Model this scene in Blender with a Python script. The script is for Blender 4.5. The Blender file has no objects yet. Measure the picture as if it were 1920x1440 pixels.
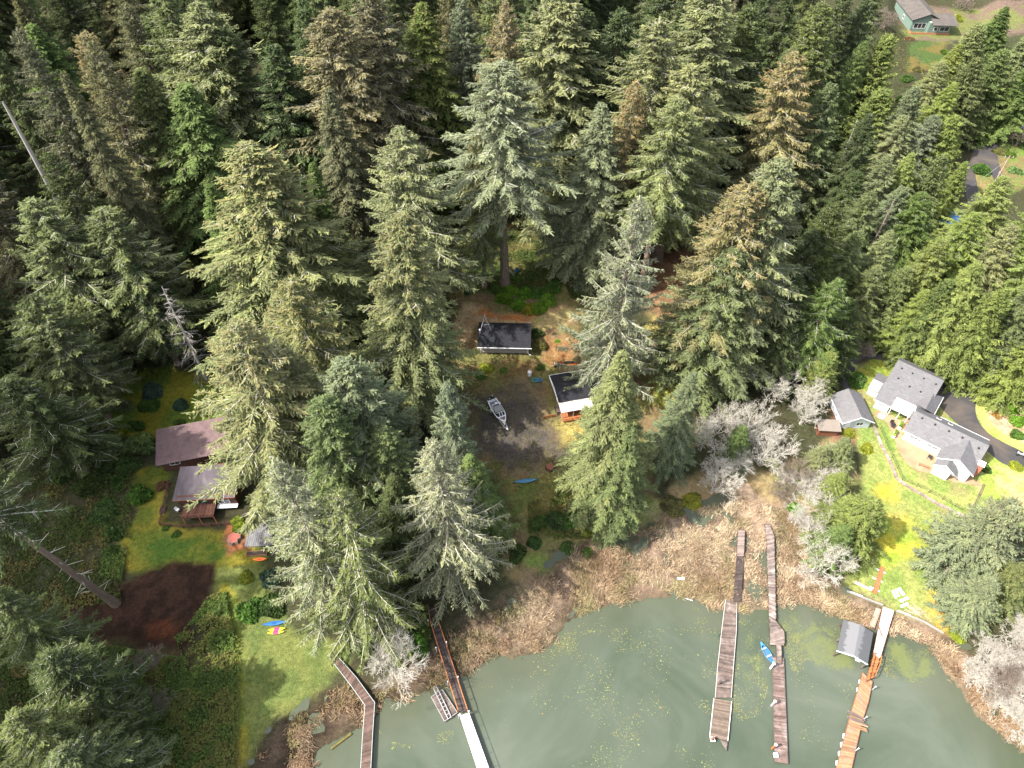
import bpy, bmesh, math, random
import numpy as np
from mathutils import Vector, Matrix
from mathutils.geometry import delaunay_2d_cdt
S = bpy.context.scene
C = S.collection
R = math.radians
# ------------------------------------------------------------------ camera, sky, sun, exposure
CAMH, FPX, PITCH = 115.0, 1331.0, R(48.5)
cam_d = bpy.data.cameras.new('camera')
cam_d.sensor_width = 36.0
cam_d.lens = 36.0 * FPX / 1920.0
cam_d.clip_start = 1.0
cam_d.clip_end = 6000.0
cam = bpy.data.objects.new('camera', cam_d)
C.objects.link(cam)
cam.location = (0, 0, CAMH)
cam.rotation_euler = (R(90) - PITCH, 0, 0)
S.camera = cam
SUN_EL = R(49)
SHX, SHY = 0.958, 0.287            # the way shadows fall on the ground
w = bpy.data.worlds.new('World')
S.world = w
w.use_nodes = True
nt = w.node_tree
bg = nt.nodes['Background']
sky = nt.nodes.new('ShaderNodeTexSky')
sky.sky_type = 'NISHITA'
sky.sun_disc = False
sky.sun_elevation = SUN_EL
sky.sun_rotation = math.atan2(-SHX, -SHY)
sky.air_density = 1.0
sky.dust_density = 3.0
sky.ozone_density = 0.4
hs = nt.nodes.new('ShaderNodeHueSaturation')          # thin bright cloud greys the blue
hs.inputs['Saturation'].default_value = .5
nt.links.new(sky.outputs[0], hs.inputs['Color'])
nt.links.new(hs.outputs[0], bg.inputs[0])
bg.inputs[1].default_value = 0.15
sl = bpy.data.lights.new('sun', 'SUN')
sl.energy = 3.4
sl.angle = R(0.6)
sl.color = (1.0, 0.945, 0.86)
so = bpy.data.objects.new('sun', sl)
C.objects.link(so)
so.location = (-60, -20, 160)
d = Vector((SHX * math.cos(SUN_EL), SHY * math.cos(SUN_EL), -math.sin(SUN_EL)))
so.rotation_euler = d.to_track_quat('-Z', 'Y').to_euler()
S.view_settings.view_transform = 'Standard'
S.view_settings.look = 'None'
S.view_settings.exposure = 1.65
S.view_settings.gamma = 1.0
S.render.engine = 'CYCLES'
S.cycles.max_bounces = 5
S.cycles.diffuse_bounces = 3
S.cycles.transmission_bounces = 2
S.cycles.glossy_bounces = 2
S.cycles.transparent_max_bounces = 4
rng = np.random.default_rng(7)
random.seed(7)

# ------------------------------------------------------------------ helpers
def pz(u, v, z=0.0):
    """ground point seen at photo pixel (u, v) on the level z"""
    c, s = math.cos(PITCH), math.sin(PITCH)
    du, dv = (u - 960) / FPX, (v - 720) / FPX
    t = (CAMH - z) / (s + dv * c)
    return (du * t, (c - dv * s) * t)
def proj(x, y, z):
    c, s = math.cos(PITCH), math.sin(PITCH)
    a, b = y, CAMH - z
    dep = a * c + b * s
    return (960 + FPX * x / dep, 720 + FPX * (b * c - a * s) / dep)
def lattice(ix, iy, seed):
    h = (ix.astype(np.int64) * 374761393 + iy.astype(np.int64) * 668265263 + seed * 1442695041) & 0x7fffffff
    h = (h ^ (h >> 13)) * 1274126177 & 0x7fffffff
    h = (h ^ (h >> 16)) & 0xffff
    return h / 65535.0
def vnoise(x, y, sc, seed=0):
    x = np.asarray(x, float) / sc
    y = np.asarray(y, float) / sc
    ix, iy = np.floor(x), np.floor(y)
    fx, fy = x - ix, y - iy
    fx, fy = fx * fx * (3 - 2 * fx), fy * fy * (3 - 2 * fy)
    a, b = lattice(ix, iy, seed), lattice(ix + 1, iy, seed)
    c, d = lattice(ix, iy + 1, seed), lattice(ix + 1, iy + 1, seed)
    return (a * (1 - fx) + b * fx) * (1 - fy) + (c * (1 - fx) + d * fx) * fy
def fbm(x, y, sc, seed=0, o=3):
    r, a, t = 0, 1.0, 0
    for k in range(o):
        r = r + a * vnoise(x, y, sc / 2 ** k, seed + k * 17)
        t += a
        a *= .5
    return r / t
def sdist(x, y, poly):
    """signed distance to a polygon, positive inside"""
    x, y = np.asarray(x, float), np.asarray(y, float)
    P = np.asarray(poly, float)
    best = np.full(x.shape, 1e18)
    ins = np.zeros(x.shape, bool)
    for i in range(len(P)):
        ax, ay = P[i]
        bx, by = P[(i + 1) % len(P)]
        ex, ey = bx - ax, by - ay
        q = np.clip(((x - ax) * ex + (y - ay) * ey) / (ex * ex + ey * ey + 1e-12), 0, 1)
        best = np.minimum(best, (x - ax - q * ex) ** 2 + (y - ay - q * ey) ** 2)
        if ay != by:
            cr = (ay > y) != (by > y)
            ins ^= cr & (x < ex * (y - ay) / (by - ay) + ax)
    dd = np.sqrt(best)
    return np.where(ins, dd, -dd)
def sm(a, b, v):
    q = np.clip((v - a) / (b - a), 0, 1)
    return q * q * (3 - 2 * q)

def tag(o, label=None, cat=None, group=None, kind=None):
    if label: o['label'] = label
    if cat: o['category'] = cat
    if group: o['group'] = group
    if kind: o['kind'] = kind
    return o
def thing(name, label, cat, loc=(0, 0, 0), rz=0.0, group=None):
    o = bpy.data.objects.new(name, None)
    o.empty_display_size = .3
    C.objects.link(o)
    o.location = loc
    o.rotation_euler = (0, 0, rz)
    return tag(o, label, cat, group)
def copy_thing(o, parent=None):
    c = o.copy()
    C.objects.link(c)
    if parent: c.parent = parent
    for ch in o.children: copy_thing(ch, c)
    return c
def np_mesh(name, V, F, mat, parent=None, attrs=None, smooth=False, mat2=None, split=0):
    """V (n,3), F (m,4) or (m,3)"""
    V = np.asarray(V, np.float32).reshape(-1, 3)
    F = np.asarray(F, np.int32)
    m = bpy.data.meshes.new(name)
    m.vertices.add(len(V))
    m.vertices.foreach_set('co', V.ravel())
    k = F.shape[1]
    m.loops.add(F.size)
    m.loops.foreach_set('vertex_index', F.ravel())
    m.polygons.add(len(F))
    m.polygons.foreach_set('loop_start', np.arange(0, F.size, k, dtype=np.int32))
    if smooth: m.polygons.foreach_set('use_smooth', np.ones(len(F), bool))
    for an, (ty, val) in (attrs or {}).items():
        at = m.attributes.new(an, ty, 'POINT')
        if ty == 'FLOAT': at.data.foreach_set('value', np.asarray(val, np.float32).ravel())
        else: at.data.foreach_set('color', np.asarray(val, np.float32).ravel())
    m.update()
    m.validate()
    m.materials.append(mat)
    if mat2:                       # faces from 'split' on are a second wood
        m.materials.append(mat2)
        m.polygons.foreach_set('material_index', (np.arange(len(m.polygons)) >= split).astype(np.int32))
    o = bpy.data.objects.new(name, m)
    C.objects.link(o)
    if parent: o.parent = parent
    return o
class MB:
    """collects simple solids into one mesh"""
    def __init__(s): s.v, s.f, s.a, s.cur = [], [], [], .5
    def poly(s, pts):
        n = len(s.v)
        s.v += [tuple(p) for p in pts]
        s.a += [s.cur] * len(pts)
        s.f.append(tuple(range(n, n + len(pts))))
    def hexa(s, b, t):
        n, k = len(s.v), len(b)
        s.v += [tuple(p) for p in b] + [tuple(p) for p in t]
        s.a += [s.cur] * (2 * k)
        s.f.append(tuple(range(n + k - 1, n - 1, -1)))
        s.f.append(tuple(range(n + k, n + 2 * k)))
        for i in range(k):
            j = (i + 1) % k
            s.f.append((n + i, n + j, n + k + j, n + k + i))
    def box(s, x0, x1, y0, y1, z0, z1):
        s.hexa([(x0, y0, z0), (x1, y0, z0), (x1, y1, z0), (x0, y1, z0)],
               [(x0, y0, z1), (x1, y0, z1), (x1, y1, z1), (x0, y1, z1)])
    def prism(s, pts, z0, z1):
        s.hexa([(p[0], p[1], z0) for p in pts], [(p[0], p[1], z1) for p in pts])
    def slab(s, pts, th):
        """roof plane: pts is the top surface, th the thickness straight down"""
        s.hexa([(p[0], p[1], p[2] - th) for p in pts], pts)
    def tube(s, p0, p1, r0, r1=None, n=8, cap=True):
        r1 = r0 if r1 is None else r1
        p0, p1 = Vector(p0), Vector(p1)
        ax = (p1 - p0).normalized()
        a = ax.orthogonal().normalized()
        b = ax.cross(a)
        A = [p0 + (a * math.cos(6.28319 * i / n) + b * math.sin(6.28319 * i / n)) * r0 for i in range(n)]
        B = [p1 + (a * math.cos(6.28319 * i / n) + b * math.sin(6.28319 * i / n)) * r1 for i in range(n)]
        s.hexa(A, B)
    def beam(s, p0, p1, w, h):
        """square bar from p0 to p1, w wide, h tall, its top at the points"""
        p0, p1 = Vector(p0), Vector(p1)
        d = (p1 - p0)
        sd = Vector((-d.y, d.x, 0))
        sd = sd.normalized() * (w / 2) if sd.length > 1e-6 else Vector((w / 2, 0, 0))
        up = d.cross(sd).normalized() * h
        if up.z < 0: up = -up
        q = [p0 - sd, p1 - sd, p1 + sd, p0 + sd]
        s.hexa([p - up for p in q], q)
    def build(s, name, mat, parent=None, smooth=False):
        m = bpy.data.meshes.new(name)
        m.from_pydata(s.v, [], s.f)
        at = m.attributes.new('lv', 'FLOAT', 'POINT')
        at.data.foreach_set('value', np.asarray(s.a, np.float32))
        bm = bmesh.new()
        bm.from_mesh(m)
        bmesh.ops.recalc_face_normals(bm, faces=bm.faces)
        bm.to_mesh(m)
        bm.free()
        if smooth: m.polygons.foreach_set('use_smooth', np.ones(len(m.polygons), bool))
        m.materials.append(mat)
        o = bpy.data.objects.new(name, m)
        C.objects.link(o)
        if parent: o.parent = parent
        return o

# ------------------------------------------------------------------ materials
def mat_new(name):
    m = bpy.data.materials.new(name)
    m.use_nodes = True
    nt = m.node_tree
    return m, nt, nt.nodes['Principled BSDF']
def nd(nt, ty, **kw):
    n = nt.nodes.new(ty)
    for k, v in kw.items():
        if k.startswith('i_'):
            n.inputs[k[2:].replace('_', ' ')].default_value = v
        else: setattr(n, k, v)
    return n
def mixrgb(nt, fac, a, b, mode='MIX'):
    n = nt.nodes.new('ShaderNodeMix')
    n.data_type = 'RGBA'
    n.blend_type = mode
    for s, val in ((0, fac), (6, a), (7, b)):
        if hasattr(val, 'links') or hasattr(val, 'is_linked'): nt.links.new(val, n.inputs[s])
        else: n.inputs[s].default_value = val if s == 0 else (*val, 1)
    return n.outputs[2]
def math_n(nt, op, a, b=None, clamp=False):
    n = nt.nodes.new('ShaderNodeMath')
    n.operation = op
    n.use_clamp = clamp
    for i, val in ((0, a), (1, b)):
        if val is None: continue
        if hasattr(val, 'is_linked'): nt.links.new(val, n.inputs[i])
        else: n.inputs[i].default_value = val
    return n.outputs[0]
def maprange(nt, v, a, b, c=0.0, d=1.0):
    n = nt.nodes.new('ShaderNodeMapRange')
    nt.links.new(v, n.inputs[0])
    for i, q in enumerate((a, b, c, d)): n.inputs[i + 1].default_value = q
    return n.outputs[0]
def noise(nt, scale, detail=4, rough=.6, co=None, dist=0.0):
    n = nd(nt, 'ShaderNodeTexNoise')
    n.inputs['Scale'].default_value = scale
    n.inputs['Detail'].default_value = detail
    n.inputs['Roughness'].default_value = rough
    n.inputs['Distortion'].default_value = dist
    if co is None: co = nd(nt, 'ShaderNodeTexCoord').outputs['Object']
    nt.links.new(co, n.inputs['Vector'])
    return n.outputs[0]
def mat(name, c1, c2=None, scale=3.0, rough=.8, lv=0.0, bump=0.0, metal=0.0, c3=None, s3=.6, spec=.3, stretch=None):
    """two-tone weathered surface; lv = how far the 'lv' attribute lightens and darkens pieces"""
    m, nt, b = mat_new(name)
    c2 = c2 or tuple(min(1, x * 1.25) for x in c1)
    co = nd(nt, 'ShaderNodeTexCoord').outputs['Object']
    if stretch:
        mp = nd(nt, 'ShaderNodeMapping')
        mp.inputs['Scale'].default_value = stretch
        nt.links.new(co, mp.inputs[0])
        co = mp.outputs[0]
    f = maprange(nt, noise(nt, scale, 5, .65, co), .3, .7)
    col = mixrgb(nt, f, c1, c2)
    if c3:
        g = maprange(nt, noise(nt, s3, 4, .6, co, .5), .5, .68)
        col = mixrgb(nt, g, col, c3)
    if lv:
        at = nd(nt, 'ShaderNodeAttribute', attribute_name='lv')
        k = maprange(nt, at.outputs['Fac'], 0, 1, 1 - lv, 1 + lv)
        cc = nd(nt, 'ShaderNodeCombineColor')
        for i in range(3): nt.links.new(k, cc.inputs[i])
        col = mixrgb(nt, 1.0, col, cc.outputs[0], 'MULTIPLY')
    nt.links.new(col, b.inputs['Base Color'])
    b.inputs['Roughness'].default_value = rough
    b.inputs['Metallic'].default_value = metal
    b.inputs['Specular IOR Level'].default_value = spec
    if bump:
        bn = nd(nt, 'ShaderNodeBump')
        bn.inputs['Strength'].default_value = bump
        bn.inputs['Distance'].default_value = .05
        nt.links.new(noise(nt, scale * 4, 3, .6, co), bn.inputs['Height'])
        nt.links.new(bn.outputs[0], b.inputs['Normal'])
    return m
def shingle(name, c, dark, leaf=None):
    """asphalt shingles: short courses of slightly different tabs, plus fallen needles"""
    m, nt, b = mat_new(name)
    co = nd(nt, 'ShaderNodeTexCoord').outputs['Object']
    br = nd(nt, 'ShaderNodeTexBrick')
    br.inputs['Scale'].default_value = 1.0
    br.inputs['Brick Width'].default_value = .62
    br.inputs['Row Height'].default_value = .3
    br.inputs['Mortar Size'].default_value = .012
    br.inputs['Color1'].default_value = (*c, 1)
    br.inputs['Color2'].default_value = (*[x * .72 for x in c], 1)
    br.inputs['Mortar'].default_value = (*dark, 1)
    nt.links.new(co, br.inputs['Vector'])
    f = maprange(nt, noise(nt, .55, 5, .65, co, .4), .35, .7)
    col = mixrgb(nt, f, br.outputs[0], dark)
    g = maprange(nt, noise(nt, 7, 3, .7, co), .3, .75, .75, 1.25)
    cc = nd(nt, 'ShaderNodeCombineColor')
    for i in range(3): nt.links.new(g, cc.inputs[i])
    col = mixrgb(nt, 1.0, col, cc.outputs[0], 'MULTIPLY')
    if leaf:
        h = math_n(nt, 'MULTIPLY', maprange(nt, noise(nt, 4.5, 4, .75, co), .6, .68), maprange(nt, noise(nt, .35, 2, .5, co), .4, .6))
        col = mixrgb(nt, h, col, leaf)
    nt.links.new(col, b.inputs['Base Color'])
    b.inputs['Roughness'].default_value = .9
    b.inputs['Specular IOR Level'].default_value = .2
    return m
def foliage(name, transl=.25, warm=(1.12, 1.04, .8)):
    """leaf and needle sprays; tint from the object's colour, brown cones by its alpha"""
    m, nt, b = mat_new(name)
    nt.nodes.remove(b)
    oi = nd(nt, 'ShaderNodeObjectInfo')
    lv = nd(nt, 'ShaderNodeAttribute', attribute_name='lv').outputs['Fac']
    cn = nd(nt, 'ShaderNodeAttribute', attribute_name='cone').outputs['Fac']
    k = maprange(nt, lv, 0, 1, .5, 1.5)
    cc = nd(nt, 'ShaderNodeCombineColor')
    for i in range(3): nt.links.new(k, cc.inputs[i])
    col = mixrgb(nt, 1.0, oi.outputs['Color'], cc.outputs[0], 'MULTIPLY')
    ww = mixrgb(nt, maprange(nt, lv, .55, 1), (1, 1, 1), warm)
    col = mixrgb(nt, 1.0, col, ww, 'MULTIPLY')
    col = mixrgb(nt, math_n(nt, 'MULTIPLY', cn, oi.outputs['Alpha'], True), col, (.27, .165, .075))
    di = nd(nt, 'ShaderNodeBsdfDiffuse')
    tr = nd(nt, 'ShaderNodeBsdfTranslucent')
    mx = nd(nt, 'ShaderNodeMixShader')
    mx.inputs[0].default_value = transl
    nt.links.new(col, di.inputs[0])
    nt.links.new(col, tr.inputs[0])
    nt.links.new(di.outputs[0], mx.inputs[1])
    nt.links.new(tr.outputs[0], mx.inputs[2])
    nt.links.new(mx.outputs[0], nt.nodes['Material Output'].inputs[0])
    return m
M = {}
M['needle'] = foliage('needle_foliage', .22)
M['leaf'] = foliage('leaf_foliage', .28, (1.2, 1.1, .6))
M['bark'] = mat('bark', (.13, .09, .065), (.24, .185, .145), 2.2, .95, bump=.6, stretch=(3, 3, .6))
M['snag'] = mat('grey_dead_wood', (.26, .235, .21), (.42, .39, .36), 2.0, .95, bump=.4, stretch=(3, 3, .5))
M['lichen'] = mat('lichen_twig', (.39, .36, .305), (.56, .53, .46), 1.5, .95)
M['twig'] = mat('brown_twig', (.16, .125, .1), (.27, .22, .18), 1.5, .95)
M['asphalt'] = mat('asphalt', (.036, .034, .036), (.06, .056, .056), .35, .9, c3=(.085, .07, .058), s3=.12)
M['white'] = mat('white_paint', (.74, .74, .73), (.8, .8, .79), 1.2, .6)
M['offwhite'] = mat('white_siding', (.6, .61, .61), (.68, .69, .69), 1.0, .7)
M['glass'] = mat('window_glass', (.015, .018, .02), (.04, .045, .05), .8, .08, spec=.5)
M['skyglass'] = mat('sky_painted_glass', (.26, .29, .31), (.36, .39, .41), .6, .1, spec=.5)  # sky reflection painted into the pale pane colour
M['black'] = mat('black_metal', (.02, .02, .022), (.04, .04, .042), 5, .5)
M['alu'] = mat('bare_aluminium', (.42, .43, .44), (.58, .59, .6), 4, .42, metal=.6)
M['galv'] = mat('galvanised_steel', (.4, .41, .42), (.56, .57, .58), 5, .5, metal=.3)
M['concrete'] = mat('concrete', (.22, .21, .2), (.3, .29, .27), 1.2, .9)
M['cedar'] = mat('orange_stained_wood', (.27, .095, .032), (.36, .145, .055), 3, .75, lv=.25)
M['weather'] = mat('weathered_planks', (.075, .054, .045), (.15, .115, .1), 1.4, .9, lv=.45, c3=(.19, .16, .14), s3=.5)
M['darkplank'] = mat('dark_wet_planks', (.032, .024, .022), (.075, .055, .05), 1.6, .8, lv=.4)
M['newplank'] = mat('honey_planks', (.23, .115, .058), (.32, .18, .1), 1.6, .8, lv=.34, c3=(.22, .16, .125), s3=.7)
M['brownwall'] = mat('brown_board_wall', (.075, .032, .022), (.12, .055, .038), 2.5, .8)
M['brownroof'] = mat('mauve_brown_roof', (.125, .08, .078), (.165, .11, .108), 1.2, .75, c3=(.1, .066, .068), s3=.5)
M['purproof'] = mat('plum_roof', (.058, .046, .055), (.09, .075, .088), .9, .7, c3=(.12, .104, .106), s3=.6, stretch=(1.2, .35, 1))
M['rust'] = mat('red_brown_wood', (.16, .058, .034), (.22, .09, .05), 2.5, .85)
# ------------------------------------------------------------------ ground
P0 = lambda pts, z=1.0: [pz(u, v, z) for u, v in pts]
WATER_EDGE = [(-60, -400), (-34, -60), (-29, 20)] + P0([(600, 1405), (680, 1362), (720, 1335), (790, 1302), (830, 1282), (880, 1268), (912, 1240), (925, 1225),
    (960, 1235), (1010, 1225), (1035, 1210), (1060, 1172), (1100, 1150), (1160, 1130), (1200, 1125), (1250, 1122), (1300, 1124), (1340, 1145), (1400, 1150),
    (1450, 1142), (1500, 1132), (1560, 1150), (1600, 1168), (1660, 1190), (1690, 1192), (1720, 1205), (1755, 1232), (1775, 1268), (1800, 1292), (1830, 1342), (1870, 1372), (1930, 1425)], 0) \
    + [(88, 10), (120, -60), (160, -400)]
LAND_EDGE = [(-62, -400), (-45, -60), (-42, 10)] + P0([(452, 1450), (490, 1385), (540, 1345), (610, 1290), (640, 1280), (700, 1285), (790, 1240), (850, 1180), (930, 1150), (1000, 1080),
    (1060, 1030), (1150, 1010), (1220, 970), (1300, 940), (1400, 925), (1480, 945), (1500, 1000), (1530, 1060), (1580, 1105), (1620, 1125), (1680, 1148), (1740, 1168),
    (1800, 1205), (1850, 1255), (1930, 1335)], .3) + [(98, 20), (130, -60), (165, -400)]
PADS = [  # level places: photo outline, height, softness
    ([(1520, 690), (1600, 640), (1690, 660), (1770, 700), (1900, 760), (1925, 840), (1880, 880), (1850, 960), (1700, 900), (1640, 820), (1570, 800)], 1.4, 5),
    ([(860, 590), (1010, 590), (1015, 655), (870, 655)], 2.0, 3.0),
    ([(1010, 690), (1220, 680), (1230, 800), (1020, 800)], 1.3, 3),
    ([(280, 760), (480, 760), (500, 990), (290, 1000)], 1.0, 4),
    ([(1690, 5), (1830, 5), (1830, 75), (1690, 75)], 3.9, 8),
]
PADW = [([pz(u, v, z) for u, v in p], z, s) for p, z, s in PADS]
BANK = [pz(u, v, 3) for u, v in [(880, 560), (930, 582), (1000, 586), (1050, 570), (1075, 545), (1080, 440), (860, 440)]]
def hgt(x, y):
    x, y = np.asarray(x, float), np.asarray(y, float)
    dw = -sdist(x, y, WATER_EDGE)
    dl = -sdist(x, y, LAND_EDGE)
    n = fbm(x, y, 9, 3, 3) - .5
    h = .5 * sm(0, 6, dl) + .03 * np.maximum(0, dl - 6) + n * .5 * sm(0, 15, dl)
    marsh = (vnoise(x, y, 1.6, 5) * .6 + vnoise(x, y, 5, 8) * .8 - .52) * .32
    h = h + np.where(dw > 0, marsh * (1 - sm(-1, 5, dl)), 0)
    h = np.where(dw < 0, np.maximum(-3, dw * .16 - .1) , h)
    h = h + 1.4 * sm(-2, 1.5, sdist(x, y, BANK))
    rr = np.hypot(x, y - 120)
    h = h + np.where(dw > 0, 45 * sm(330, 900, rr) * (.6 + .8 * vnoise(x, y, 260, 21)), 0)
    for p, z, s in PADW:
        k = sm(-s, 0, sdist(x, y, p))
        h = h * (1 - k) + z * k
    return h
def hz(x, y): return float(hgt(np.array([x]), np.array([y]))[0])
def pg(u, v, dz=0.0):
    """the ground point under photo pixel (u, v)"""
    z = 1.0
    for k in range(6):
        x, y = pz(u, v, z)
        z = hz(x, y)
    return Vector((x, y, z + dz))
def grow(a, b, step, far, g=1.22):
    c = list(np.arange(a, b, step))
    s, e = step, c[-1]
    up, dn = [], []
    q = step
    while e < far:
        q *= g; e += q; up.append(e)
    s, q = c[0], step
    while s > -far:
        q *= g; s -= q; dn.append(s)
    return np.array(dn[::-1] + c + up)
def grid(xs, ys):
    X, Y = np.meshgrid(xs, ys)
    nx, ny = len(xs), len(ys)
    i = np.arange(ny - 1)[:, None] * nx + np.arange(nx - 1)[None]
    F = np.stack([i, i + 1, i + 1 + nx, i + nx], -1).reshape(-1, 4)
    return X.ravel(), Y.ravel(), F
gx = np.concatenate([np.arange(-150, -112, 1.2), np.arange(-112, 112, .55), np.arange(112, 190, 1.0)])
gx = np.concatenate([-150 - np.cumsum(1.2 * 1.22 ** np.arange(1, 34))[::-1], gx, 190 + np.cumsum(1.0 * 1.22 ** np.arange(1, 34))])
gy = np.concatenate([np.arange(18, 150, .55), np.arange(150, 320, 1.1)])
gy = np.concatenate([18 - np.cumsum(.55 * 1.25 ** np.arange(1, 34))[::-1], gy, 320 + np.cumsum(1.1 * 1.22 ** np.arange(1, 34))])
X, Y, F = grid(gx, gy)
Z = hgt(X, Y)
FLOOR = (.042, .036, .022)
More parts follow.
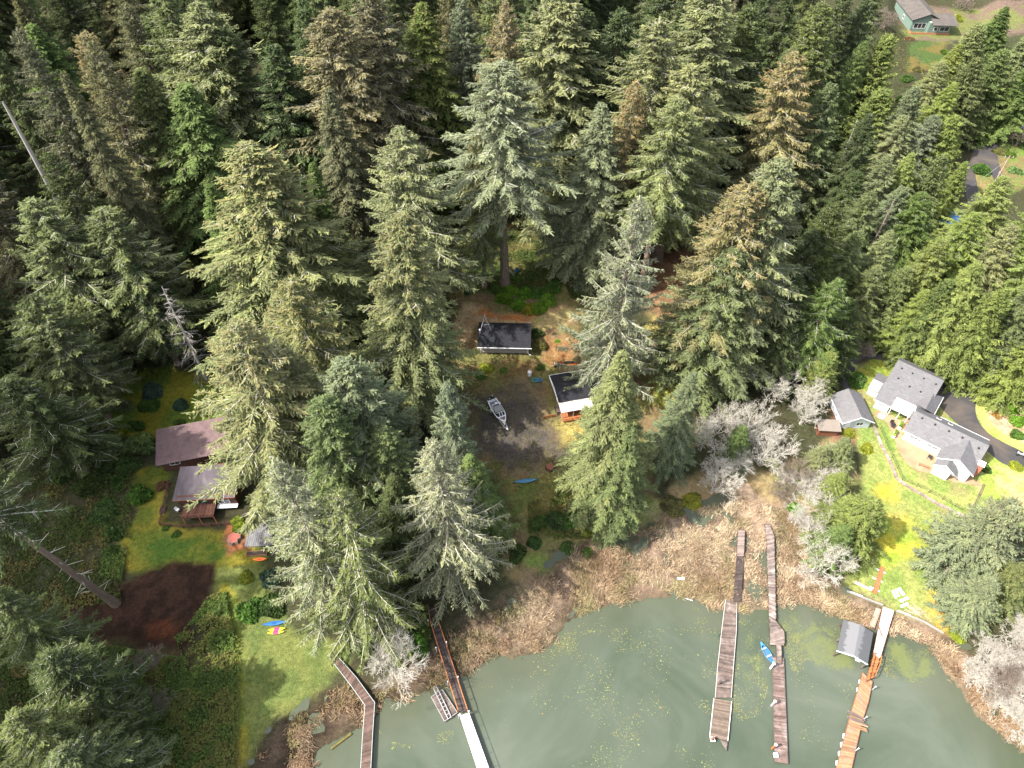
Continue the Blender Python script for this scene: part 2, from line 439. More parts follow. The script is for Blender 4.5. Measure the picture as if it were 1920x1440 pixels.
ZONES = [  # photo outline, ground cover colour, softness in metres, wobble, second colour, patch size
    ([(860, 420), (1070, 430), (1100, 560), (1090, 690), (1210, 640), (1215, 480), (1310, 470), (1320, 620), (1300, 780), (1250, 900), (1200, 975), (1060, 1030), (950, 1075), (930, 900), (860, 870), (800, 720), (840, 610)], (.15, .105, .055), 2.0, 2.5, (.125, .12, .042), 3),
    ([(860, 430), (1070, 440), (1075, 545), (1000, 560), (870, 550)], (.05, .075, .022), 2, 2, (.11, .1, .035), 4),
    ([(880, 735), (960, 705), (1000, 712), (1025, 760), (1040, 800), (1085, 840), (1075, 875), (960, 890), (890, 850), (868, 790)], (.08, .065, .05), 1.8, 2.6, (.125, .1, .055), 1.5),
    ([(900, 760), (990, 740), (1020, 800), (1050, 850), (930, 870), (890, 820)], (.058, .052, .048), 2.0, 1.6, (.078, .066, .055), 1.2),
    ([(872, 572), (930, 586), (1010, 592), (1062, 566), (1092, 585), (1060, 612), (1000, 608), (890, 608), (880, 640), (855, 650), (850, 605)], (.34, .22, .115), .8, .9, (.42, .31, .17), 2),
    ([(900, 578), (935, 588), (1015, 593), (1015, 601), (930, 598), (890, 590)], (.42, .16, .05), .5, 1.0, (.3, .16, .07), 1.2),
    ([(1000, 596), (1070, 572), (1090, 585), (1060, 615), (1003, 614)], (.25, .23, .08), .8, 1.2, (.28, .22, .1), 2),
    ([(1020, 632), (1085, 622), (1092, 668), (1040, 690), (1015, 672)], (.2, .1, .042), 1.6, 2.4, (.22, .135, .06), 1.6),
    ([(870, 690), (1000, 668), (1010, 700), (940, 715), (880, 740), (850, 720)], (.12, .075, .035), 1.2, 1.8, (.12, .11, .035), 2),
    ([(1222, 590), (1300, 585), (1300, 700), (1280, 770), (1225, 760), (1215, 660)], (.3, .25, .085), 1.4, 2.0, (.24, .26, .06), 3),
    ([(1205, 480), (1312, 465), (1305, 585), (1240, 610), (1210, 560)], (.15, .08, .045), 1.2, 1.6, (.2, .12, .065), 2),
    ([(1040, 795), (1095, 790), (1100, 825), (1050, 835)], (.22, .18, .06), 1.2, 1.5, (.3, .24, .075), 2),
    ([(945, 905), (1080, 880), (1095, 925), (1000, 965), (950, 990)], (.105, .13, .035), 1.5, 1.5, (.17, .15, .05), 3),
    ([(960, 1060), (1030, 1040), (1080, 1050), (1060, 1090), (985, 1110), (950, 1090)], (.13, .17, .04), 1.2, 1.5, (.2, .15, .07), 3),
    ([(1180, 930), (1240, 940), (1220, 1000), (1180, 1000)], (.2, .2, .07), 1.2, 1.2, (.14, .17, .045), 2),
    ([(1250, 890), (1450, 880), (1480, 960), (1400, 950), (1260, 960)], (.2, .15, .075), 1.5, 2, (.26, .2, .1), 3),
    # left property
    ([(165, 745), (230, 705), (300, 690), (400, 690), (420, 790), (290, 830), (240, 815), (180, 800)], (.15, .14, .018), .8, 1.4, (.09, .13, .02), 5),
    ([(250, 870), (320, 872), (300, 985), (440, 990), (500, 1050), (480, 1070), (380, 1080), (240, 1070), (225, 1030), (250, 960)], (.095, .115, .02), .8, 1.2, (.16, .14, .022), 4),
    ([(255, 1000), (400, 1005), (440, 1030), (390, 1060), (260, 1050)], (.055, .1, .018), 1.5, 1, (.1, .12, .02), 2),
    ([(390, 1070), (500, 1055), (520, 1110), (560, 1185), (650, 1200), (660, 1240), (610, 1288), (540, 1342), (488, 1384), (450, 1450), (438, 1450), (440, 1250), (412, 1130)], (.12, .135, .04), .7, 1.0, (.085, .11, .032), 2.2),
    ([(418, 1090), (450, 1130), (455, 1250), (465, 1330), (455, 1440), (438, 1440), (440, 1260), (412, 1130)], (.18, .16, .022), .8, .8, (.1, .13, .025), 3),
    ([(90, 1130), (240, 1090), (320, 1060), (400, 1060), (395, 1110), (355, 1190), (340, 1240), (240, 1300), (150, 1290)], (.024, .014, .010), .8, 1.2, (.04, .022, .015), 1.6),
    ([(272, 1172), (315, 1165), (322, 1195), (285, 1205)], (.085, .03, .014), 1.0, 1.2, (.05, .025, .015), 1),
    ([(425, 975), (465, 985), (470, 1030), (430, 1040), (415, 1010)], (.28, .1, .045), .6, .8, (.16, .08, .045), 1),
    ([(150, 1190), (345, 1230), (440, 1180), (442, 1460), (120, 1460)], (.05, .06, .022), 1, 1, (.085, .06, .03), 2),
    # right property
    ([(1590, 690), (1700, 660), (1780, 700), (1935, 740), (1935, 985), (1850, 1012), (1805, 1185), (1680, 1148), (1583, 1106), (1622, 900), (1605, 800)], (.15, .19, .05), .8, .8, (.19, .18, .07), 3),
    ([(1605, 800), (1640, 800), (1655, 850), (1680, 905), (1760, 960), (1830, 985), (1850, 1010), (1800, 1080), (1790, 1130), (1810, 1180), (1760, 1175), (1690, 1148), (1625, 1125), (1585, 1105), (1590, 1085), (1650, 1050), (1660, 960), (1625, 900)], (.14, .185, .047), .7, 1.4, (.195, .215, .064), 3),
    ([(1640, 795), (1670, 800), (1690, 860), (1730, 900), (1800, 930), (1845, 915), (1820, 978), (1760, 945), (1690, 905), (1665, 862)], (.155, .215, .05), .7, .9, (.23, .25, .075), 3),
    ([(1640, 915), (1675, 905), (1680, 935), (1650, 940)], (.36, .27, .035), 1.6, 1.5, (.24, .27, .045), 1.5),
    ([(1660, 960), (1740, 975), (1800, 1000), (1790, 1030), (1730, 1000), (1670, 990)], (.25, .22, .06), 2, 2, (.18, .22, .055), 2),
    ([(1735, 1100), (1790, 1110), (1810, 1170), (1760, 1172), (1730, 1150)], (.36, .21, .04), 1.4, 1.6, (.3, .26, .055), 2),
    ([(1600, 1000), (1700, 980), (1720, 1040), (1650, 1060)], (.2, .27, .03), 2, 2, (.36, .32, .04), 2),
    ([(1845, 870), (1880, 850), (1925, 880), (1925, 950), (1860, 960), (1835, 915)], (.2, .26, .05), .8, .8, (.34, .26, .12), 3),
    ([(1600, 700), (1640, 672), (1690, 680), (1655, 740), (1600, 730)], (.12, .17, .03), .5, .6, (.2, .2, .035), 2),
    ([(1820, 760), (1850, 730), (1925, 720), (1925, 855), (1895, 850), (1850, 815)], (.23, .28, .06), .4, .5, (.3, .3, .09), 3),
    ([(1843, 755), (1880, 735), (1925, 730), (1925, 835), (1885, 815), (1850, 790)], (.3, .2, .12), .6, .8, (.36, .26, .17), 1.5),
    ([(1560, 585), (1700, 600), (1790, 665), (1880, 700), (1925, 715), (1925, 735), (1860, 735), (1760, 700), (1690, 660), (1640, 640)], (.16, .1, .06), .8, 1.0, (.22, .17, .07), 2),
    ([(1560, 770), (1600, 790), (1600, 830), (1560, 830)], (.14, .075, .05), .8, 1, (.2, .1, .06), 1.5),
    ([(1440, 900), (1560, 830), (1600, 870), (1580, 960), (1520, 1060), (1480, 960)], (.19, .15, .075), 1.5, 2, (.15, .17, .05), 3),
    # top right
    ([(1705, 82), (1770, 72), (1770, 105), (1745, 130), (1700, 135)], (.05, .078, .022), 1, 1, (.11, .088, .028), 6),
    ([(1690, 10), (1930, 0), (1930, 60), (1760, 80), (1690, 70)], (.12, .085, .065), 2, 2, (.11, .12, .04), 6),
    ([(1845, 330), (1890, 250), (1930, 260), (1930, 350), (1880, 370)], (.1, .15, .03), .8, 1, (.14, .115, .05), 4),
    ([(1870, 150), (1930, 150), (1930, 215), (1885, 200)], (.2, .16, .06), 1, 1, (.13, .16, .04), 5),
    ([(1820, 330), (1850, 290), (1870, 300), (1860, 350), (1830, 370)], (.12, .13, .04), .8, 1, (.2, .14, .07), 4),
]
col = np.tile(np.array(FLOOR), (len(X), 1))
nn = fbm(X, Y, 6, 31, 3)[:, None]
col = col * (1 - .5 * nn) + np.array((.036, .052, .018)) * .6 * nn
n1, n2 = fbm(X, Y, 2.4, 41, 3) - .5, fbm(X, Y, 7, 47, 2) - .5
for pts, c, soft, wob, c2, ps in ZONES:
    W = [tuple(pg(u, v)[:2]) for u, v in pts]
    a = np.array(W)
    lo, hi = a.min(0) - 6, a.max(0) + 6
    k = np.where((X > lo[0]) & (X < hi[0]) & (Y > lo[1]) & (Y < hi[1]))[0]
    sd = sdist(X[k], Y[k], W) + (n1[k] * 1.6 + n2[k]) * wob * 1.3
    wt = sm(-soft, soft, sd)[:, None]
    pt = sm(.38, .62, fbm(X[k], Y[k], ps, int(sum(p[0] for p in pts)) % 997, 3))[:, None]
    cc = np.array(c) * (1 - pt) + np.array(c2) * pt
    col[k] = col[k] * (1 - wt) + cc * wt
dw = -sdist(X, Y, WATER_EDGE)
dl = -sdist(X, Y, LAND_EDGE)
mk = (sm(-2, 2.5, dw) * (1 - sm(-2.5, 2.5, dl + n1 * 3)))[:, None]
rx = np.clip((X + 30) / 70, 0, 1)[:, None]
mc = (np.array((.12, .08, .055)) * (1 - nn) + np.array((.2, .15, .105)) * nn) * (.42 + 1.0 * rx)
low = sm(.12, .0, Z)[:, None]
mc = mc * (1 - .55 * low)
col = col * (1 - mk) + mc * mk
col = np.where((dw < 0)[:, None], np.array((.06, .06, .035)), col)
def ground_mat():
    m, nt, b = mat_new('ground_cover')
    at = nd(nt, 'ShaderNodeAttribute', attribute_name='gcol')
    co = nd(nt, 'ShaderNodeTexCoord').outputs['Object']
    a = maprange(nt, noise(nt, 1.4, 6, .72, co), .3, .7, .6, 1.4)
    c = maprange(nt, noise(nt, 7, 3, .7, co), .3, .7, .55, 1.45)
    k = math_n(nt, 'MULTIPLY', a, c)
    cc = nd(nt, 'ShaderNodeCombineColor')
    for i in range(3): nt.links.new(k, cc.inputs[i])
    col = mixrgb(nt, 1.0, at.outputs['Color'], cc.outputs[0], 'MULTIPLY')
    sp = maprange(nt, noise(nt, 3.2, 2, .9, co), .68, .74)
    col = mixrgb(nt, math_n(nt, 'MULTIPLY', sp, .35), col, (.3, .24, .15))
    nt.links.new(col, b.inputs['Base Color'])
    b.inputs['Roughness'].default_value = 1
    b.inputs['Specular IOR Level'].default_value = .08
    bn = nd(nt, 'ShaderNodeBump')
    bn.inputs['Strength'].default_value = .7
    bn.inputs['Distance'].default_value = .12
    nt.links.new(noise(nt, 4.5, 5, .75, co), bn.inputs['Height'])
    nt.links.new(bn.outputs[0], b.inputs['Normal'])
    return m
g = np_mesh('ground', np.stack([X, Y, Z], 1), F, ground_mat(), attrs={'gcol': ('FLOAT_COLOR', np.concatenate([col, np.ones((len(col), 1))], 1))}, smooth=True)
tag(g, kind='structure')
# ------------------------------------------------------------------ the cloud whose shade lies over the left of the place
def cloud():
    bm = bmesh.new()
    bmesh.ops.create_icosphere(bm, subdivisions=5, radius=1)
    off = 300 / math.tan(SUN_EL)
    for v in bm.verts:
        p = v.co.copy()
        k = 1 + .5 * (float(vnoise(p.x * 3 + 9, p.y * 3 + p.z * 2, 1.0, 3)) - .5) + .25 * (float(vnoise(p.x * 7, p.y * 7 + p.z * 4, 1.0, 9)) - .5)
        a, b = p.x * 112 * k, p.y * 63 * k
        v.co = (-.6 * a + .8 * b, .8 * a + .6 * b, p.z * 26 * k)
    me = bpy.data.meshes.new('cloud')
    bm.to_mesh(me)
    bm.free()
    m, nt, b = mat_new('cloud_vapour')
    nt.nodes.remove(b)
    pv = nd(nt, 'ShaderNodeVolumePrincipled')
    pv.inputs['Color'].default_value = (.95, .95, .95, 1)
    pv.inputs['Density'].default_value = .1
    nt.links.new(pv.outputs[0], nt.nodes['Material Output'].inputs['Volume'])
    me.materials.append(m)
    o = bpy.data.objects.new('cloud', me)
    C.objects.link(o)
    o.location = (-112 - SHX * off, 45 - SHY * off, 300)
    tag(o, kind='structure')
cloud()
# ------------------------------------------------------------------ lake
wx = np.concatenate([-60 - np.cumsum(1.0 * 1.3 ** np.arange(1, 28))[::-1], np.arange(-60, 100, .8), 100 + np.cumsum(1.0 * 1.3 ** np.arange(1, 28))])
wy = np.concatenate([20 - np.cumsum(1.0 * 1.3 ** np.arange(1, 28))[::-1], np.arange(20, 90, .8), [95, 110, 140]])
X2, Y2, F2 = grid(wx, wy)
ALGAE = [([(1440, 1140), (1530, 1140), (1600, 1180), (1590, 1235), (1520, 1250), (1440, 1190)], .9), ([(1540, 1190), (1640, 1240), (1630, 1270), (1560, 1250)], 1.0),
         ([(1660, 1190), (1740, 1205), (1775, 1270), (1730, 1280), (1650, 1270)], 1.0), ([(1378, 1160), (1440, 1160), (1445, 1310), (1400, 1340), (1365, 1290)], .75),
         ([(1040, 1190), (1170, 1180), (1180, 1250), (1060, 1250)], .35), ([(840, 1290), (900, 1250), (960, 1240), (900, 1310)], .4), ([(950, 1230), (1330, 1180), (1330, 1420), (1000, 1440)], .22),
         ([(1280, 1130), (1440, 1150), (1440, 1165), (1290, 1150)], .6), ([(740, 1360), (840, 1370), (830, 1410), (740, 1400)], .25)]
al = np.zeros(len(X2))
for pts, k in ALGAE:
    W = P0(pts, 0)
    sd = sdist(X2, Y2, W) + (fbm(X2, Y2, 5, 61, 3) - .5) * 5
    al = np.maximum(al, k * sm(-2.5, 3, sd))
shal = 1 - sm(0, 9, sdist(X2, Y2, WATER_EDGE) + (fbm(X2, Y2, 6, 71, 2) - .5) * 5)
def water_mat():
    m, nt, b = mat_new('lake_water')
    co = nd(nt, 'ShaderNodeTexCoord').outputs['Object']
    sh = nd(nt, 'ShaderNodeAttribute', attribute_name='shallow').outputs['Fac']
    ag = nd(nt, 'ShaderNodeAttribute', attribute_name='algae').outputs['Fac']
    base = mixrgb(nt, maprange(nt, noise(nt, .04, 5, .6, co, 1.0), .36, .62), (.05, .066, .045), (.092, .106, .08))  # murky tones, with broad soft patches painted in for sky and tree reflections
    base = mixrgb(nt, math_n(nt, 'MULTIPLY', sh, .45), base, (.062, .066, .034))
    f = noise(nt, 2.2, 9, .82, co, 1.6)
    g = noise(nt, .25, 3, .6, co, .8)
    th = math_n(nt, 'ADD', math_n(nt, 'MULTIPLY', f, .75), math_n(nt, 'MULTIPLY', g, .45))
    th = math_n(nt, 'ADD', th, math_n(nt, 'MULTIPLY', ag, .34))
    k = math_n(nt, 'MULTIPLY', maprange(nt, th, .86, .94), maprange(nt, ag, .02, .2), True)
    k = math_n(nt, 'MULTIPLY', k, .75)
    colr = mixrgb(nt, k, base, mixrgb(nt, noise(nt, 4, 2, .6, co), (.085, .105, .032), (.15, .165, .055)))
    nt.links.new(colr, b.inputs['Base Color'])
    nt.links.new(maprange(nt, k, 0, .6, .07, .6), b.inputs['Roughness'])
    b.inputs['IOR'].default_value = 1.33
    bn = nd(nt, 'ShaderNodeBump')
    bn.inputs['Strength'].default_value = .12
    bn.inputs['Distance'].default_value = .1
    mp = nd(nt, 'ShaderNodeMapping')
    mp.inputs['Rotation'].default_value = (0, 0, .6)
    mp.inputs['Scale'].default_value = (1.6, .7, 1)
    nt.links.new(co, mp.inputs[0])
    nt.links.new(noise(nt, .9, 4, .55, mp.outputs[0], .6), bn.inputs['Height'])
    nt.links.new(bn.outputs[0], b.inputs['Normal'])
    return m
wo = np_mesh('lake_water', np.stack([X2, Y2, np.zeros(len(X2))], 1), F2, water_mat(), attrs={'shallow': ('FLOAT', shal), 'algae': ('FLOAT', al)}, smooth=True)
tag(wo, kind='structure')
# ------------------------------------------------------------------ paved sheets
def sheet(name, W, m, dz, step=.8, kind='structure'):
    W = [Vector((p[0], p[1])) for p in W]
    b = []
    for i in range(len(W)):
        a, c = W[i], W[(i + 1) % len(W)]
        n = max(1, int((c - a).length / step))
        b += [a.lerp(c, k / n) for k in range(n)]
    P = np.array([tuple(p) for p in b])
    lo, hi = P.min(0), P.max(0)
    gxx, gyy = np.meshgrid(np.arange(lo[0], hi[0], step), np.arange(lo[1], hi[1], step))
    q = np.stack([gxx.ravel(), gyy.ravel()], 1)
    q = q[sdist(q[:, 0], q[:, 1], P) > step * .5]
    n = len(P)
    vs, es, fs, *_ = delaunay_2d_cdt([Vector(p) for p in np.concatenate([P, q])], [(i, (i + 1) % n) for i in range(n)], [list(range(n))], 1, 1e-4)
    vs = np.array([tuple(p) for p in vs])
    z = hgt(vs[:, 0], vs[:, 1]) + dz
    o = np_mesh(name, np.column_stack([vs, z]), np.array([f for f in fs if len(f) == 3]), m)
    if kind: tag(o, kind=kind)
    return o
def smooth_loop(pts, n=3):
    for k in range(n):
        q = []
        for i in range(len(pts)):
            a, c = Vector(pts[i]), Vector(pts[(i + 1) % len(pts)])
            q += [a * .75 + c * .25, a * .25 + c * .75]
        pts = [tuple(p) for p in q]
    return pts
G2 = lambda pts: [tuple(pg(u, v)[:2]) for u, v in pts]
sheet('driveway', smooth_loop(G2([(1584, 660), (1600, 632), (1640, 618), (1672, 628), (1690, 655), (1745, 690), (1800, 704), (1852, 712), (1858, 728), (1838, 738), (1828, 755), (1830, 785), (1850, 812), (1885, 832), (1925, 850), (1925, 880), (1880, 872), (1850, 845), (1800, 800), (1768, 770), (1745, 740), (1700, 700), (1668, 678), (1645, 674), (1615, 672), (1602, 690), (1596, 735), (1578, 735)]), 2), M['asphalt'], .06)
sheet('road', smooth_loop(G2([(1820, 400), (1808, 360), (1815, 300), (1845, 250), (1870, 200), (1890, 185), (1940, 190), (1940, 215), (1905, 225), (1878, 262), (1868, 290), (1880, 330), (1886, 352), (1870, 352), (1855, 318), (1838, 300), (1826, 320), (1835, 360), (1845, 410)]), 2), M['asphalt'], .06, 1.2)
M['patio'] = mat('tan_patio', (.3, .19, .11), (.35, .235, .145), .5, .9, c3=(.25, .15, .085), s3=.3)
sheet('patio', G2([(1640, 770), (1662, 772), (1690, 790), (1705, 775), (1722, 782), (1690, 815), (1770, 850), (1760, 872), (1800, 882), (1840, 908), (1838, 912), (1790, 905), (1755, 890), (1720, 883), (1700, 870), (1684, 845), (1675, 815), (1660, 790), (1640, 782)]), M['patio'], .05, .6)
sheet('gravel_path', smooth_loop(G2([(1385, 905), (1402, 900), (1415, 930), (1430, 975), (1395, 985), (1375, 960)]), 2), mat('dirt_path', (.23, .16, .11), (.31, .23, .16), 1.5, .95), .04)
# ------------------------------------------------------------------ conifers
def prisms(P0_, P1_, r0, r1, n=3):
    """many tapering twigs at once"""
    P0_, P1_ = np.asarray(P0_, float), np.asarray(P1_, float)
    N = len(P0_)
    ax = P1_ - P0_
    ax /= np.linalg.norm(ax, axis=1, keepdims=True) + 1e-9
    ref = np.where(np.abs(ax[:, 2:3]) > .9, np.array([[1., 0, 0]]), np.array([[0, 0, 1.]]))
    a = np.cross(ax, ref)
    a /= np.linalg.norm(a, axis=1, keepdims=True) + 1e-9
    b = np.cross(ax, a)
    th = np.arange(n) * 2 * math.pi / n
    ring = a[:, None] * np.cos(th)[None, :, None] + b[:, None] * np.sin(th)[None, :, None]
    r0 = np.broadcast_to(np.asarray(r0, float), (N,))[:, None, None]
    r1 = np.broadcast_to(np.asarray(r1, float), (N,))[:, None, None]
    V = np.concatenate([P0_[:, None] + ring * r0, P1_[:, None] + ring * r1], 1).reshape(-1, 3)
    i = np.arange(n)
    q = np.stack([i, (i + 1) % n, n + (i + 1) % n, n + i], 1)
    F = (np.arange(N)[:, None, None] * 2 * n + q[None]).reshape(-1, 4)
    return V, F
def join(parts):
    Vs, Fs, o = [], [], 0
    for V, F in parts:
        Vs.append(V); Fs.append(F + o); o += len(V)
    return np.concatenate(Vs), np.concatenate(Fs)
def trunk_np(H, r, r_top, rg, wob=.15, n=9, seg=10):
    zs = np.linspace(0, H, seg + 1)
    ox = np.cumsum(rg.normal(0, wob, seg + 1)) * .4
    oy = np.cumsum(rg.normal(0, wob, seg + 1)) * .4
    ox -= ox[0]; oy -= oy[0]
    f = zs / H
    rr = r * (1 - f) ** .85 + r_top + r * .3 * np.exp(-zs / .9)
    th = np.arange(n) * 2 * math.pi / n
    V = np.stack([ox[:, None] + rr[:, None] * np.cos(th), oy[:, None] + rr[:, None] * np.sin(th), np.repeat(zs[:, None], n, 1)], -1).reshape(-1, 3)
    i = np.arange(n)
    q = np.stack([i, (i + 1) % n, n + (i + 1) % n, n + i], 1)
    F = (np.arange(seg)[:, None, None] * n + q[None]).reshape(-1, 4)
    return V, F, (zs, ox, oy)
def conifer(name, seed, H=50., Rr=8., cb=.2, lev=.6, nb=(4, 7), asc=.55, base_el=-.12, droop=.5, up=.22, prof=.8, rag=.4, dens=1.0, tw=1.0, hang=.7, limb=.5, leafw=.27, conek=1.0, flat=.7, tr=None, bulge=.5):
    rg = np.random.default_rng(seed)
    root = bpy.data.objects.new(name, None)
    C.objects.link(root)
    TV, TF, (tz, tox, toy) = trunk_np(H * .985, tr or H * .011, .04, rg, .14 * H / 50)
    z0, z1 = cb * H, H * .99
    zl = []
    z = z0
    while z < z1:
        zl.append(z)
        z += lev * rg.uniform(.6, 1.4) * (1.0 if z < H * .8 else .7)
    zl = np.array(zl)
    cnt = rg.integers(nb[0], nb[1], len(zl))
    bz = np.repeat(zl, cnt) + rg.uniform(-.3, .3, cnt.sum()) * lev
    B = len(bz)
    f = np.clip((bz - z0) / (z1 - z0), 0, 1)
    az = np.concatenate([rg.uniform(0, 6.283) + np.arange(c) * 6.283 / c + rg.normal(0, .3, c) for c in cnt])
    gap = vnoise(az * 2.2, bz / H * 14, 1.0, seed)            # ragged sides: thin and thick sectors
    L = Rr * (1 - f) ** prof * np.minimum(1, bulge + f * 3) * rg.uniform(1 - rag, 1.12, B) * (.72 + .5 * gap) + .3
    thin = rg.uniform(0, 1, B) > .1
    bz, f, az, L, B = bz[thin], f[thin], az[thin], L[thin], thin.sum()
    a = base_el + (asc - base_el) * f ** 1.4 + rg.normal(0, .09, B)
    bdr = droop * rg.uniform(.6, 1.3, B) * (1 - .5 * f)
    cup = up * rg.uniform(.6, 1.4, B)
    bend = rg.normal(0, .14, B)
    cu, su = np.cos(az), np.sin(az)
    U = np.stack([cu, su, 0 * cu], 1)
    Sd = np.stack([-su, cu, 0 * cu], 1)
    W = np.array([0, 0, 1.])
    org = np.stack([np.interp(bz, tz, tox), np.interp(bz, tz, toy), bz], 1)
    def pos(i, t):
        return org[i] + U[i] * (L[i] * t)[:, None] + Sd[i] * (L[i] * bend[i] * t * t)[:, None] + W * (L[i] * (a[i] * t - bdr[i] * t * t + cup[i] * t ** 3))[:, None]
    blv = rg.uniform(0, 1, B)
    Q, LV, CN = [], [], []
    conv = conek * np.clip((f - .25) * 1.9, 0, 1)
    def quads(c, ax, ac, ln, wd, i, t):
        ax = ax / (np.linalg.norm(ax, axis=1, keepdims=True) + 1e-9)
        ac = ac / (np.linalg.norm(ac, axis=1, keepdims=True) + 1e-9)
        l, w_ = (ln / 2)[:, None], (wd / 2)[:, None]
        Q.append(np.stack([c - ax * l - ac * w_, c - ax * l + ac * w_, c + ax * l + ac * w_ * .35, c + ax * l - ac * w_ * .35], 1))
        v = np.clip(.45 * blv[i] + .55 * rg.uniform(0, 1, len(i)) , 0, 1)
        LV.append(v)
        CN.append(conv[i] * np.clip(t * 2 - .5, 0, 1) * (rg.uniform(0, 1, len(i)) < .55))
    # side twigs
    m = np.maximum(4, (L / .175 * dens).astype(int))
    i = np.repeat(np.arange(B), m * 2)
    t = rg.uniform(0, 1, len(i)) ** .8 * .9 + .1
    sg = np.where(rg.uniform(0, 1, len(i)) > .5, 1., -1.)
    p = pos(i, t)
    l = np.clip((.17 * L[i] + .35) * (1.05 - .8 * t) * rg.uniform(.45, 1.35, len(i)) + .18, .18, 1.7) * tw
    dr = U[i] * (.55 + .3 * t)[:, None] + Sd[i] * (sg * rg.uniform(.5, 1., len(i)))[:, None] + W * (-rg.uniform(.05, .5, len(i)) * (.4 + droop))[:, None]
    dr /= np.linalg.norm(dr, axis=1, keepdims=True)
    for q in (.2, .55, .9):
        c = p + dr * (l * q)[:, None] - W * (.28 * l * q * q)[:, None]
        nrm = W + rg.normal(0, flat, (len(i), 3))
        quads(c + rg.normal(0, .05, c.shape), dr + rg.normal(0, .3, dr.shape) - W * (.3 * q), np.cross(dr, nrm), l * .5 * rg.uniform(.7, 1.2, len(i)), .66 * leafw * rg.uniform(.5, 1.4, len(i)) * (1.2 - .5 * q), i, t)
    # hanging sprays
    k = np.maximum(2, (L / .2 * hang).astype(int))
    i = np.repeat(np.arange(B), k)
    t = rg.uniform(.15, 1., len(i))
    p = pos(i, t)
    l = rg.uniform(.3, 1., len(i)) * (.35 + .09 * L[i])
    dr = -W + U[i] * rg.uniform(-.1, .6, len(i))[:, None] + Sd[i] * rg.normal(0, .35, len(i))[:, None]
    for q in (.3, .8):
        quads(p + dr * (l * q)[:, None], dr, U[i] * .8 + Sd[i] * rg.normal(0, .6, len(i))[:, None], l * .6, .7 * leafw * rg.uniform(.5, 1.3, len(i)), i, t)
    # along the branch and at the tip
    k = np.maximum(3, (L / .34).astype(int))
    i = np.repeat(np.arange(B), k)
    t = rg.uniform(.2, 1.05, len(i))
    p = pos(i, t)
    dr = pos(i, t + .04) - p + rg.normal(0, .02, p.shape)
    quads(p + W * .06, dr, Sd[i] + rg.normal(0, .35, p.shape), rg.uniform(.4, .8, len(i)), .7 * leafw * rg.uniform(.6, 1.3, len(i)), i, t)
    Q = np.concatenate(Q); LV = np.concatenate(LV); CN = np.concatenate(CN)
    V = Q.reshape(-1, 3)
    FF = np.arange(len(V), dtype=np.int32).reshape(-1, 4)
    np_mesh('crown', V, FF, M['needle'], root, {'lv': ('FLOAT', np.repeat(LV, 4)), 'cone': ('FLOAT', np.repeat(CN, 4))})
    # limbs
    parts = [(TV, TF)]
    keep = rg.uniform(0, 1, B) < limb
    ii = np.where(keep)[0]
    segs = np.linspace(0, .96, 5)
    A_, B_, r0, r1 = [], [], [], []
    for s0, s1 in zip(segs[:-1], segs[1:]):
        A_.append(pos(ii, np.full(len(ii), s0)) + W * .05); B_.append(pos(ii, np.full(len(ii), s1)) + W * .05)
        r0.append((.028 + .012 * L[ii]) * (1.05 - s0)); r1.append((.028 + .012 * L[ii]) * (1.05 - s1))
    # bare side twigs showing pale
    j = np.repeat(ii, 4)
    t = rg.uniform(.2, .85, len(j))
    p = pos(j, t)
    sg = np.where(rg.uniform(0, 1, len(j)) > .5, 1., -1.)
    e = p + (U[j] * .6 + Sd[j] * (sg * .75)[:, None] - W * .15) * (rg.uniform(.3, 1, len(j)) * (.2 * L[j] + .2))[:, None]
    A_.append(p); B_.append(e); r0.append(np.full(len(j), .035)); r1.append(np.full(len(j), .012))
    # dead stubs under the crown
    ns = int(cb * H * .9)
    zz = rg.uniform(.1 * H * (cb > .1), max(cb * H, .5), ns); aa = rg.uniform(0, 6.283, ns)
    o_ = np.stack([np.interp(zz, tz, tox), np.interp(zz, tz, toy), zz], 1)
    A_.append(o_); B_.append(o_ + np.stack([np.cos(aa), np.sin(aa), rg.uniform(-.3, .1, ns)], 1) * rg.uniform(.8, 2.6, ns)[:, None])
    r0.append(np.full(ns, .06)); r1.append(np.full(ns, .02))
    LVv, LF = prisms(np.concatenate(A_), np.concatenate(B_), np.concatenate(r0), np.concatenate(r1))
    AV, AF = join([(TV, TF), (LVv, LF)])
    np_mesh('trunk', AV, AF, M['bark'], root, None, True, M['lichen'] if limb > .45 else M['twig'], len(TF))
    return root
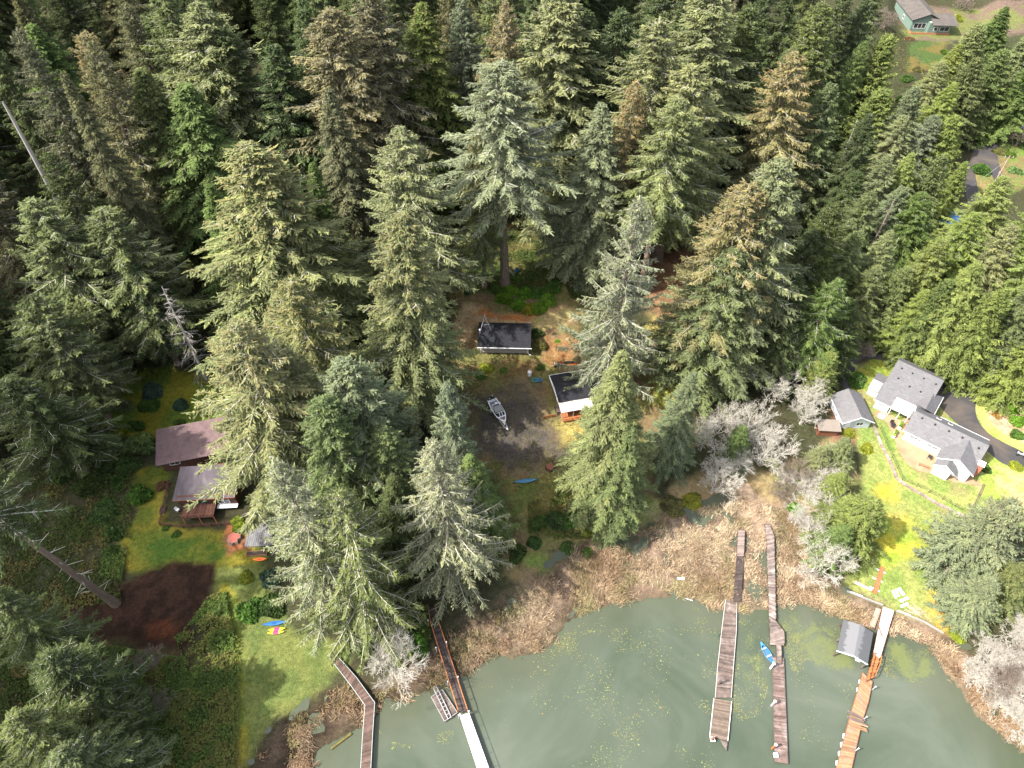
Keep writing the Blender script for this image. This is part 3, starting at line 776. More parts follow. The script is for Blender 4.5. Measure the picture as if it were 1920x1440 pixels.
PROTO = {
    'open': [conifer('conifer_tree', 11 + k, 50, 8.0, .2, .62, (4, 7), .5, -.1, .42, .26, .66, .5, 1.0, 1.0, .75, .75, .26) for k in range(3)],
    'dense': [conifer('conifer_tree', 31 + k, 50, 8.2, .1, .55, (5, 8), .6, -.2, .45, .18, .62, .42, 1.0, 1.05, .7, .5, .29, bulge=.7) for k in range(3)],
    'hem': [conifer('conifer_tree', 51 + k, 50, 8.0, .08, .6, (5, 8), .35, -.25, .5, .06, .85, .36, .95, 1.2, 1.0, .25, .32, conek=.3, flat=.5) for k in range(3)],
    'high': [conifer('conifer_tree', 71 + k, 50, 8.6, .46, .55, (4, 7), .45, -.2, .4, .2, .6, .5, 1.0, 1.0, .8, .6, .27, bulge=.6) for k in range(2)],
    'young': [conifer('conifer_tree', 91 + k, 24, 5.6, .03, .42, (5, 8), .7, -.12, .42, .2, .74, .34, .95, .95, .45, .3, .3, conek=.6, bulge=.8) for k in range(3)],
    'silver': [conifer('conifer_tree', 101 + k, 40, 9.0, .1, .75, (4, 7), .55, -.05, .42, .34, .78, .34, .85, .85, .8, 1.0, .24, bulge=.9) for k in range(2)],
    'cyp': [conifer('conifer_tree', 111, 24, 3.6, .02, .36, (6, 9), 1.1, .7, .35, .1, .55, .3, 1.15, .75, .3, .1, .26, conek=.2, bulge=.8)],
    'lean': [conifer('conifer_tree', 121, 48, 7.0, .66, .7, (4, 6), .4, -.2, .45, .2, .6, .5, .9, 1.0, .7, .8, .26, bulge=.7)],
}
PH = dict(open=50, dense=50, hem=50, high=50, young=24, silver=40, cyp=24, lean=48)
PR = dict(open=7.0, dense=7.6, hem=6.6, high=7.8, young=5.2, silver=8.4, cyp=3.4, lean=6.3)
TINT = dict(po=(.182, .205, .096), tp=(.215, .204, .108), g=(.112, .155, .052), yg=(.168, .21, .064), d=(.078, .102, .044), gg=(.16, .19, .108), sv=(.212, .236, .138), m=(.13, .16, .068), dt=(.14, .142, .076))
used = {k: 0 for k in PROTO}
placed = []
def plant(x, y, h, r, kind, tint, cone, label, group, zoff=0, tilt=None):
    k = used[kind]
    used[kind] += 1
    src = PROTO[kind][k % len(PROTO[kind])]
    o = src if k < len(PROTO[kind]) else copy_thing(src)
    o.location = (x, y, hz(x, y) - .15)
    o.rotation_euler = tilt or (random.gauss(0, .025), random.gauss(0, .025), random.uniform(0, 6.28))
    s = r / PR[kind]
    o.scale = (s * random.uniform(.9, 1.1), s * random.uniform(.9, 1.1), h / PH[kind])
    tag(o, label, 'tree', group)
    j = random.uniform(.9, 1.1)
    c = (TINT[tint][0] * j * random.uniform(.95, 1.05), TINT[tint][1] * j, TINT[tint][2] * j * random.uniform(.9, 1.1), min(1, cone))
    for ch in o.children: ch.color = c
    placed.append((x, y, r))
    return o
def at_apex(u, v, h):
    z = 3.0
    for k in range(5):
        x, y = pz(u, v, z + h)
        z = hz(x, y)
    return x, y
TR = [
    # apex pixel, height, half width in pixels, kind, tint, cones, label
    (55, 40, 46, 72, 'hem', 'g', 0, 'bright green hemlock at the far upper left corner'),
    (145, 48, 50, 62, 'open', 'tp', .6, 'tan-tipped spruce leaning left with ragged one-sided branches, upper left'),
    (238, 120, 46, 70, 'hem', 'm', 0, 'mid green hemlock right of the ragged tan-tipped spruce'),
    (300, -25, 54, 80, 'open', 'm', 0, 'tall olive spruce with pale upper trunk cut by the top edge'),
    (365, 3, 54, 105, 'open', 'po', .1, 'pale spruce with long separate swooping branches at the upper left'),
    (335, 152, 44, 92, 'hem', 'g', 0, 'broad green hemlock below the swooping-branched pale spruce'),
    (395, 345, 36, 60, 'hem', 'g', 0, 'lower green hemlock filling in left of the golden full-skirted spruce'),
    (430, 45, 50, 62, 'dense', 'd', 0, 'dim olive spruce just right of the swooping-branched pale spruce'),
    (500, 85, 48, 70, 'dense', 'd', 0, 'dark shaded spruce above the golden full-skirted spruce'),
    (555, 20, 52, 62, 'dense', 'd', 0, 'dark shaded spruce left of the tan column-like giant'),
    (607, 12, 56, 92, 'dense', 'tp', .2, 'tan column-like giant spruce, left of centre at the top'),
    (465, 272, 48, 112, 'dense', 'po', .35, 'golden full-skirted spruce between the dark left forest and the centre'),
    (565, 305, 38, 48, 'hem', 'g', 0, 'narrow green hemlock tucked right of the golden full-skirted spruce'),
    (185, 388, 38, 88, 'open', 'm', 0, 'shaded spruce with drooping arms above the mossy left lawn'),
    (42, 365, 40, 98, 'open', 'm', 0, 'large shaded spruce at the left edge below the bare pole trunk'),
    (112, 430, 32, 70, 'open', 'd', 0, 'dim spruce between the two large shaded spruces at left'),
    (235, 490, 28, 56, 'open', 'd', 0, 'low dark spruce beside the blue tarp'),
    (700, -20, 56, 92, 'open', 'dt', .1, 'brownish dull spruce with hanging boughs, right of the tan giant'),
    (790, 5, 52, 80, 'hem', 'g', .7, 'vivid green fir with an orange-brown tip, top centre left'),
    (872, -5, 52, 52, 'dense', 'gg', 0, 'grey-green spruce between the orange-tipped fir and the top-centre giant'),
    (935, -8, 54, 50, 'open', 'tp', .5, 'brownish slender spruce straight above the tall bare-trunked spruce'),
    (1045, -22, 56, 98, 'dense', 'po', .05, 'massive pale spruce at the top centre'),
    (943, 118, 53, 100, 'high', 'sv', .05, 'tallest central spruce with a long bare lower trunk rising by the shrub bank'),
    (898, 245, 40, 40, 'open', 'po', .5, 'small brown-tipped spruce leaning on the left of the tallest central spruce'),
    (1098, 10, 52, 62, 'dense', 'd', 0, 'dark spruce in the gap right of the massive top-centre spruce'),
    (1165, 5, 50, 60, 'dense', 'd', 0, 'dark spruce left of the pale wall of crowns'),
    (1175, 150, 48, 46, 'open', 'tp', .9, 'slim spruce with a rusty cone-laden tip right of centre'),
    (1128, 188, 45, 62, 'hem', 'gg', 0, 'light grey-green hemlock left of the rusty-tipped slim spruce'),
    (745, 243, 48, 82, 'open', 'po', .1, 'pale open spruce left of the tallest central spruce'),
    (722, 398, 49, 93, 'dense', 'po', .3, 'broad rounded olive spruce left of the dark-roofed cabin'),
    (1190, 372, 47, 74, 'silver', 'sv', .05, 'silvery spruce with twin spires right of the cabin'),
    (1180, 636, 43, 76, 'hem', 'po', .1, 'leafy olive fir overhanging the deck house roof'),
    (1170, 795, 30, 52, 'hem', 'm', 0, 'dense green fir on the bank below the deck house'),
    (1255, 32, 56, 92, 'open', 'po', .05, 'tall pale spruce in the wall of crowns right of centre'),
    (1342, -18, 56, 104, 'dense', 'po', .05, 'huge pale spruce with many grey limbs at the top right of centre'),
    (1305, 110, 50, 82, 'open', 'po', .05, 'pale spruce standing before the huge grey-limbed spruce'),
    (1262, 190, 48, 74, 'high', 'po', .1, 'pale spruce with its leaning bare trunk showing over the red-brown track'),
    (1420, 0, 50, 64, 'dense', 'd', 0, 'dark spruce in the shade right of the huge grey-limbed spruce'),
    (1470, 78, 42, 48, 'dense', 'm', 0, 'green spruce left of the rusty orange spruce'),
    (1555, 2, 48, 58, 'dense', 'm', 0, 'tapering olive green spruce at the top right of the big forest'),
    (1568, 155, 38, 52, 'dense', 'm', 0, 'olive spruce under the tapering top-edge spruce'),
    (1503, 85, 46, 70, 'open', 'tp', .6, 'rusty orange spruce heavy with cones at the upper right'),
    (1607, 74, 38, 36, 'dense', 'g', 0, 'small dark green spruce beside the yellow-green spires'),
    (1672, 66, 30, 36, 'cyp', 'yg', 0, 'yellow-green spire below the green house'),
    (1648, 165, 28, 40, 'cyp', 'yg', 0, 'lower yellow-green spire in front of the taller one'),
    (1612, 318, 28, 44, 'dense', 'd', 0, 'dark spruce in the shaded ravine beneath the yellow-green spires'),
    (1400, 328, 48, 80, 'open', 'tp', .45, 'golden spruce with orange cone clusters, right of the red-brown track'),
    (1468, 292, 50, 92, 'dense', 'gg', 0, 'soft grey-green spruce joined to the golden coned spruce'),
    (1375, 470, 36, 88, 'dense', 'm', 0, 'green lower spruce filling the skirt of the golden coned spruce'),
    (1566, 512, 28, 52, 'open', 'g', 0, 'dark green drooping spruce over the driveway entrance'),
    (1557, 664, 13, 26, 'cyp', 'yg', 0, 'clipped yellow-green cypress beside the small grey-roofed garage'),
    (1398, 800, 12, 30, 'young', 'g', 0, 'small dark green spruce among the white lichen alders'),
    (1292, 695, 28, 42, 'dense', 'gg', .1, 'grey-green spruce left of the white lichen alders'),
    (1592, 822, 9, 30, 'young', 'po', 0, 'olive young fir below the small grey-roofed garage'),
    (1548, 838, 8, 26, 'young', 'po', 0, 'smaller olive fir left of its twin under the garage'),
    (1634, 932, 14, 58, 'young', 'yg', 0, 'yellow-green fir throwing its shadow on the bright right lawn'),
    (1592, 985, 11, 36, 'young', 'g', 0, 'green fir at the shore end of the bright right lawn'),
    (1578, 888, 8, 26, 'young', 'yg', 0, 'small yellow-green fir at the upper edge of the right lawn'),
    (1908, 945, 20, 76, 'young', 'gg', .3, 'big full grey-green spruce beside the lawn at the right edge'),
    (1862, 1085, 12, 46, 'young', 'gg', .2, 'shorter spruce at the lower side of the big right-edge spruce'),
    (1932, 1060, 13, 46, 'young', 'm', .2, 'spruce cut by the right edge above the white brush'),
    (402, 598, 47, 104, 'open', 'po', .35, 'tall sunlit tan spruce leaning over the brown house'),
    (545, 518, 42, 88, 'open', 'po', .35, 'olive spruce with a bare pale leader behind the tan leaning spruce'),
    (650, 672, 40, 104, 'dense', 'gg', 0, 'wide grey-green spruce between the brown house and the yard'),
    (595, 745, 38, 88, 'dense', 'm', 0, 'mid green spruce left of the wide grey-green spruce'),
    (690, 800, 30, 80, 'dense', 'm', 0, 'shaded green spruce below the wide grey-green spruce'),
    (520, 640, 38, 76, 'dense', 'po', .1, 'olive spruce right behind the tan leaning spruce'),
    (545, 868, 42, 118, 'silver', 'sv', 0, 'big silver-green spruce overhanging the left lawn and kayaks'),
    (625, 935, 36, 118, 'silver', 'm', 0, 'big dark green spruce right of the overhanging silver one'),
    (828, 815, 39, 112, 'silver', 'sv', 0, 'silver spruce with bold ribbed branches at the head of the orange-railed walkway'),
    (845, 722, 36, 54, 'dense', 'gg', 0, 'grey-green spruce between the ribbed silver spruce and the white boat'),
    (885, 850, 26, 58, 'hem', 'g', 0, 'dark green hemlock hugging the right side of the ribbed silver spruce'),
    (740, 905, 26, 62, 'hem', 'd', 0, 'dark hemlock left of the ribbed silver spruce'),
    (12, 700, 28, 82, 'open', 'd', 0, 'dark spruce at the left edge level with the mossy lawn'),
    (35, 555, 30, 88, 'open', 'm', 0, 'shaded spruce at the left edge with sun-touched arms'),
    (80, 600, 27, 62, 'open', 'm', 0, 'shaded spruce just above the mossy left lawn with pale drooping arms'),
    (-25, 1110, 28, 70, 'open', 'm', 0, 'dark spruce seen from above at the left edge below the leaning trunk'),
    (62, 1235, 26, 84, 'open', 'd', 0, 'dark spruce seen from above beside the brush clearing, left'),
    (150, 1300, 20, 60, 'open', 'd', 0, 'smaller dark spruce at the edge of the bramble patch'),
    (25, 1345, 28, 84, 'open', 'm', 0, 'dark spruce near the lower left corner'),
    (115, 1395, 24, 84, 'open', 'm', 0, 'dark spruce at the bottom edge left of the brambles'),
    (190, 1440, 16, 60, 'open', 'd', 0, 'low dark spruce at the bottom edge against the brambles'),
]
for u, v, h, hw, kind, ti, cn, lab in TR:
    x, y = at_apex(u, v, h)
    dep = y * math.cos(PITCH) + (CAMH - h * .6) * math.sin(PITCH)
    plant(x, y, h, hw * (1.46 if h > 43 else 1.25) * dep / FPX, kind, ti, cn, lab, 'tall conifers around the lake homes')
# belt of close young conifers along the lane, and the clump above the white house
BELT = [(1895, 12, 24, 46, 'g', 'young conifer at the top right corner of the belt'), (1845, 42, 24, 46, 'po', 'pale young conifer right of the green house'), (1800, 80, 24, 46, 'yg', 'yellowish young conifer below the green house'),
    (1762, 112, 24, 46, 'po', 'olive young conifer beside the green house lawn'), (1725, 160, 24, 46, 'gg', 'grey-green young conifer below the vegetable frames'), (1790, 150, 24, 46, 'yg', 'yellow-green young conifer mid belt beneath the yellowish one'),
    (1842, 110, 25, 50, 'm', 'green young conifer on the lane side of the belt'), (1890, 90, 25, 50, 'm', 'dark sided young conifer near the right edge'), (1940, 55, 26, 52, 'm', 'young conifer cut by the right edge near the top'), (1945, 120, 22, 50, 'g', 'green young conifer cut by the right edge above the lane'), (1700, 215, 25, 50, 'po', 'olive young conifer on the ravine side of the belt'),
    (1748, 212, 25, 46, 'gg', 'grey-green young conifer in the middle of the belt'), (1800, 215, 25, 50, 'yg', 'bright young conifer overlooking the lane bend'), (1660, 290, 26, 50, 'po', 'olive young conifer at the ravine beside the grey snag'),
    (1720, 285, 25, 46, 'yg', 'yellow-green young conifer in the middle of the belt'), (1772, 290, 25, 46, 'm', 'green young conifer beside the upper lane'), (1690, 345, 25, 46, 'gg', 'grey-green young conifer right of the dead grey snag'),
    (1632, 352, 27, 50, 'm', 'green young conifer left of the dead grey snag'), (1738, 362, 25, 50, 'g', 'green young conifer over the blue tarp'), (1600, 425, 26, 50, 'm', 'shaded young conifer low in the belt'),
    (1668, 425, 25, 50, 'po', 'olive young conifer at the foot of the belt'), (1555, 445, 27, 46, 'g', 'dark young conifer at the left foot of the belt'), (1812, 302, 18, 34, 'yg', 'small bright young conifer with feathery tiers beside the lane'),
    (1640, 500, 20, 44, 'm', 'short green conifer above the driveway bend'), (1700, 500, 20, 44, 'm', 'short green conifer between the brush and the bright clump')]
for u, v, h, hw, ti, lab in BELT:
    x, y = at_apex(u, v, h)
    plant(x, y, h, hw * 1.12 * (y * math.cos(PITCH) + 98 * math.sin(PITCH)) / FPX, random.choice(['young', 'dense', 'hem']), ti, 0, lab, 'belt of young conifers along the lane')
CLUMP = [(1890, 352, 27, 62, 'yg', 'bright young conifer at the top of the clump, right edge'), (1832, 418, 27, 62, 'yg', 'bright conifer at the upper left of the clump beside the blue tarp'), (1768, 470, 25, 52, 'yg', 'bright conifer on the left shoulder of the clump'),
    (1905, 445, 27, 60, 'po', 'olive conifer in the clump at the right edge'), (1968, 392, 27, 60, 'yg', 'conifer cut by the right edge beside the top of the bright clump'), (1985, 470, 27, 60, 'yg', 'conifer cut by the right edge at mid height of the bright clump'), (1962, 545, 26, 60, 'm', 'green conifer cut by the right edge low in the bright clump'), (1970, 640, 20, 52, 'yg', 'bright conifer cut by the right edge over the garden bed'), (1848, 510, 27, 62, 'yg', 'bright conifer in the heart of the clump'), (1785, 548, 22, 52, 'g', 'green conifer in the lower left of the clump'),
    (1895, 562, 25, 58, 'yg', 'bright conifer low in the clump at the right edge'), (1738, 560, 18, 46, 'yg', 'bright short conifer at the left foot of the clump'), (1835, 560, 18, 50, 'g', 'green conifer behind the driveway loop'),
    (1908, 596, 18, 44, 'yg', 'bright conifer right behind the driveway loop'), (1768, 580, 11, 30, 'gg', 'blue-green small conifer above the driveway'), (1868, 622, 9, 26, 'g', 'small green conifer nearest the driveway loop')]
for u, v, h, hw, ti, lab in CLUMP:
    x, y = at_apex(u, v - 22, h)
    plant(x, y, h, hw * 1.12 * (y * math.cos(PITCH) + 98 * math.sin(PITCH)) / FPX, random.choice(['young', 'dense', 'hem']), ti, 0, lab, 'clump of bright conifers above the white house')
for u, v, h, ti, lab in [(1440, -60, 46, 'd', 'dark conifer at the top edge left of the green house, nearest the pale crowns'), (1490, -40, 46, 'd', 'dark conifer at the top edge behind the tapering spruce'), (1540, -90, 46, 'm', 'conifer cut by the top edge behind the tapering spruce'), (1590, -30, 44, 'd', 'dark conifer at the top edge right of the tapering spruce'), (1628, -10, 40, 'd', 'dark conifer at the top edge close to the green house'), (1655, -60, 42, 'm', 'conifer cut by the top edge left of the green house'),
    (1520, 70, 40, 'd', 'dark conifer between the rusty orange spruce and its neighbours'), (1505, 520, 26, 'd', 'shaded conifer left of the dark green drooping spruce'), (1530, 430, 30, 'd', 'shaded conifer above the dark green drooping spruce'), (1600, 560, 20, 'd', 'shaded low conifer right of the dark green drooping spruce'), (1480, 590, 20, 'd', 'low shaded conifer above the grey-white alders'), (1580, 380, 34, 'd', 'dark conifer in the ravine by the slim pale trunk'), (1640, 210, 34, 'd', 'dark conifer behind the yellow-green spires')]:
    x, y = at_apex(u, v, h)
    plant(x, y, h, 5.5 + h * .05, 'dense', ti, 0, lab, 'tall conifers around the lake homes')
# the leaning bare trunk tree, by its foot
p = pg(218, 1132)
plant(p.x, p.y, 44, 8, 'lean', 'd', .2, 'spruce with a long bare reddish trunk rooted at the brush clearing', 'tall conifers around the lake homes', tilt=(0, -.1, .5))
# deep forest behind and to the sides: the trunks and crowns that close the gaps
CLEAR = [[tuple(pg(u, v)[:2]) for u, v in pts] for pts in ([(840, 420), (1080, 430), (1100, 560), (1210, 480), (1320, 460), (1320, 780), (1250, 960), (940, 1080), (850, 860), (790, 720)],
    [(150, 735), (300, 680), (440, 690), (560, 1000), (660, 1240), (400, 1450), (90, 1450), (90, 1120), (230, 1050), (240, 860), (150, 820)])]
nfill = 0
fill = []
rf = random.Random(5)
for t in range(6000):
    x, y = rf.uniform(-215, 95), rf.uniform(60, 318)
    if y < 150 and x > -75 and not (-45 < x < 75 and y > 128): continue
    if x < -205 + (y < 130) * 20: continue
    if y < 175 and -8 < x < 8: continue
    u, v = proj(x, y, 5)
    if u < -130 or u > 1640 or (u > 1300 and v > 110) or (v > 240 and x > 24 + (318 - y) * .3): continue
    if any((x - a) ** 2 + (y - b) ** 2 < 8.2 ** 2 for a, b, r in placed): continue
    if any(sdist(np.array([x]), np.array([y]), W)[0] > -4 for W in CLEAR): continue
    h = rf.uniform(42, 54) + (6 if x < -130 else 0)
    ua, va = proj(x, y, h)
    if va < -430 and v < -40: continue
    plant(x, y, h, rf.uniform(6.8, 9.2), rf.choice(['dense', 'open', 'hem']), rf.choice(['d', 'd', 'm', 'dt']), 0, 'dim conifer deep in the crowded forest, one of many alike', 'dim conifers deep in the forest')
    nfill += 1
    if nfill >= 138: break
# tall shelter trees on the slope to the left: they keep the lower left of the place in shade
for k in range(26):
    y = 22 + k * 7.2 + rf.uniform(-3, 3)
    x = -93 - (y - 20) * .52 - rf.uniform(0, 12)
    if 58 < y < 108: continue
    plant(x, y, rf.uniform(50, 60), rf.uniform(7.5, 9.5), 'dense', 'd', 0, 'dim conifer deep in the crowded forest, one of many alike', 'dim conifers deep in the forest')
print('conifers', len(placed))
# ------------------------------------------------------------------ dead and leafless trees
def bare(name, seed, H, spread, m, n_stem=3, depth=5, kids=(2, 4), up=.35, rad=.13, ln=.34):
    rg = random.Random(seed)
    A_, B_, r0, r1 = [], [], [], []
    def grow_(p, d, l, r, k):
        e = p + d * l
        mid = p + d * l * .5 + Vector((rg.gauss(0, 1), rg.gauss(0, 1), rg.gauss(0, 1))) * l * .07
        A_.append(p); B_.append(mid); r0.append(r); r1.append(r * .85)
        A_.append(mid); B_.append(e); r0.append(r * .85); r1.append(r * .68)
        if k == 0: return
        for c in range(rg.randint(*kids)):
            q = rg.uniform(.45, 1.0)
            s = p.lerp(e, q) if q < .97 else e
            nd_ = (d + Vector((rg.gauss(0, 1), rg.gauss(0, 1), rg.gauss(0, .8))) * .55 * spread + Vector((0, 0, up * .25))).normalized()
            grow_(s, nd_, l * rg.uniform(.55, .85), max(.011, r * .56), k - 1)
    for s in range(n_stem):
        a = 6.283 * s / n_stem + rg.uniform(-.5, .5)
        dd = Vector((math.cos(a) * spread * rg.uniform(.3, .9), math.sin(a) * spread * rg.uniform(.3, .9), 1.0)).normalized()
        grow_(Vector((rg.uniform(-.15, .15), rg.uniform(-.15, .15), 0)), dd, H * ln, rad, depth)
    V, F_ = prisms([tuple(p) for p in A_], [tuple(p) for p in B_], r0, r1)
    root = bpy.data.objects.new(name, None)
    C.objects.link(root)
    big = np.array(r0) > rad * .5
    bi = np.repeat(big, 3)
    n = np.repeat(np.where(big)[0] * 6, 6) + np.tile(np.arange(6), big.sum())
    k6 = big.sum()
    Fb = (np.arange(k6)[:, None, None] * 6 + np.array([[0, 1, 4, 3], [1, 2, 5, 4], [2, 0, 3, 5]])[None]).reshape(-1, 4)
    np_mesh('trunk', V[n], Fb, m, root)
    k6 = (~big).sum()
    n = np.repeat(np.where(~big)[0] * 6, 6) + np.tile(np.arange(6), k6)
    Fb = (np.arange(k6)[:, None, None] * 6 + np.array([[0, 1, 4, 3], [1, 2, 5, 4], [2, 0, 3, 5]])[None]).reshape(-1, 4)
    np_mesh('crown', V[n], Fb, m, root)
    return root
ALD = [bare('bare_tree', 3 + k, 8.5, .95, M['lichen'], 4, 6, (2, 4), .3, .1, .32) for k in range(3)]
BRS = [bare('bare_tree', 23 + k, 4.2, 1.1, M['lichen'], 6, 5, (3, 4), .4, .06, .34) for k in range(2)]
BRN = [bare('bare_tree', 43 + k, 5.5, .9, M['twig'], 5, 5, (3, 4), .5, .06, .32) for k in range(2)]
ua = {}
def put(src, u, v, s, label, cat, group, rz=None):
    k = ua.get(id(src), 0)
    ua[id(src)] = k + 1
    s0 = src[k % len(src)]
    o = s0 if k < len(src) else copy_thing(s0)
    o.location = pg(u, v, -.1)
    o.rotation_euler = (0, 0, random.uniform(0, 6.28) if rz is None else rz)
    o.scale = (s, s, s)
    tag(o, label, cat, group)
    return o
for u, v, s, l in [(1350, 868, 1.35, 'white lichen alder left of the small dark green spruce'), (1335, 920, 1.2, 'whitest alder, hanging over the shore path below the small spruce'), (1425, 872, 1.35, 'white lichen alder right of the small dark green spruce'),
    (1465, 745, 1.5, 'grey-white alder left of the clipped cypress'), (1500, 795, 1.25, 'grey-white alder between the clipped cypress and the garage'), (1405, 825, 1.35, 'white lichen alder above the small dark green spruce'),
    (1345, 812, 1.1, 'white lichen alder beside the golden coned spruce'), (1510, 600, .9, 'grey leafless tree in the shade by the drooping spruce'), (1645, 520, .9, 'grey leafless tree above the driveway bend'), (1690, 492, .8, 'pale leafless tree between the belt and the bright clump'),
    (742, 1258, 1.5, 'spreading white leafless tree between the two left walkways'), (1530, 1075, 1.35, 'white leafless tree at the shore below the right lawn firs'), (1525, 1010, 1.3, 'white leafless tree left of the yellow-green fir'), (1625, 480, .7, 'grey leafless tree under the foot of the young conifer belt'),
    (1550, 870, .75, 'pale leafless tree below the small shed roof')]:
    put(ALD, u, v, s, l, 'tree', 'leafless lichen trees')
for u, v, s, l in [(1905, 1200, 1.5, 'white brush topmost on the right shore'), (1845, 1230, 1.3, 'white brush by the lawn corner on the right shore'), (1885, 1255, 1.5, 'white brush in the middle of the right shore thicket'), (1825, 1275, 1.2, 'white brush nearest the green algae, right shore'),
    (1905, 1310, 1.5, 'white brush over the water at the right edge'), (1868, 1325, 1.2, 'white brush leaning out over the water, right'), (1915, 1370, 1.3, 'lowest white brush at the right edge'), (1560, 1050, 1.2, 'white brush by the shore fir'), (1500, 985, 1.0, 'pale brush right of the straight walkway head'),
    (1470, 905, 1.0, 'pale brush above the shore walkways'), (1540, 900, 1.3, 'pale tan brush in the thicket left of the right lawn'), (1520, 930, 1.3, 'pale brush left of the olive firs'), (1560, 935, 1.2, 'pale brush beside the yellow-green fir')]:
    put(BRS, u, v, s, l, 'brush', 'white brush thickets on the shore')
for u, v, s, l in [(1612, 672, .95, 'round brown leafless shrub in the driveway island'), (1900, 275, 1.4, 'brown leafless shrub by the lane'), (1650, 55, 1.6, 'dark leafless tree left of the green house'), (1800, 20, 1.3, 'pink-brown leafless tree behind the green house'),
    (1590, 540, 1.3, 'brown leafless thicket in the ravine'), (1490, 895, 1.1, 'brown brush at the head of the shore'), (1895, 1260, 1.2, 'brown brush within the white thicket'), (1860, 1290, 1.1, 'brown brush low in the white thicket'), (1460, 930, 1.0, 'brown brush above the straight walkway'),
    (290, 1245, .9, 'thin grey brush lying in the brush clearing'), (300, 1330, .9, 'thin grey brush among the brambles')]:
    put(BRN, u, v, s, l, 'brush', 'brown leafless brush')
# dead conifers
def snag(name, seed, H, rad, nl, ll, m, z0=.1, droop=-.1, sub=5):
    rg = np.random.default_rng(seed)
    root = bpy.data.objects.new(name, None)
    C.objects.link(root)
    TV, TF, (tz, ox, oy) = trunk_np(H, rad, rad * .25, rg, .1)
    z = rg.uniform(z0 * H, H * .98, nl)
    az = rg.uniform(0, 6.283, nl)
    L = ll * (1.05 - z / H) ** .7 * rg.uniform(.4, 1.1, nl)
    o = np.stack([np.interp(z, tz, ox), np.interp(z, tz, oy), z], 1)
    D = np.stack([np.cos(az), np.sin(az), droop + rg.normal(0, .15, nl)], 1)
    e = o + D * L[:, None]
    A_, B_, a, b = [o], [e], [np.full(nl, .07)], [np.full(nl, .02)]
    i = np.repeat(np.arange(nl), sub)
    t = rg.uniform(.25, 1, len(i))
    p = o[i] + D[i] * (L[i] * t)[:, None]
    A_.append(p); B_.append(p + (D[i] * .5 + rg.normal(0, .6, (len(i), 3)) + np.array([0, 0, -.35])) * (rg.uniform(.2, .5, len(i)) * L[i] * .55)[:, None])
    a.append(np.full(len(i), .03)); b.append(np.full(len(i), .012))
    V, F_ = prisms(np.concatenate(A_), np.concatenate(B_), np.concatenate(a), np.concatenate(b))
    AV, AF = join([(TV, TF), (V, F_)])
    np_mesh('trunk', AV, AF, m, root)
    return root
def by_top(o, u, v, h, label, tilt=(0, 0, 0)):
    x, y = at_apex(u, v, h)
    o.location = (x, y, hz(x, y) - .1)
    o.rotation_euler = tilt
    tag(o, label, 'tree')
by_top(snag('dead_tree', 5, 26, .3, 110, 5.2, M['snag'], .1, -.18, 9), 303, 535, 26, 'dead grey tree with an orange broken tip and hanging bare limbs')
by_top(snag('dead_tree', 6, 46, .75, 30, 1.4, M['snag'], .3, .1, 2), 2, 190, 46, 'bare grey pole trunk leaning left at the upper left edge')
by_top(snag('dead_tree', 7, 30, .28, 24, 2.2, M['snag'], .4, .0, 3), 1608, 222, 30, 'slim pale dead trunk in front of the rusty orange spruce')
by_top(snag('dead_tree', 8, 26, .25, 90, 2.2, M['twig'], .2, .0, 6), 1680, 372, 26, 'dead grey snag with fine bare twigs inside the conifer belt')
by_top(snag('dead_tree', 9, 40, .4, 40, 1.5, M['snag'], .3, 0, 3), 300, 30, 46, 'pale bare leader of a dying spruce near the top left')
by_top(snag('dead_tree', 12, 34, .3, 40, 2.0, M['snag'], .3, 0, 3), 308, 146, 42, 'broken pale snag tip beside the green hemlock')
# ------------------------------------------------------------------ shrubs
def shrub(name, seed, n=2600, leaf=.2, lump=.35):
    rg = np.random.default_rng(seed)
    d = rg.normal(0, 1, (n, 3))
    d /= np.linalg.norm(d, axis=1, keepdims=True)
    d[:, 2] = np.abs(d[:, 2]) * 1.0 - .12
    cen = rg.normal(0, 1, (14, 3)); cen /= np.linalg.norm(cen, axis=1, keepdims=True); cen[:, 2] = np.abs(cen[:, 2])
    near = (d @ cen.T).max(1)
    r = (1 - lump + lump * np.clip((near - .55) / .4, 0, 1)) * rg.uniform(.55, 1.0, n) ** .35
    c = d * r[:, None] * np.array([1, 1, .8])
    ax = d + rg.normal(0, .7, (n, 3)); ax /= np.linalg.norm(ax, axis=1, keepdims=True)
    ac = np.cross(ax, d + rg.normal(0, .5, (n, 3))); ac /= np.linalg.norm(ac, axis=1, keepdims=True) + 1e-9
    l = leaf * rg.uniform(.5, 1.1, n)[:, None] * .5
    w_ = l * .55
    V = np.stack([c - ax * l, c + ac * w_, c + ax * l, c - ac * w_], 1).reshape(-1, 3)
    root = bpy.data.objects.new(name, None)
    C.objects.link(root)
    lv = np.clip(.5 * rg.uniform(0, 1, 14)[(d @ cen.T).argmax(1)] + .5 * rg.uniform(0, 1, n), 0, 1)
    np_mesh('foliage', V, np.arange(4 * n).reshape(-1, 4), M['leaf'], root, {'lv': ('FLOAT', np.repeat(lv, 4)), 'cone': ('FLOAT', np.zeros(4 * n))})
    k = 14
    a = rg.uniform(0, 6.28, k)
    e = np.stack([np.cos(a) * .5, np.sin(a) * .5, rg.uniform(.3, .6, k)], 1)
    V, F_ = prisms(np.zeros((k, 3)) + np.array([0, 0, -.1]), e, .035, .012)
    np_mesh('stem', V, F_, M['twig'], root)
    return root
SHR = [shrub('shrub', 5 + k, 1500, .34, .5) for k in range(3)]
FINE = [shrub('shrub', 25 + k, 2600, .2, .55) for k in range(3)]
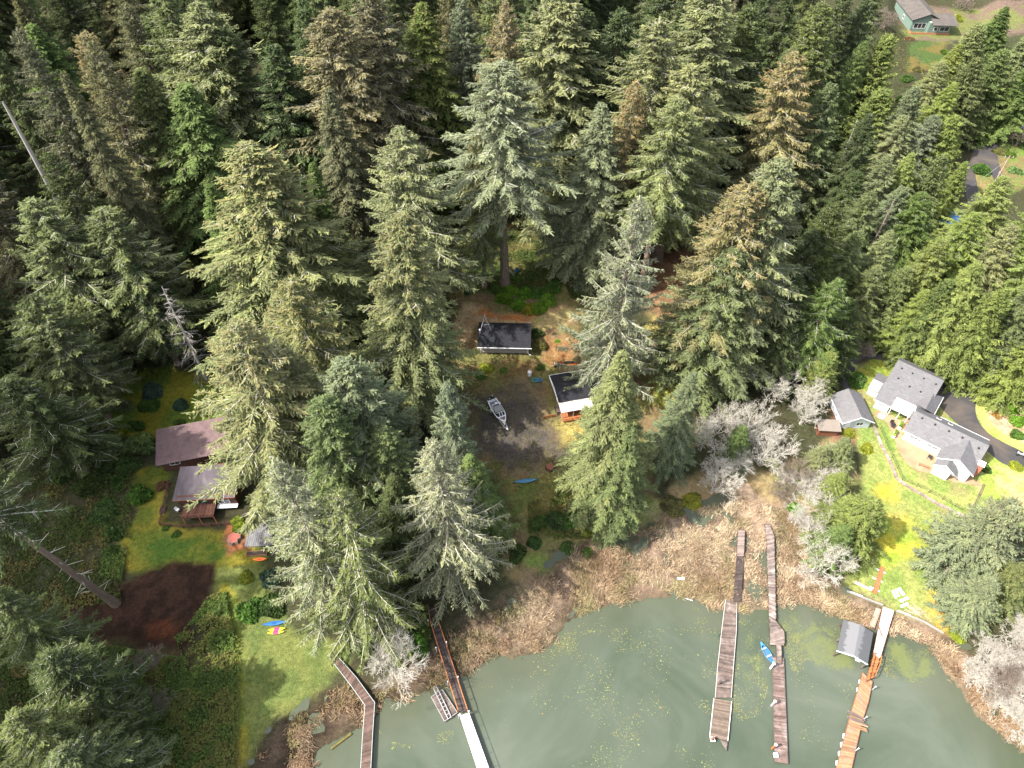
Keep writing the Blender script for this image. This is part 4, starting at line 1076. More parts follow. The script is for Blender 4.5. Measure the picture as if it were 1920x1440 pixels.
SC = dict(teal=(.075, .13, .085), dg=(.07, .11, .036), g=(.085, .145, .035), lg=(.16, .215, .085), yg=(.21, .235, .035), bg=(.13, .24, .03), br=(.14, .085, .05), ol=(.13, .125, .05), ora=(.35, .2, .07), pale=(.24, .25, .12))
us = {}
SHL = [  # pixel, radius m, height scale, colour, fine, label
    (284, 735, 2.6, 1, 'teal', 0, 'dark blue-green rhododendron, topmost on the mossy lawn'), (278, 762, 2.6, .9, 'g', 0, 'green rhododendron in the middle of the mossy lawn'), (238, 764, 1.8, .9, 'lg', 0, 'pale grey-green rhododendron left of the mossy lawn group'),
    (341, 760, 1.9, 1, 'teal', 0, 'blue-green rhododendron right of the mossy lawn group'), (336, 795, 1.3, .9, 'g', 0, 'small green shrub above the mauve roof'), (200, 842, 3.2, 1.1, 'lg', 0, 'pale big rhododendron left of the mauve roof, further from it'),
    (264, 840, 3.5, 1.2, 'lg', 0, 'pale big rhododendron shading the corner of the mauve roof'), (228, 812, 2.0, 1, 'yg', 0, 'yellow-green shrub between the two pale big rhododendrons'), (254, 800, 2.0, 1, 'g', 0, 'green shrub just above the pale roof-side rhododendron'),
    (240, 872, 2.4, 1, 'dg', 0, 'dark shrub beneath the pale rhododendrons'), (260, 928, 2.5, .95, 'g', 0, 'round green shrub left of the plum roof'), (225, 905, 2.2, .9, 'dg', 0, 'dark shrub left of the round green one'),
    (305, 912, 1.5, .7, 'br', 1, 'brown shrub in the fenced garden corner'), (330, 1003, 1.0, .7, 'g', 0, 'green weed clump below the garden fence'), (312, 990, .9, .6, 'g', 0, 'small weed clump by the garden fence corner'),
    (448, 985, 2.0, .8, 'yg', 0, 'yellow-green shrub behind the red stump'), (463, 1082, 1.5, .8, 'yg', 0, 'small yellow-green shrub on the left lawn'), (506, 1085, 2.2, .9, 'teal', 0, 'blue-green shrub under the silver-green spruce'),
    (470, 1143, 2.7, .8, 'g', 0, 'dark leafy shrub left half of the clump above the kayaks'), (508, 1140, 2.7, .8, 'dg', 0, 'very dark shrub right half of the clump above the kayaks'), (210, 1040, 2.0, .8, 'dg', 1, 'dark shrub beside the bare trunk, left'),
    (60, 760, 3, .9, 'dg', 0, 'dark shrub at the left woodland edge'), (130, 745, 3, .9, 'br', 1, 'brown twiggy shrub at the left woodland edge'), (150, 780, 2.6, .9, 'g', 0, 'green shrub by the mossy lawn edge'),
    (120, 880, 3.2, .9, 'dg', 0, 'dark shrub at the woodland edge above the leaning bare trunk'), (165, 915, 3.0, .9, 'dg', 0, 'dark shrub just right of the bare trunk middle'), (195, 960, 3.0, .8, 'dg', 1, 'dark twiggy shrub between the bare trunk and the left lawn'), (215, 1000, 2.4, .8, 'dg', 0, 'dark shrub at the left lawn edge above the bare trunk foot'), (190, 890, 3.0, .9, 'dg', 0, 'dark shrub left of the round green one by the plum roof'), (150, 840, 3.0, .9, 'dg', 0, 'dark shrub below the brown twiggy one at the woodland edge'),
    (1700, 150, 2.6, .9, 'g', 0, 'green bush above the yellow-green spires, below the vegetable bed'), (1695, 190, 2.6, .9, 'dg', 0, 'dark bush in the gap beside the yellow-green spires'), (1722, 132, 2.2, .8, 'ol', 1, 'olive bush at the lower end of the green house lawn'), (1772, 100, 2.2, .8, 'g', 0, 'green bush right of the green house lawn'), (1704, 78, 2.4, .9, 'br', 1, 'brown bush below the left end of the red deck skirt'),
    (1606, 715, 2.4, 1.0, 'g', 0, 'round green shrub above the small grey-roofed garage'), (1622, 618, 2.2, .8, 'yg', 0, 'yellow-green shrub at the driveway bend'), (1718, 655, 2.3, .8, 'bg', 0, 'vivid shrub above the white house driveway'),
    (1690, 625, 2.0, .8, 'g', 0, 'green shrub in the driveway bank'), (1660, 605, 2.0, .8, 'g', 0, 'green shrub next to the driveway bend'), (1755, 600, 2.6, .8, 'yg', 1, 'yellow-green shrub under the bright clump'), (1780, 640, 2.6, .7, 'ol', 1, 'olive brush on the driveway bank'),
    (1893, 765, 2.6, .9, 'bg', 0, 'vivid shrub in the garden bed right of the driveway'), (1910, 790, 2.0, .8, 'bg', 0, 'vivid shrub at the right edge of the garden bed'), (1867, 745, 1.8, .7, 'ora', 1, 'orange shrub at the top of the garden bed'), (1868, 780, 1.2, .6, 'ora', 1, 'small orange shrub inside the garden bed'),
    (1905, 815, 1.6, .7, 'g', 0, 'small green shrub at the lower bed corner'), (1905, 875, 1.6, .6, 'yg', 1, 'yellow-green shrub right of the drive end'), (1838, 322, 2.6, 1.3, 'g', 0, 'tall green bush in the lane fork'), (1904, 322, 2.3, .8, 'lg', 0, 'pale round bush right of the utility pole'),
    (1872, 285, 2.2, .7, 'ol', 0, 'low olive hedge by the lane'), (1892, 290, 2.0, .7, 'g', 0, 'green hedge by the lane'), (1795, 38, 2.4, 1.2, 'yg', 0, 'yellow-green bush at the corner of the green house'), (1905, 205, 2, .8, 'dg', 0, 'dark bush beside the pale outbuilding'),
    (880, 545, 1.7, .8, 'dg', 0, 'lone dark bush left of the shrub bank'), (1010, 650, 2.0, 1.2, 'ol', 1, 'feathery olive bush at the right wall of the cabin'), (1006, 628, 1.9, 1.1, 'dg', 0, 'dark bush behind the feathery one at the cabin'), (912, 690, 1.9, .7, 'yg', 0, 'yellow-green bush below the cabin left corner'),
    (900, 706, 1.4, .6, 'g', 0, 'green weeds below the yellow-green cabin bush'), (945, 695, 1.2, .5, 'g', 1, 'low green weeds in front of the cabin'), (1012, 690, 1.3, .8, 'g', 1, 'weeds near the white tank'), (1045, 640, .9, .5, 'bg', 0, 'tiny bright bush in the orange dirt'),
    (1040, 978, 2.4, .8, 'dg', 0, 'dark shrub in the shore thicket, upper'), (1010, 985, 2.2, .7, 'dg', 0, 'dark shrub in the shore thicket, left end'), (1075, 975, 2.4, .8, 'g', 0, 'green shrub in the middle of the shore thicket'), (1105, 988, 2.4, .8, 'yg', 0, 'yellow-green shrub at the shore thicket'),
    (1145, 975, 2.6, .9, 'g', 0, 'green shrub at the right end of the shore thicket'), (1065, 1028, 1.6, .7, 'dg', 0, 'round dark shrub in the dry reeds'), (1100, 1038, 1.5, .7, 'g', 0, 'round green shrub in the dry reeds'), (1000, 1018, 1.6, .7, 'dg', 0, 'small dark shrub left of the two round ones in the reeds'),
    (970, 1040, 2, .8, 'dg', 0, 'dark shrub under the ribbed silver spruce'), (785, 1205, 2.6, .8, 'g', 0, 'green shrub left of the orange-railed walkway head'), (760, 1180, 2.6, .9, 'dg', 0, 'dark shrub above the white leafless tree'), (790, 1160, 2.2, .9, 'dg', 0, 'dark shrub left of the orange-railed walkway'), (700, 1215, 2.4, .7, 'g', 0, 'green shrub by the head of the brown boardwalk'),
    (1262, 950, 2.6, .6, 'ol', 1, 'olive bush at the shore slope'), (1300, 940, 2.4, .6, 'yg', 1, 'yellowish bush at the shore slope'), (1490, 955, 1.8, .7, 'bg', 0, 'vivid bush right of the long crooked dock head'), (1515, 1010, 1.6, .6, 'bg', 0, 'vivid bush in the reeds by the white shore tree'), (1505, 975, 1.4, .6, 'yg', 0, 'yellowish bush in the reeds by the white shore tree'),
    (1590, 1040, 2.4, .9, 'g', 0, 'green bush at the foot of the shore fir'), (1625, 840, 1.6, .8, 'yg', 0, 'yellow-green bush below the garage gable'), (1590, 812, 1.6, .8, 'yg', 1, 'golden bush at the garage front'), (1575, 905, 2.2, .8, 'pale', 1, 'pale bush among the right lawn firs'),
    (1540, 970, 2.2, .8, 'pale', 1, 'pale bush left of the yellow-green fir'), (1850, 880, 1.2, .7, 'g', 0, 'green bush right of the white house'), (1445, 870, 1.6, .8, 'yg', 0, 'golden-green bush beside the small dark green spruce'), (1800, 1135, 2.2, .8, 'lg', 0, 'pale green bush at the lawn end under the big spruce'), (1795, 1190, 1.6, .7, 'yg', 0, 'yellow bush at the right shore corner'),
]
for i, (u, v, l) in enumerate([(955, 545, 'shrub at the foot of the tallest bare trunk'), (930, 540, 'shrub at the left end of the bank behind the cabin'), (945, 562, 'shrub low on the left of the bank behind the cabin'), (970, 572, 'bright shrub at the lip of the bank behind the cabin'), (990, 576, 'yellowest shrub at the lip of the bank behind the cabin'),
    (1010, 574, 'shrub at the right lip of the bank behind the cabin'), (985, 550, 'shrub in the heart of the bank behind the cabin'), (1010, 550, 'shrub upper right on the bank behind the cabin'), (1030, 562, 'shrub at the right end of the bank behind the cabin'), (965, 525, 'shrub right behind the tallest bare trunk'), (1040, 540, 'ivy-green shrub right of the bank'), (1000, 520, 'dark ivy shrub under the forest edge'), (1050, 515, 'dark ivy shrub under the hemlock'), (905, 520, 'dark shrub left of the tallest bare trunk')]):
    SHL.append((u, v, 2.3, .75, ['bg', 'g', 'bg', 'bg', 'yg', 'bg', 'bg', 'g', 'bg', 'g', 'g', 'dg', 'dg', 'dg'][i], 0, l))
for u, v, r, hs, c, fi, l in SHL:
    src = FINE if fi else SHR
    o = put(src, u, v, r, l, 'shrub', 'garden and bank shrubs')
    o.scale = (r, r * random.uniform(.85, 1.1), r * hs)
    for ch in o.children: ch.color = (*[q * random.uniform(.9, 1.1) for q in SC[c]], 0)
# ------------------------------------------------------------------ low ground cover nobody could count
def scatter_pts(poly, n, rg):
    P = np.array(poly)
    lo, hi = P.min(0), P.max(0)
    o = []
    while sum(len(q) for q in o) < n:
        q = rg.uniform(lo, hi, (n * 2, 2))
        o.append(q[sdist(q[:, 0], q[:, 1], P) > 0])
    return np.concatenate(o)[:n]
def leafmass(name, polys, n, leaf, hmax, colour, patch, rg, thr=.35, colour2=None):
    pts = np.concatenate([scatter_pts(G2(p), max(60, int(n * f)), rg) for p, f in polys])
    dn = fbm(pts[:, 0], pts[:, 1], patch, 77, 3)
    pts = pts[dn > thr * rg.uniform(.7, 1.3, len(pts))]
    m = len(pts)
    z = hgt(pts[:, 0], pts[:, 1])
    hh = fbm(pts[:, 0], pts[:, 1], patch * .6, 12, 3) * hmax
    c = np.column_stack([pts, z + hh * rg.uniform(.3, 1, m)])
    ax = rg.normal(0, 1, (m, 3)); ax[:, 2] *= .5; ax /= np.linalg.norm(ax, axis=1, keepdims=True)
    ac = np.cross(ax, np.array([0, 0, 1.]) + rg.normal(0, .5, (m, 3))); ac /= np.linalg.norm(ac, axis=1, keepdims=True) + 1e-9
    l = (leaf * rg.uniform(.5, 1.2, m))[:, None] * .5
    V = np.stack([c - ax * l, c + ac * l * .6, c + ax * l, c - ac * l * .6], 1).reshape(-1, 3)
    pv = fbm(pts[:, 0], pts[:, 1], patch * .8, 99, 2)
    lv = np.clip(.45 * pv + .55 * rg.uniform(0, 1, m), 0, 1)
    o = np_mesh(name, V, np.arange(4 * m).reshape(-1, 4), M['leaf'], None, {'lv': ('FLOAT', np.repeat(lv, 4)), 'cone': ('FLOAT', np.repeat((pv > .55) * rg.uniform(0, 1, m), 4))})
    o.color = (*colour, .5)
    tag(o, kind='stuff')
    return o
rgs = np.random.default_rng(3)
BRAM = [([(150, 1200), (345, 1235), (440, 1175), (442, 1460), (100, 1460)], .8), ([(330, 1200), (395, 1120), (425, 1110), (440, 1190), (345, 1240)], .12), ([(200, 1000), (240, 1030), (230, 1090), (190, 1080)], .05), ([(430, 1190), (447, 1190), (452, 1300), (446, 1440), (430, 1440)], .02)]
tag(leafmass('bramble_patch', BRAM, 40000, .42, 1.5, (.11, .16, .045), 3.5, rgs), 'dark green bramble patch covering the lower left clearing', 'brambles')
tag(leafmass('shore_thicket', [([(990, 945), (1050, 925), (1180, 950), (1160, 1010), (1040, 1012), (990, 1000)], .6), ([(690, 1170), (800, 1140), (810, 1200), (720, 1240)], .4)], 9000, .4, 1.2, (.08, .11, .032), 3, rgs), 'low dark thicket of leafy ground cover along the middle shore', 'thicket')
tag(leafmass('forest_undergrowth', [([(840, 425), (1075, 430), (1085, 545), (1000, 540), (870, 560)], .25), ([(1040, 500), (1090, 480), (1100, 560), (1070, 560)], .1), ([(660, 400), (860, 400), (870, 700), (760, 800), (650, 700)], .25), ([(120, 500), (420, 480), (440, 690), (130, 740)], .25), ([(1440, 560), (1600, 560), (1570, 700), (1450, 700)], .12), ([(0, 950), (200, 980), (230, 1130), (80, 1150), (100, 1300), (0, 1300)], .25), ([(0, 1130), (90, 1290), (150, 1450), (0, 1450)], .15), ([(40, 870), (250, 850), (245, 1010), (140, 1010), (40, 950)], .18), ([(1480, 300), (1640, 300), (1600, 560), (1440, 560)], .15), ([(1580, 60), (1700, 60), (1700, 300), (1600, 300)], .15)], 42000, .45, 1.2, (.07, .095, .03), 4, rgs), 'fern and salal undergrowth on the forest floor', 'undergrowth')
tag(leafmass('yard_weeds', [([(860, 640), (1010, 660), (1090, 690), (1100, 860), (1060, 900), (950, 900), (860, 830), (830, 720)], .5), ([(850, 870), (1090, 860), (1100, 960), (950, 1000)], .3), ([(1215, 580), (1310, 580), (1290, 780), (1220, 780)], .2)], 26000, .24, .3, (.12, .125, .042), 2.5, rgs, .42), 'low weeds growing through the gravel yard', 'weeds')
# dry reeds
def reeds():
    rg = np.random.default_rng(9)
    P = np.array(P0([(455, 1445), (620, 1270), (880, 1160), (1050, 1020), (1220, 960), (1320, 930), (1480, 935), (1540, 1060), (1640, 1120), (1800, 1195), (1925, 1320), (1925, 1440), (1840, 1400), (1770, 1290), (1690, 1205), (1560, 1165), (1440, 1165), (1340, 1160), (1200, 1140), (1110, 1165), (1060, 1190), (1010, 1240), (920, 1250), (880, 1285), (720, 1350), (640, 1400), (560, 1450)], .1))
    lo, hi = P.min(0), P.max(0)
    q = rg.uniform(lo, hi, (26000, 2))
    dw = -sdist(q[:, 0], q[:, 1], WATER_EDGE); dl = -sdist(q[:, 0], q[:, 1], LAND_EDGE)
    j = (fbm(q[:, 0], q[:, 1], 2.6, 15, 3) - .5) * 5
    q = q[(dw > .4 + j * .35) & (dl < -1.2 + j * 1.0)]
    # the worn path and the docks stay open
    for strip in ([(1375, 900), (1425, 900), (1440, 990), (1440, 1150), (1395, 1150), (1400, 1060)], [(1350, 1120), (1384, 1120), (1384, 1160), (1350, 1160)], [(1430, 975), (1460, 975), (1460, 1170), (1436, 1170)], [(1378, 985), (1400, 985), (1392, 1130), (1372, 1130)],
                  [(798, 1140), (832, 1140), (882, 1335), (855, 1335)], [(606, 1226), (630, 1216), (708, 1316), (680, 1330)], [(1630, 1170), (1660, 1130), (1680, 1145), (1650, 1230)]):
        keepfrac = .3 if strip[0][0] == 1375 else .06
        q = q[(sdist(q[:, 0], q[:, 1], P0(strip, .2)) < 0) | (rg.uniform(0, 1, len(q)) < keepfrac)]
    den = fbm(q[:, 0], q[:, 1], 4.5, 19, 3)
    q = q[den - .14 * (q[:, 0] < -22) - .08 * (q[:, 0] > 58) > rg.uniform(.36, .68, len(q))]
    q = q[:3800]
    nB = 24
    N = len(q) * nB
    cx = np.repeat(q, nB, 0) + rg.normal(0, .42, (N, 2))
    ang = np.repeat(vnoise(q[:, 0], q[:, 1], 5, 2) * 12 + rg.normal(0, .9, len(q)), nB) + rg.normal(0, .7, N)
    lean = np.repeat(rg.uniform(.5, 1.45, len(q)), nB) + rg.normal(0, .25, N)
    L = rg.uniform(.3, 1.0, N)
    z0 = np.maximum(hgt(cx[:, 0], cx[:, 1]), -.02)
    D = np.stack([np.cos(ang), np.sin(ang)], 1)
    sd = np.stack([-D[:, 1], D[:, 0]], 1)
    wd = rg.uniform(.022, .05, N)[:, None]
    h1 = L * .55
    def at_(f, bend):
        o = np.sin(np.clip(lean * bend, 0, 1.5))
        u = np.cos(np.clip(lean * bend, 0, 1.5))
        return np.column_stack([cx + D * (L * f * o)[:, None], z0 + L * f * np.maximum(u, .12) + .04])
    p0 = np.column_stack([cx, z0]); p1 = at_(.55, .8); p2 = at_(1.0, 1.15)
    s3 = np.column_stack([sd, np.zeros(N)]) * wd
    V = np.stack([p0 - s3, p0 + s3, p1 - s3, p1 + s3, p2 - s3 * .3, p2 + s3 * .3], 1).reshape(-1, 3)
    F_ = (np.arange(N)[:, None, None] * 6 + np.array([[0, 1, 3, 2], [2, 3, 5, 4]])[None]).reshape(-1, 4)
    pn = fbm(q[:, 0], q[:, 1], 6, 33, 3)
    g = np.clip((fbm(q[:, 0], q[:, 1], 4.2, 44, 3) - .5) * 5, 0, 1)
    cA, cB, cC, cG = np.array((.235, .165, .10)), np.array((.34, .265, .175)), np.array((.17, .10, .06)), np.array((.14, .15, .045))
    k = np.clip((pn - .3) / .4, 0, 1)[:, None]
    cc = cA * (1 - k) + cB * k
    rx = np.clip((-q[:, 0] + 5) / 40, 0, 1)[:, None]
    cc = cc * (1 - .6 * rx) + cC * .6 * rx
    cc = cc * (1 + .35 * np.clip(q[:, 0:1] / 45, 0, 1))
    cc = cc * (1 - .55 * g[:, None]) + cG * .55 * g[:, None]
    br = np.clip((fbm(q[:, 0], q[:, 1], 3.4, 88, 3) - .48) * 5, 0, 1)[:, None]
    cc = cc * (1 - .6 * br) + np.array((.2, .125, .075)) * .6 * br
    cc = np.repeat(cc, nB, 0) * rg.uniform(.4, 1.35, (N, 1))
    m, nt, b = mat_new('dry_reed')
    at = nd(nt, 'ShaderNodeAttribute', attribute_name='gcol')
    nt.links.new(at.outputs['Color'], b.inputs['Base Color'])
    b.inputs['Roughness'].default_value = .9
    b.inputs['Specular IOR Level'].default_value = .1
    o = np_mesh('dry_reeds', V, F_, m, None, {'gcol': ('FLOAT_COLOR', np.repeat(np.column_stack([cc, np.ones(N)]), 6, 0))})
    tag(o, 'tan beds of dry flattened reeds fringing the lake', 'reeds', None, 'stuff')
reeds()
# floating leaves
def pads():
    rg = np.random.default_rng(4)
    allq = []
    for pts, n in [([(960, 1200), (1160, 1150), (1330, 1150), (1340, 1440), (1000, 1440)], 2600), ([(1380, 1160), (1445, 1160), (1450, 1330), (1370, 1360)], 1500), ([(1450, 1150), (1600, 1180), (1600, 1260), (1480, 1260)], 1500), ([(850, 1280), (960, 1240), (980, 1400), (900, 1400)], 700), ([(710, 1370), (850, 1370), (850, 1420), (715, 1430)], 600), ([(1010, 1190), (1180, 1175), (1180, 1240), (1020, 1255)], 700), ([(1640, 1200), (1760, 1220), (1780, 1290), (1640, 1270)], 900), ([(1300, 1170), (1350, 1170), (1340, 1400), (1280, 1400)], 400), ([(1480, 1250), (1600, 1280), (1580, 1440), (1490, 1440)], 250)]:
        q = scatter_pts(P0(pts, 0), n * 3, rg)
        d = fbm(q[:, 0], q[:, 1], 4.5, 29, 4)
        ed_ = sdist(q[:, 0], q[:, 1], P0(pts, 0)) + (fbm(q[:, 0], q[:, 1], 7, 53, 3) - .5) * 14
        q = q[(d > rg.uniform(.42, .7, len(q))) & (ed_ > .6)][:int(n * .75)]
        allq.append(q)
    q = np.concatenate(allq)
    q = q[sdist(q[:, 0], q[:, 1], WATER_EDGE) > .2]
    n = len(q)
    r = rg.uniform(.035, .085, n) * np.where(rg.uniform(0, 1, n) < .05, 1.9, 1)
    th = np.arange(6) * math.pi / 3
    V = np.stack([q[:, 0:1] + r[:, None] * np.cos(th), q[:, 1:2] + r[:, None] * np.sin(th) * rg.uniform(.6, 1, (n, 1)), np.full((n, 6), .015) + rg.uniform(0, .006, (n, 1))], -1).reshape(-1, 3)
    i = np.arange(n)[:, None] * 6
    F_ = np.concatenate([i + np.array([0, 1, 2, 3]), i + np.array([0, 3, 4, 5])])
    c = np.where(rg.uniform(0, 1, (n, 1)) < .2, np.array([[.17, .12, .05]]), np.array([[.15, .17, .065]])) * rg.uniform(.6, 1.3, (n, 1))
    o = np_mesh('floating_leaves', V, F_, bpy.data.materials['dry_reed'], None, {'gcol': ('FLOAT_COLOR', np.repeat(np.column_stack([c, np.ones(n)]), 6, 0))})
    tag(o, 'small yellow-green pads and leaves floating on the lake', 'floating leaves', None, 'stuff')
pads()
# ------------------------------------------------------------------ buildings
SH_GREY = shingle('grey_shingle', (.165, .16, .165), (.125, .122, .126))
SH_DARK = shingle('charcoal_shingle', (.026, .027, .032), (.017, .018, .022), (.15, .1, .07))
SH_TAUPE = shingle('taupe_shingle', (.085, .076, .07), (.12, .105, .092))
M['beige'] = mat('beige_siding', (.3, .265, .235), (.36, .325, .29), 1.2, .8)
M['sage'] = mat('sage_siding', (.12, .175, .145), (.15, .21, .175), 1.2, .8)
M['trim'] = M['white']
def window(parent, name, p, ux, w_, h_, n, frame='trim', dep=.06):
    """a window at p (lower left corner seen from outside), ux along the wall, n panes side by side; its panes are a sub-part"""
    p, ux = Vector(p), Vector(ux).normalized()
    out = Vector((ux.y, -ux.x, 0))
    f, g = MB(), MB()
    def bx(mb, a, b, z0, z1, d0, d1):
        q = [p + ux * a + out * d0, p + ux * b + out * d0, p + ux * b + out * d1, p + ux * a + out * d1]
        mb.hexa([v + Vector((0, 0, z0)) for v in q], [v + Vector((0, 0, z1)) for v in q])
    t = .09
    bx(f, -t, w_ + t, -t, 0, -.02, dep); bx(f, -t, w_ + t, h_, h_ + t, -.02, dep)
    for k in range(n + 1):
        x = w_ * k / n
        a, b = (x - t, x) if k == 0 else ((x, x + t) if k == n else (x - t * .4, x + t * .4))
        bx(f, a, b, 0, h_, -.02, dep)
    fo = f.build(name, M[frame], parent)
    bx(g, 0, w_, 0, h_, -.015, .018)
    g.build('pane', M['skyglass' if parent.name.startswith('white_house') else 'glass'], fo)
    return fo
def part(mb, name, m, parent): return mb.build(name, M[m] if isinstance(m, str) else m, parent)
def door(parent, p, ux, m='white', w_=.9, h_=2.0):
    p, ux = Vector(p), Vector(ux).normalized()
    out = Vector((ux.y, -ux.x, 0))
    b = MB()
    q = [p - out * .02, p + ux * w_ - out * .02, p + ux * w_ + out * .05, p + out * .05]
    b.hexa(q, [v + Vector((0, 0, h_)) for v in q])
    d = part(b, 'door', m, parent)
    k = MB(); c = p + ux * (w_ - .12) + out * .05 + Vector((0, 0, 1))
    k.tube(c, c + out * .07, .035); part(k, 'handle', 'galv', d)
    return d
# --- white house (long axis = x)
zg = 1.4
h = thing('white_house', 'big white house with grey shingle gables behind the tan patio', 'house', (77.1, 85.8, zg), math.atan2(-.629, .777))
wl = MB()
wl.box(.6, 13.3, .6, 7.5, -.1, 2.62)
wl.hexa([(.6, .6, 2.62), (.6, 7.5, 2.62), (.6, 4.02, 4.85)], [(.75, .6, 2.62), (.75, 7.5, 2.62), (.75, 4.02, 4.85)])
wl.hexa([(13.15, .6, 2.62), (13.15, 7.5, 2.62), (13.15, 4.02, 4.85)], [(13.3, .6, 2.62), (13.3, 7.5, 2.62), (13.3, 4.02, 4.85)])
wl.box(7.6, 13.42, -2.35, .6, -.1, 2.55)
wl.hexa([(7.6, -2.35, 2.55), (13.42, -2.35, 2.55), (10.5, -2.35, 4.5)], [(7.6, -2.2, 2.55), (13.42, -2.2, 2.55), (10.5, -2.2, 4.5)])
wl.box(7.75, 10.5, -4.2, -2.35, -.1, 2.5)
wl.hexa([(7.75, -4.2, 2.5), (10.5, -4.2, 2.5), (9.13, -4.2, 3.6)], [(7.75, -4.05, 2.5), (10.5, -4.05, 2.5), (9.13, -4.05, 3.6)])
wl.box(-6.9, -4.2, 5.1, 7.9, -.1, 2.3)
wl.box(-6.9, 1.5, 7.9, 18.4, -.1, 2.5)
wl.box(-4.2, 0.55, 7.0, 7.9, -.1, 2.95)
wl.hexa([(1.35, 8.3, 2.5), (1.35, 18.4, 2.5), (1.35, 15.2, 5.3)], [(1.5, 8.3, 2.5), (1.5, 18.4, 2.5), (1.5, 15.2, 5.3)])
wl.hexa([(-6.9, 5.1, 2.3), (-6.9, 18.4, 2.5), (-6.9, 15.2, 5.3)], [(-6.75, 5.1, 2.3), (-6.75, 18.4, 2.5), (-6.75, 15.2, 5.3)])
wl.box(.55, 1.5, 7.5, 8.3, -.1, 2.5)
part(wl, 'wall', 'offwhite', h)
r = MB()
r.slab([(0, 0, 2.8), (13.8, 0, 2.8), (13.8, 4, 5.2), (0, 4, 5.2)], .16)
r.slab([(0, 4, 5.2), (13.8, 4, 5.2), (13.8, 8.1, 2.8), (0, 8.1, 2.8)], .16)
part(r, 'roof', SH_GREY, h)
r = MB()   # front cross gables
r.slab([(7.1, -2.75, 2.85), (10.5, -2.75, 4.95), (10.5, 3.6, 4.95), (7.1, .05, 2.85)], .14)
r.slab([(10.5, -2.75, 4.95), (13.9, -2.75, 2.85), (13.9, .05, 2.85), (10.5, 3.6, 4.95)], .14)
r.slab([(7.3, -4.6, 2.78), (9.13, -4.6, 4.0), (9.13, -.9, 4.0), (7.3, -2.0, 2.9)], .12)
r.slab([(9.13, -4.6, 4.0), (11.0, -4.6, 2.78), (11.0, -2.6, 2.78), (9.13, -.9, 4.0)], .12)
part(r, 'gable_roof', SH_GREY, h)
r = MB()   # long upper wing
r.slab([(-7.4, 4.7, 2.5), (-4.05, 4.7, 2.5), (-4.05, 7.45, 3.35), (-7.4, 7.45, 3.35)], .14)
r.slab([(-7.4, 7.452, 3.35), (1.9, 7.452, 3.35), (1.9, 15.1, 5.7), (-7.4, 15.1, 5.7)], .14)
r.slab([(-7.4, 15.1, 5.7), (1.9, 15.1, 5.7), (1.9, 19.0, 3.3), (-7.4, 19.0, 3.3)], .14)
part(r, 'wing_roof', SH_GREY, h)
r = MB()   # entry gable between the wings
r.slab([(1.45, 11.3, 4.7), (1.45, 6.2, 4.72), (3.4, 7.9, 3.0), (3.4, 13.6, 3.0)], .12)
r.slab([(1.45, 6.2, 4.72), (1.45, 11.3, 4.7), (-.5, 7.9, 3.5)], .12)
part(r, 'entry_roof', SH_GREY, h)
b = MB(); b.box(3.0, 3.12, 8.3, 13.2, 0, 2.85); part(b, 'garage_door', mat('brown_garage_door', (.3, .19, .09), (.36, .24, .13), 2, .7), h)
t = MB()   # white fascia boards and gutters
t.box(-.05, 13.85, -.08, 0, 2.62, 2.82); t.box(4.6, 13.85, 8.1, 8.18, 2.62, 2.82)
for a, b in (((7.05, -2.78, 2.87), (10.5, -2.78, 5.0)), ((10.5, -2.78, 5.0), (13.95, -2.78, 2.87)), ((7.25, -4.63, 2.8), (9.13, -4.63, 4.03)), ((9.13, -4.63, 4.03), (11.05, -4.63, 2.8))):
    t.beam(a, b, .06, .2)
t.box(-7.45, -4.0, 4.62, 4.7, 2.3, 2.52); t.box(3.4, 3.46, 7.85, 13.65, 2.8, 3.03)
part(t, 'fascia', 'white', h)
t = MB()   # white patio awning of the inner corner
t.slab([(-4.0, 4.7, 2.35), (-.25, 4.7, 2.35), (-.25, 7.44, 3.2), (-4.0, 7.44, 3.2)], .1)
aw = part(t, 'awning', 'white', h)
t = MB()
for x in (-3.85, -2.1, -.4): t.box(x - .06, x + .06, 4.7, 4.82, 0, 2.2)
part(t, 'post', 'white', aw)
window(h, 'window', (1.6, .6, .85), (1, 0, 0), 2.2, 1.2, 3); window(h, 'window', (4.9, .6, .3), (1, 0, 0), 1.8, 1.8, 2)
window(h, 'window', (8.2, -4.2, .8), (1, 0, 0), 1.8, 1.3, 2); window(h, 'window', (11.0, -2.35, .5), (1, 0, 0), 1.9, 1.9, 2)
window(h, 'window', (-6.3, 5.1, .8), (1, 0, 0), 1.4, 1.1, 2)
door(h, (4.0, .6, .02), (1, 0, 0)); door(h, (-3.4, 7.0, .02), (1, 0, 0)); door(h, (-1.6, 7.0, .02), (1, 0, 0))
for x, y in ((1.7, 3.3), (4.2, 3.3), (6.8, 3.3), (9.3, 3.3), (12.5, 2.9)):
    z = 2.8 + y * .6
    k = MB(); k.box(x - .16, x + .16, y - .16, y + .16, z - .1, z + .16); part(k, 'roof_vent', 'black', h)
for x, y in ((-6.0, 13.6), (-3.8, 13.6), (-1.5, 13.6), (.9, 13.6), (-5.6, 11.2), (-3.0, 10.6), (-.8, 10.6)):
    z = 3.35 + (y - 7.452) * .307
    k = MB(); k.box(x - .15, x + .15, y - .15, y + .15, z - .1, z + .16); part(k, 'roof_vent', 'black', h)
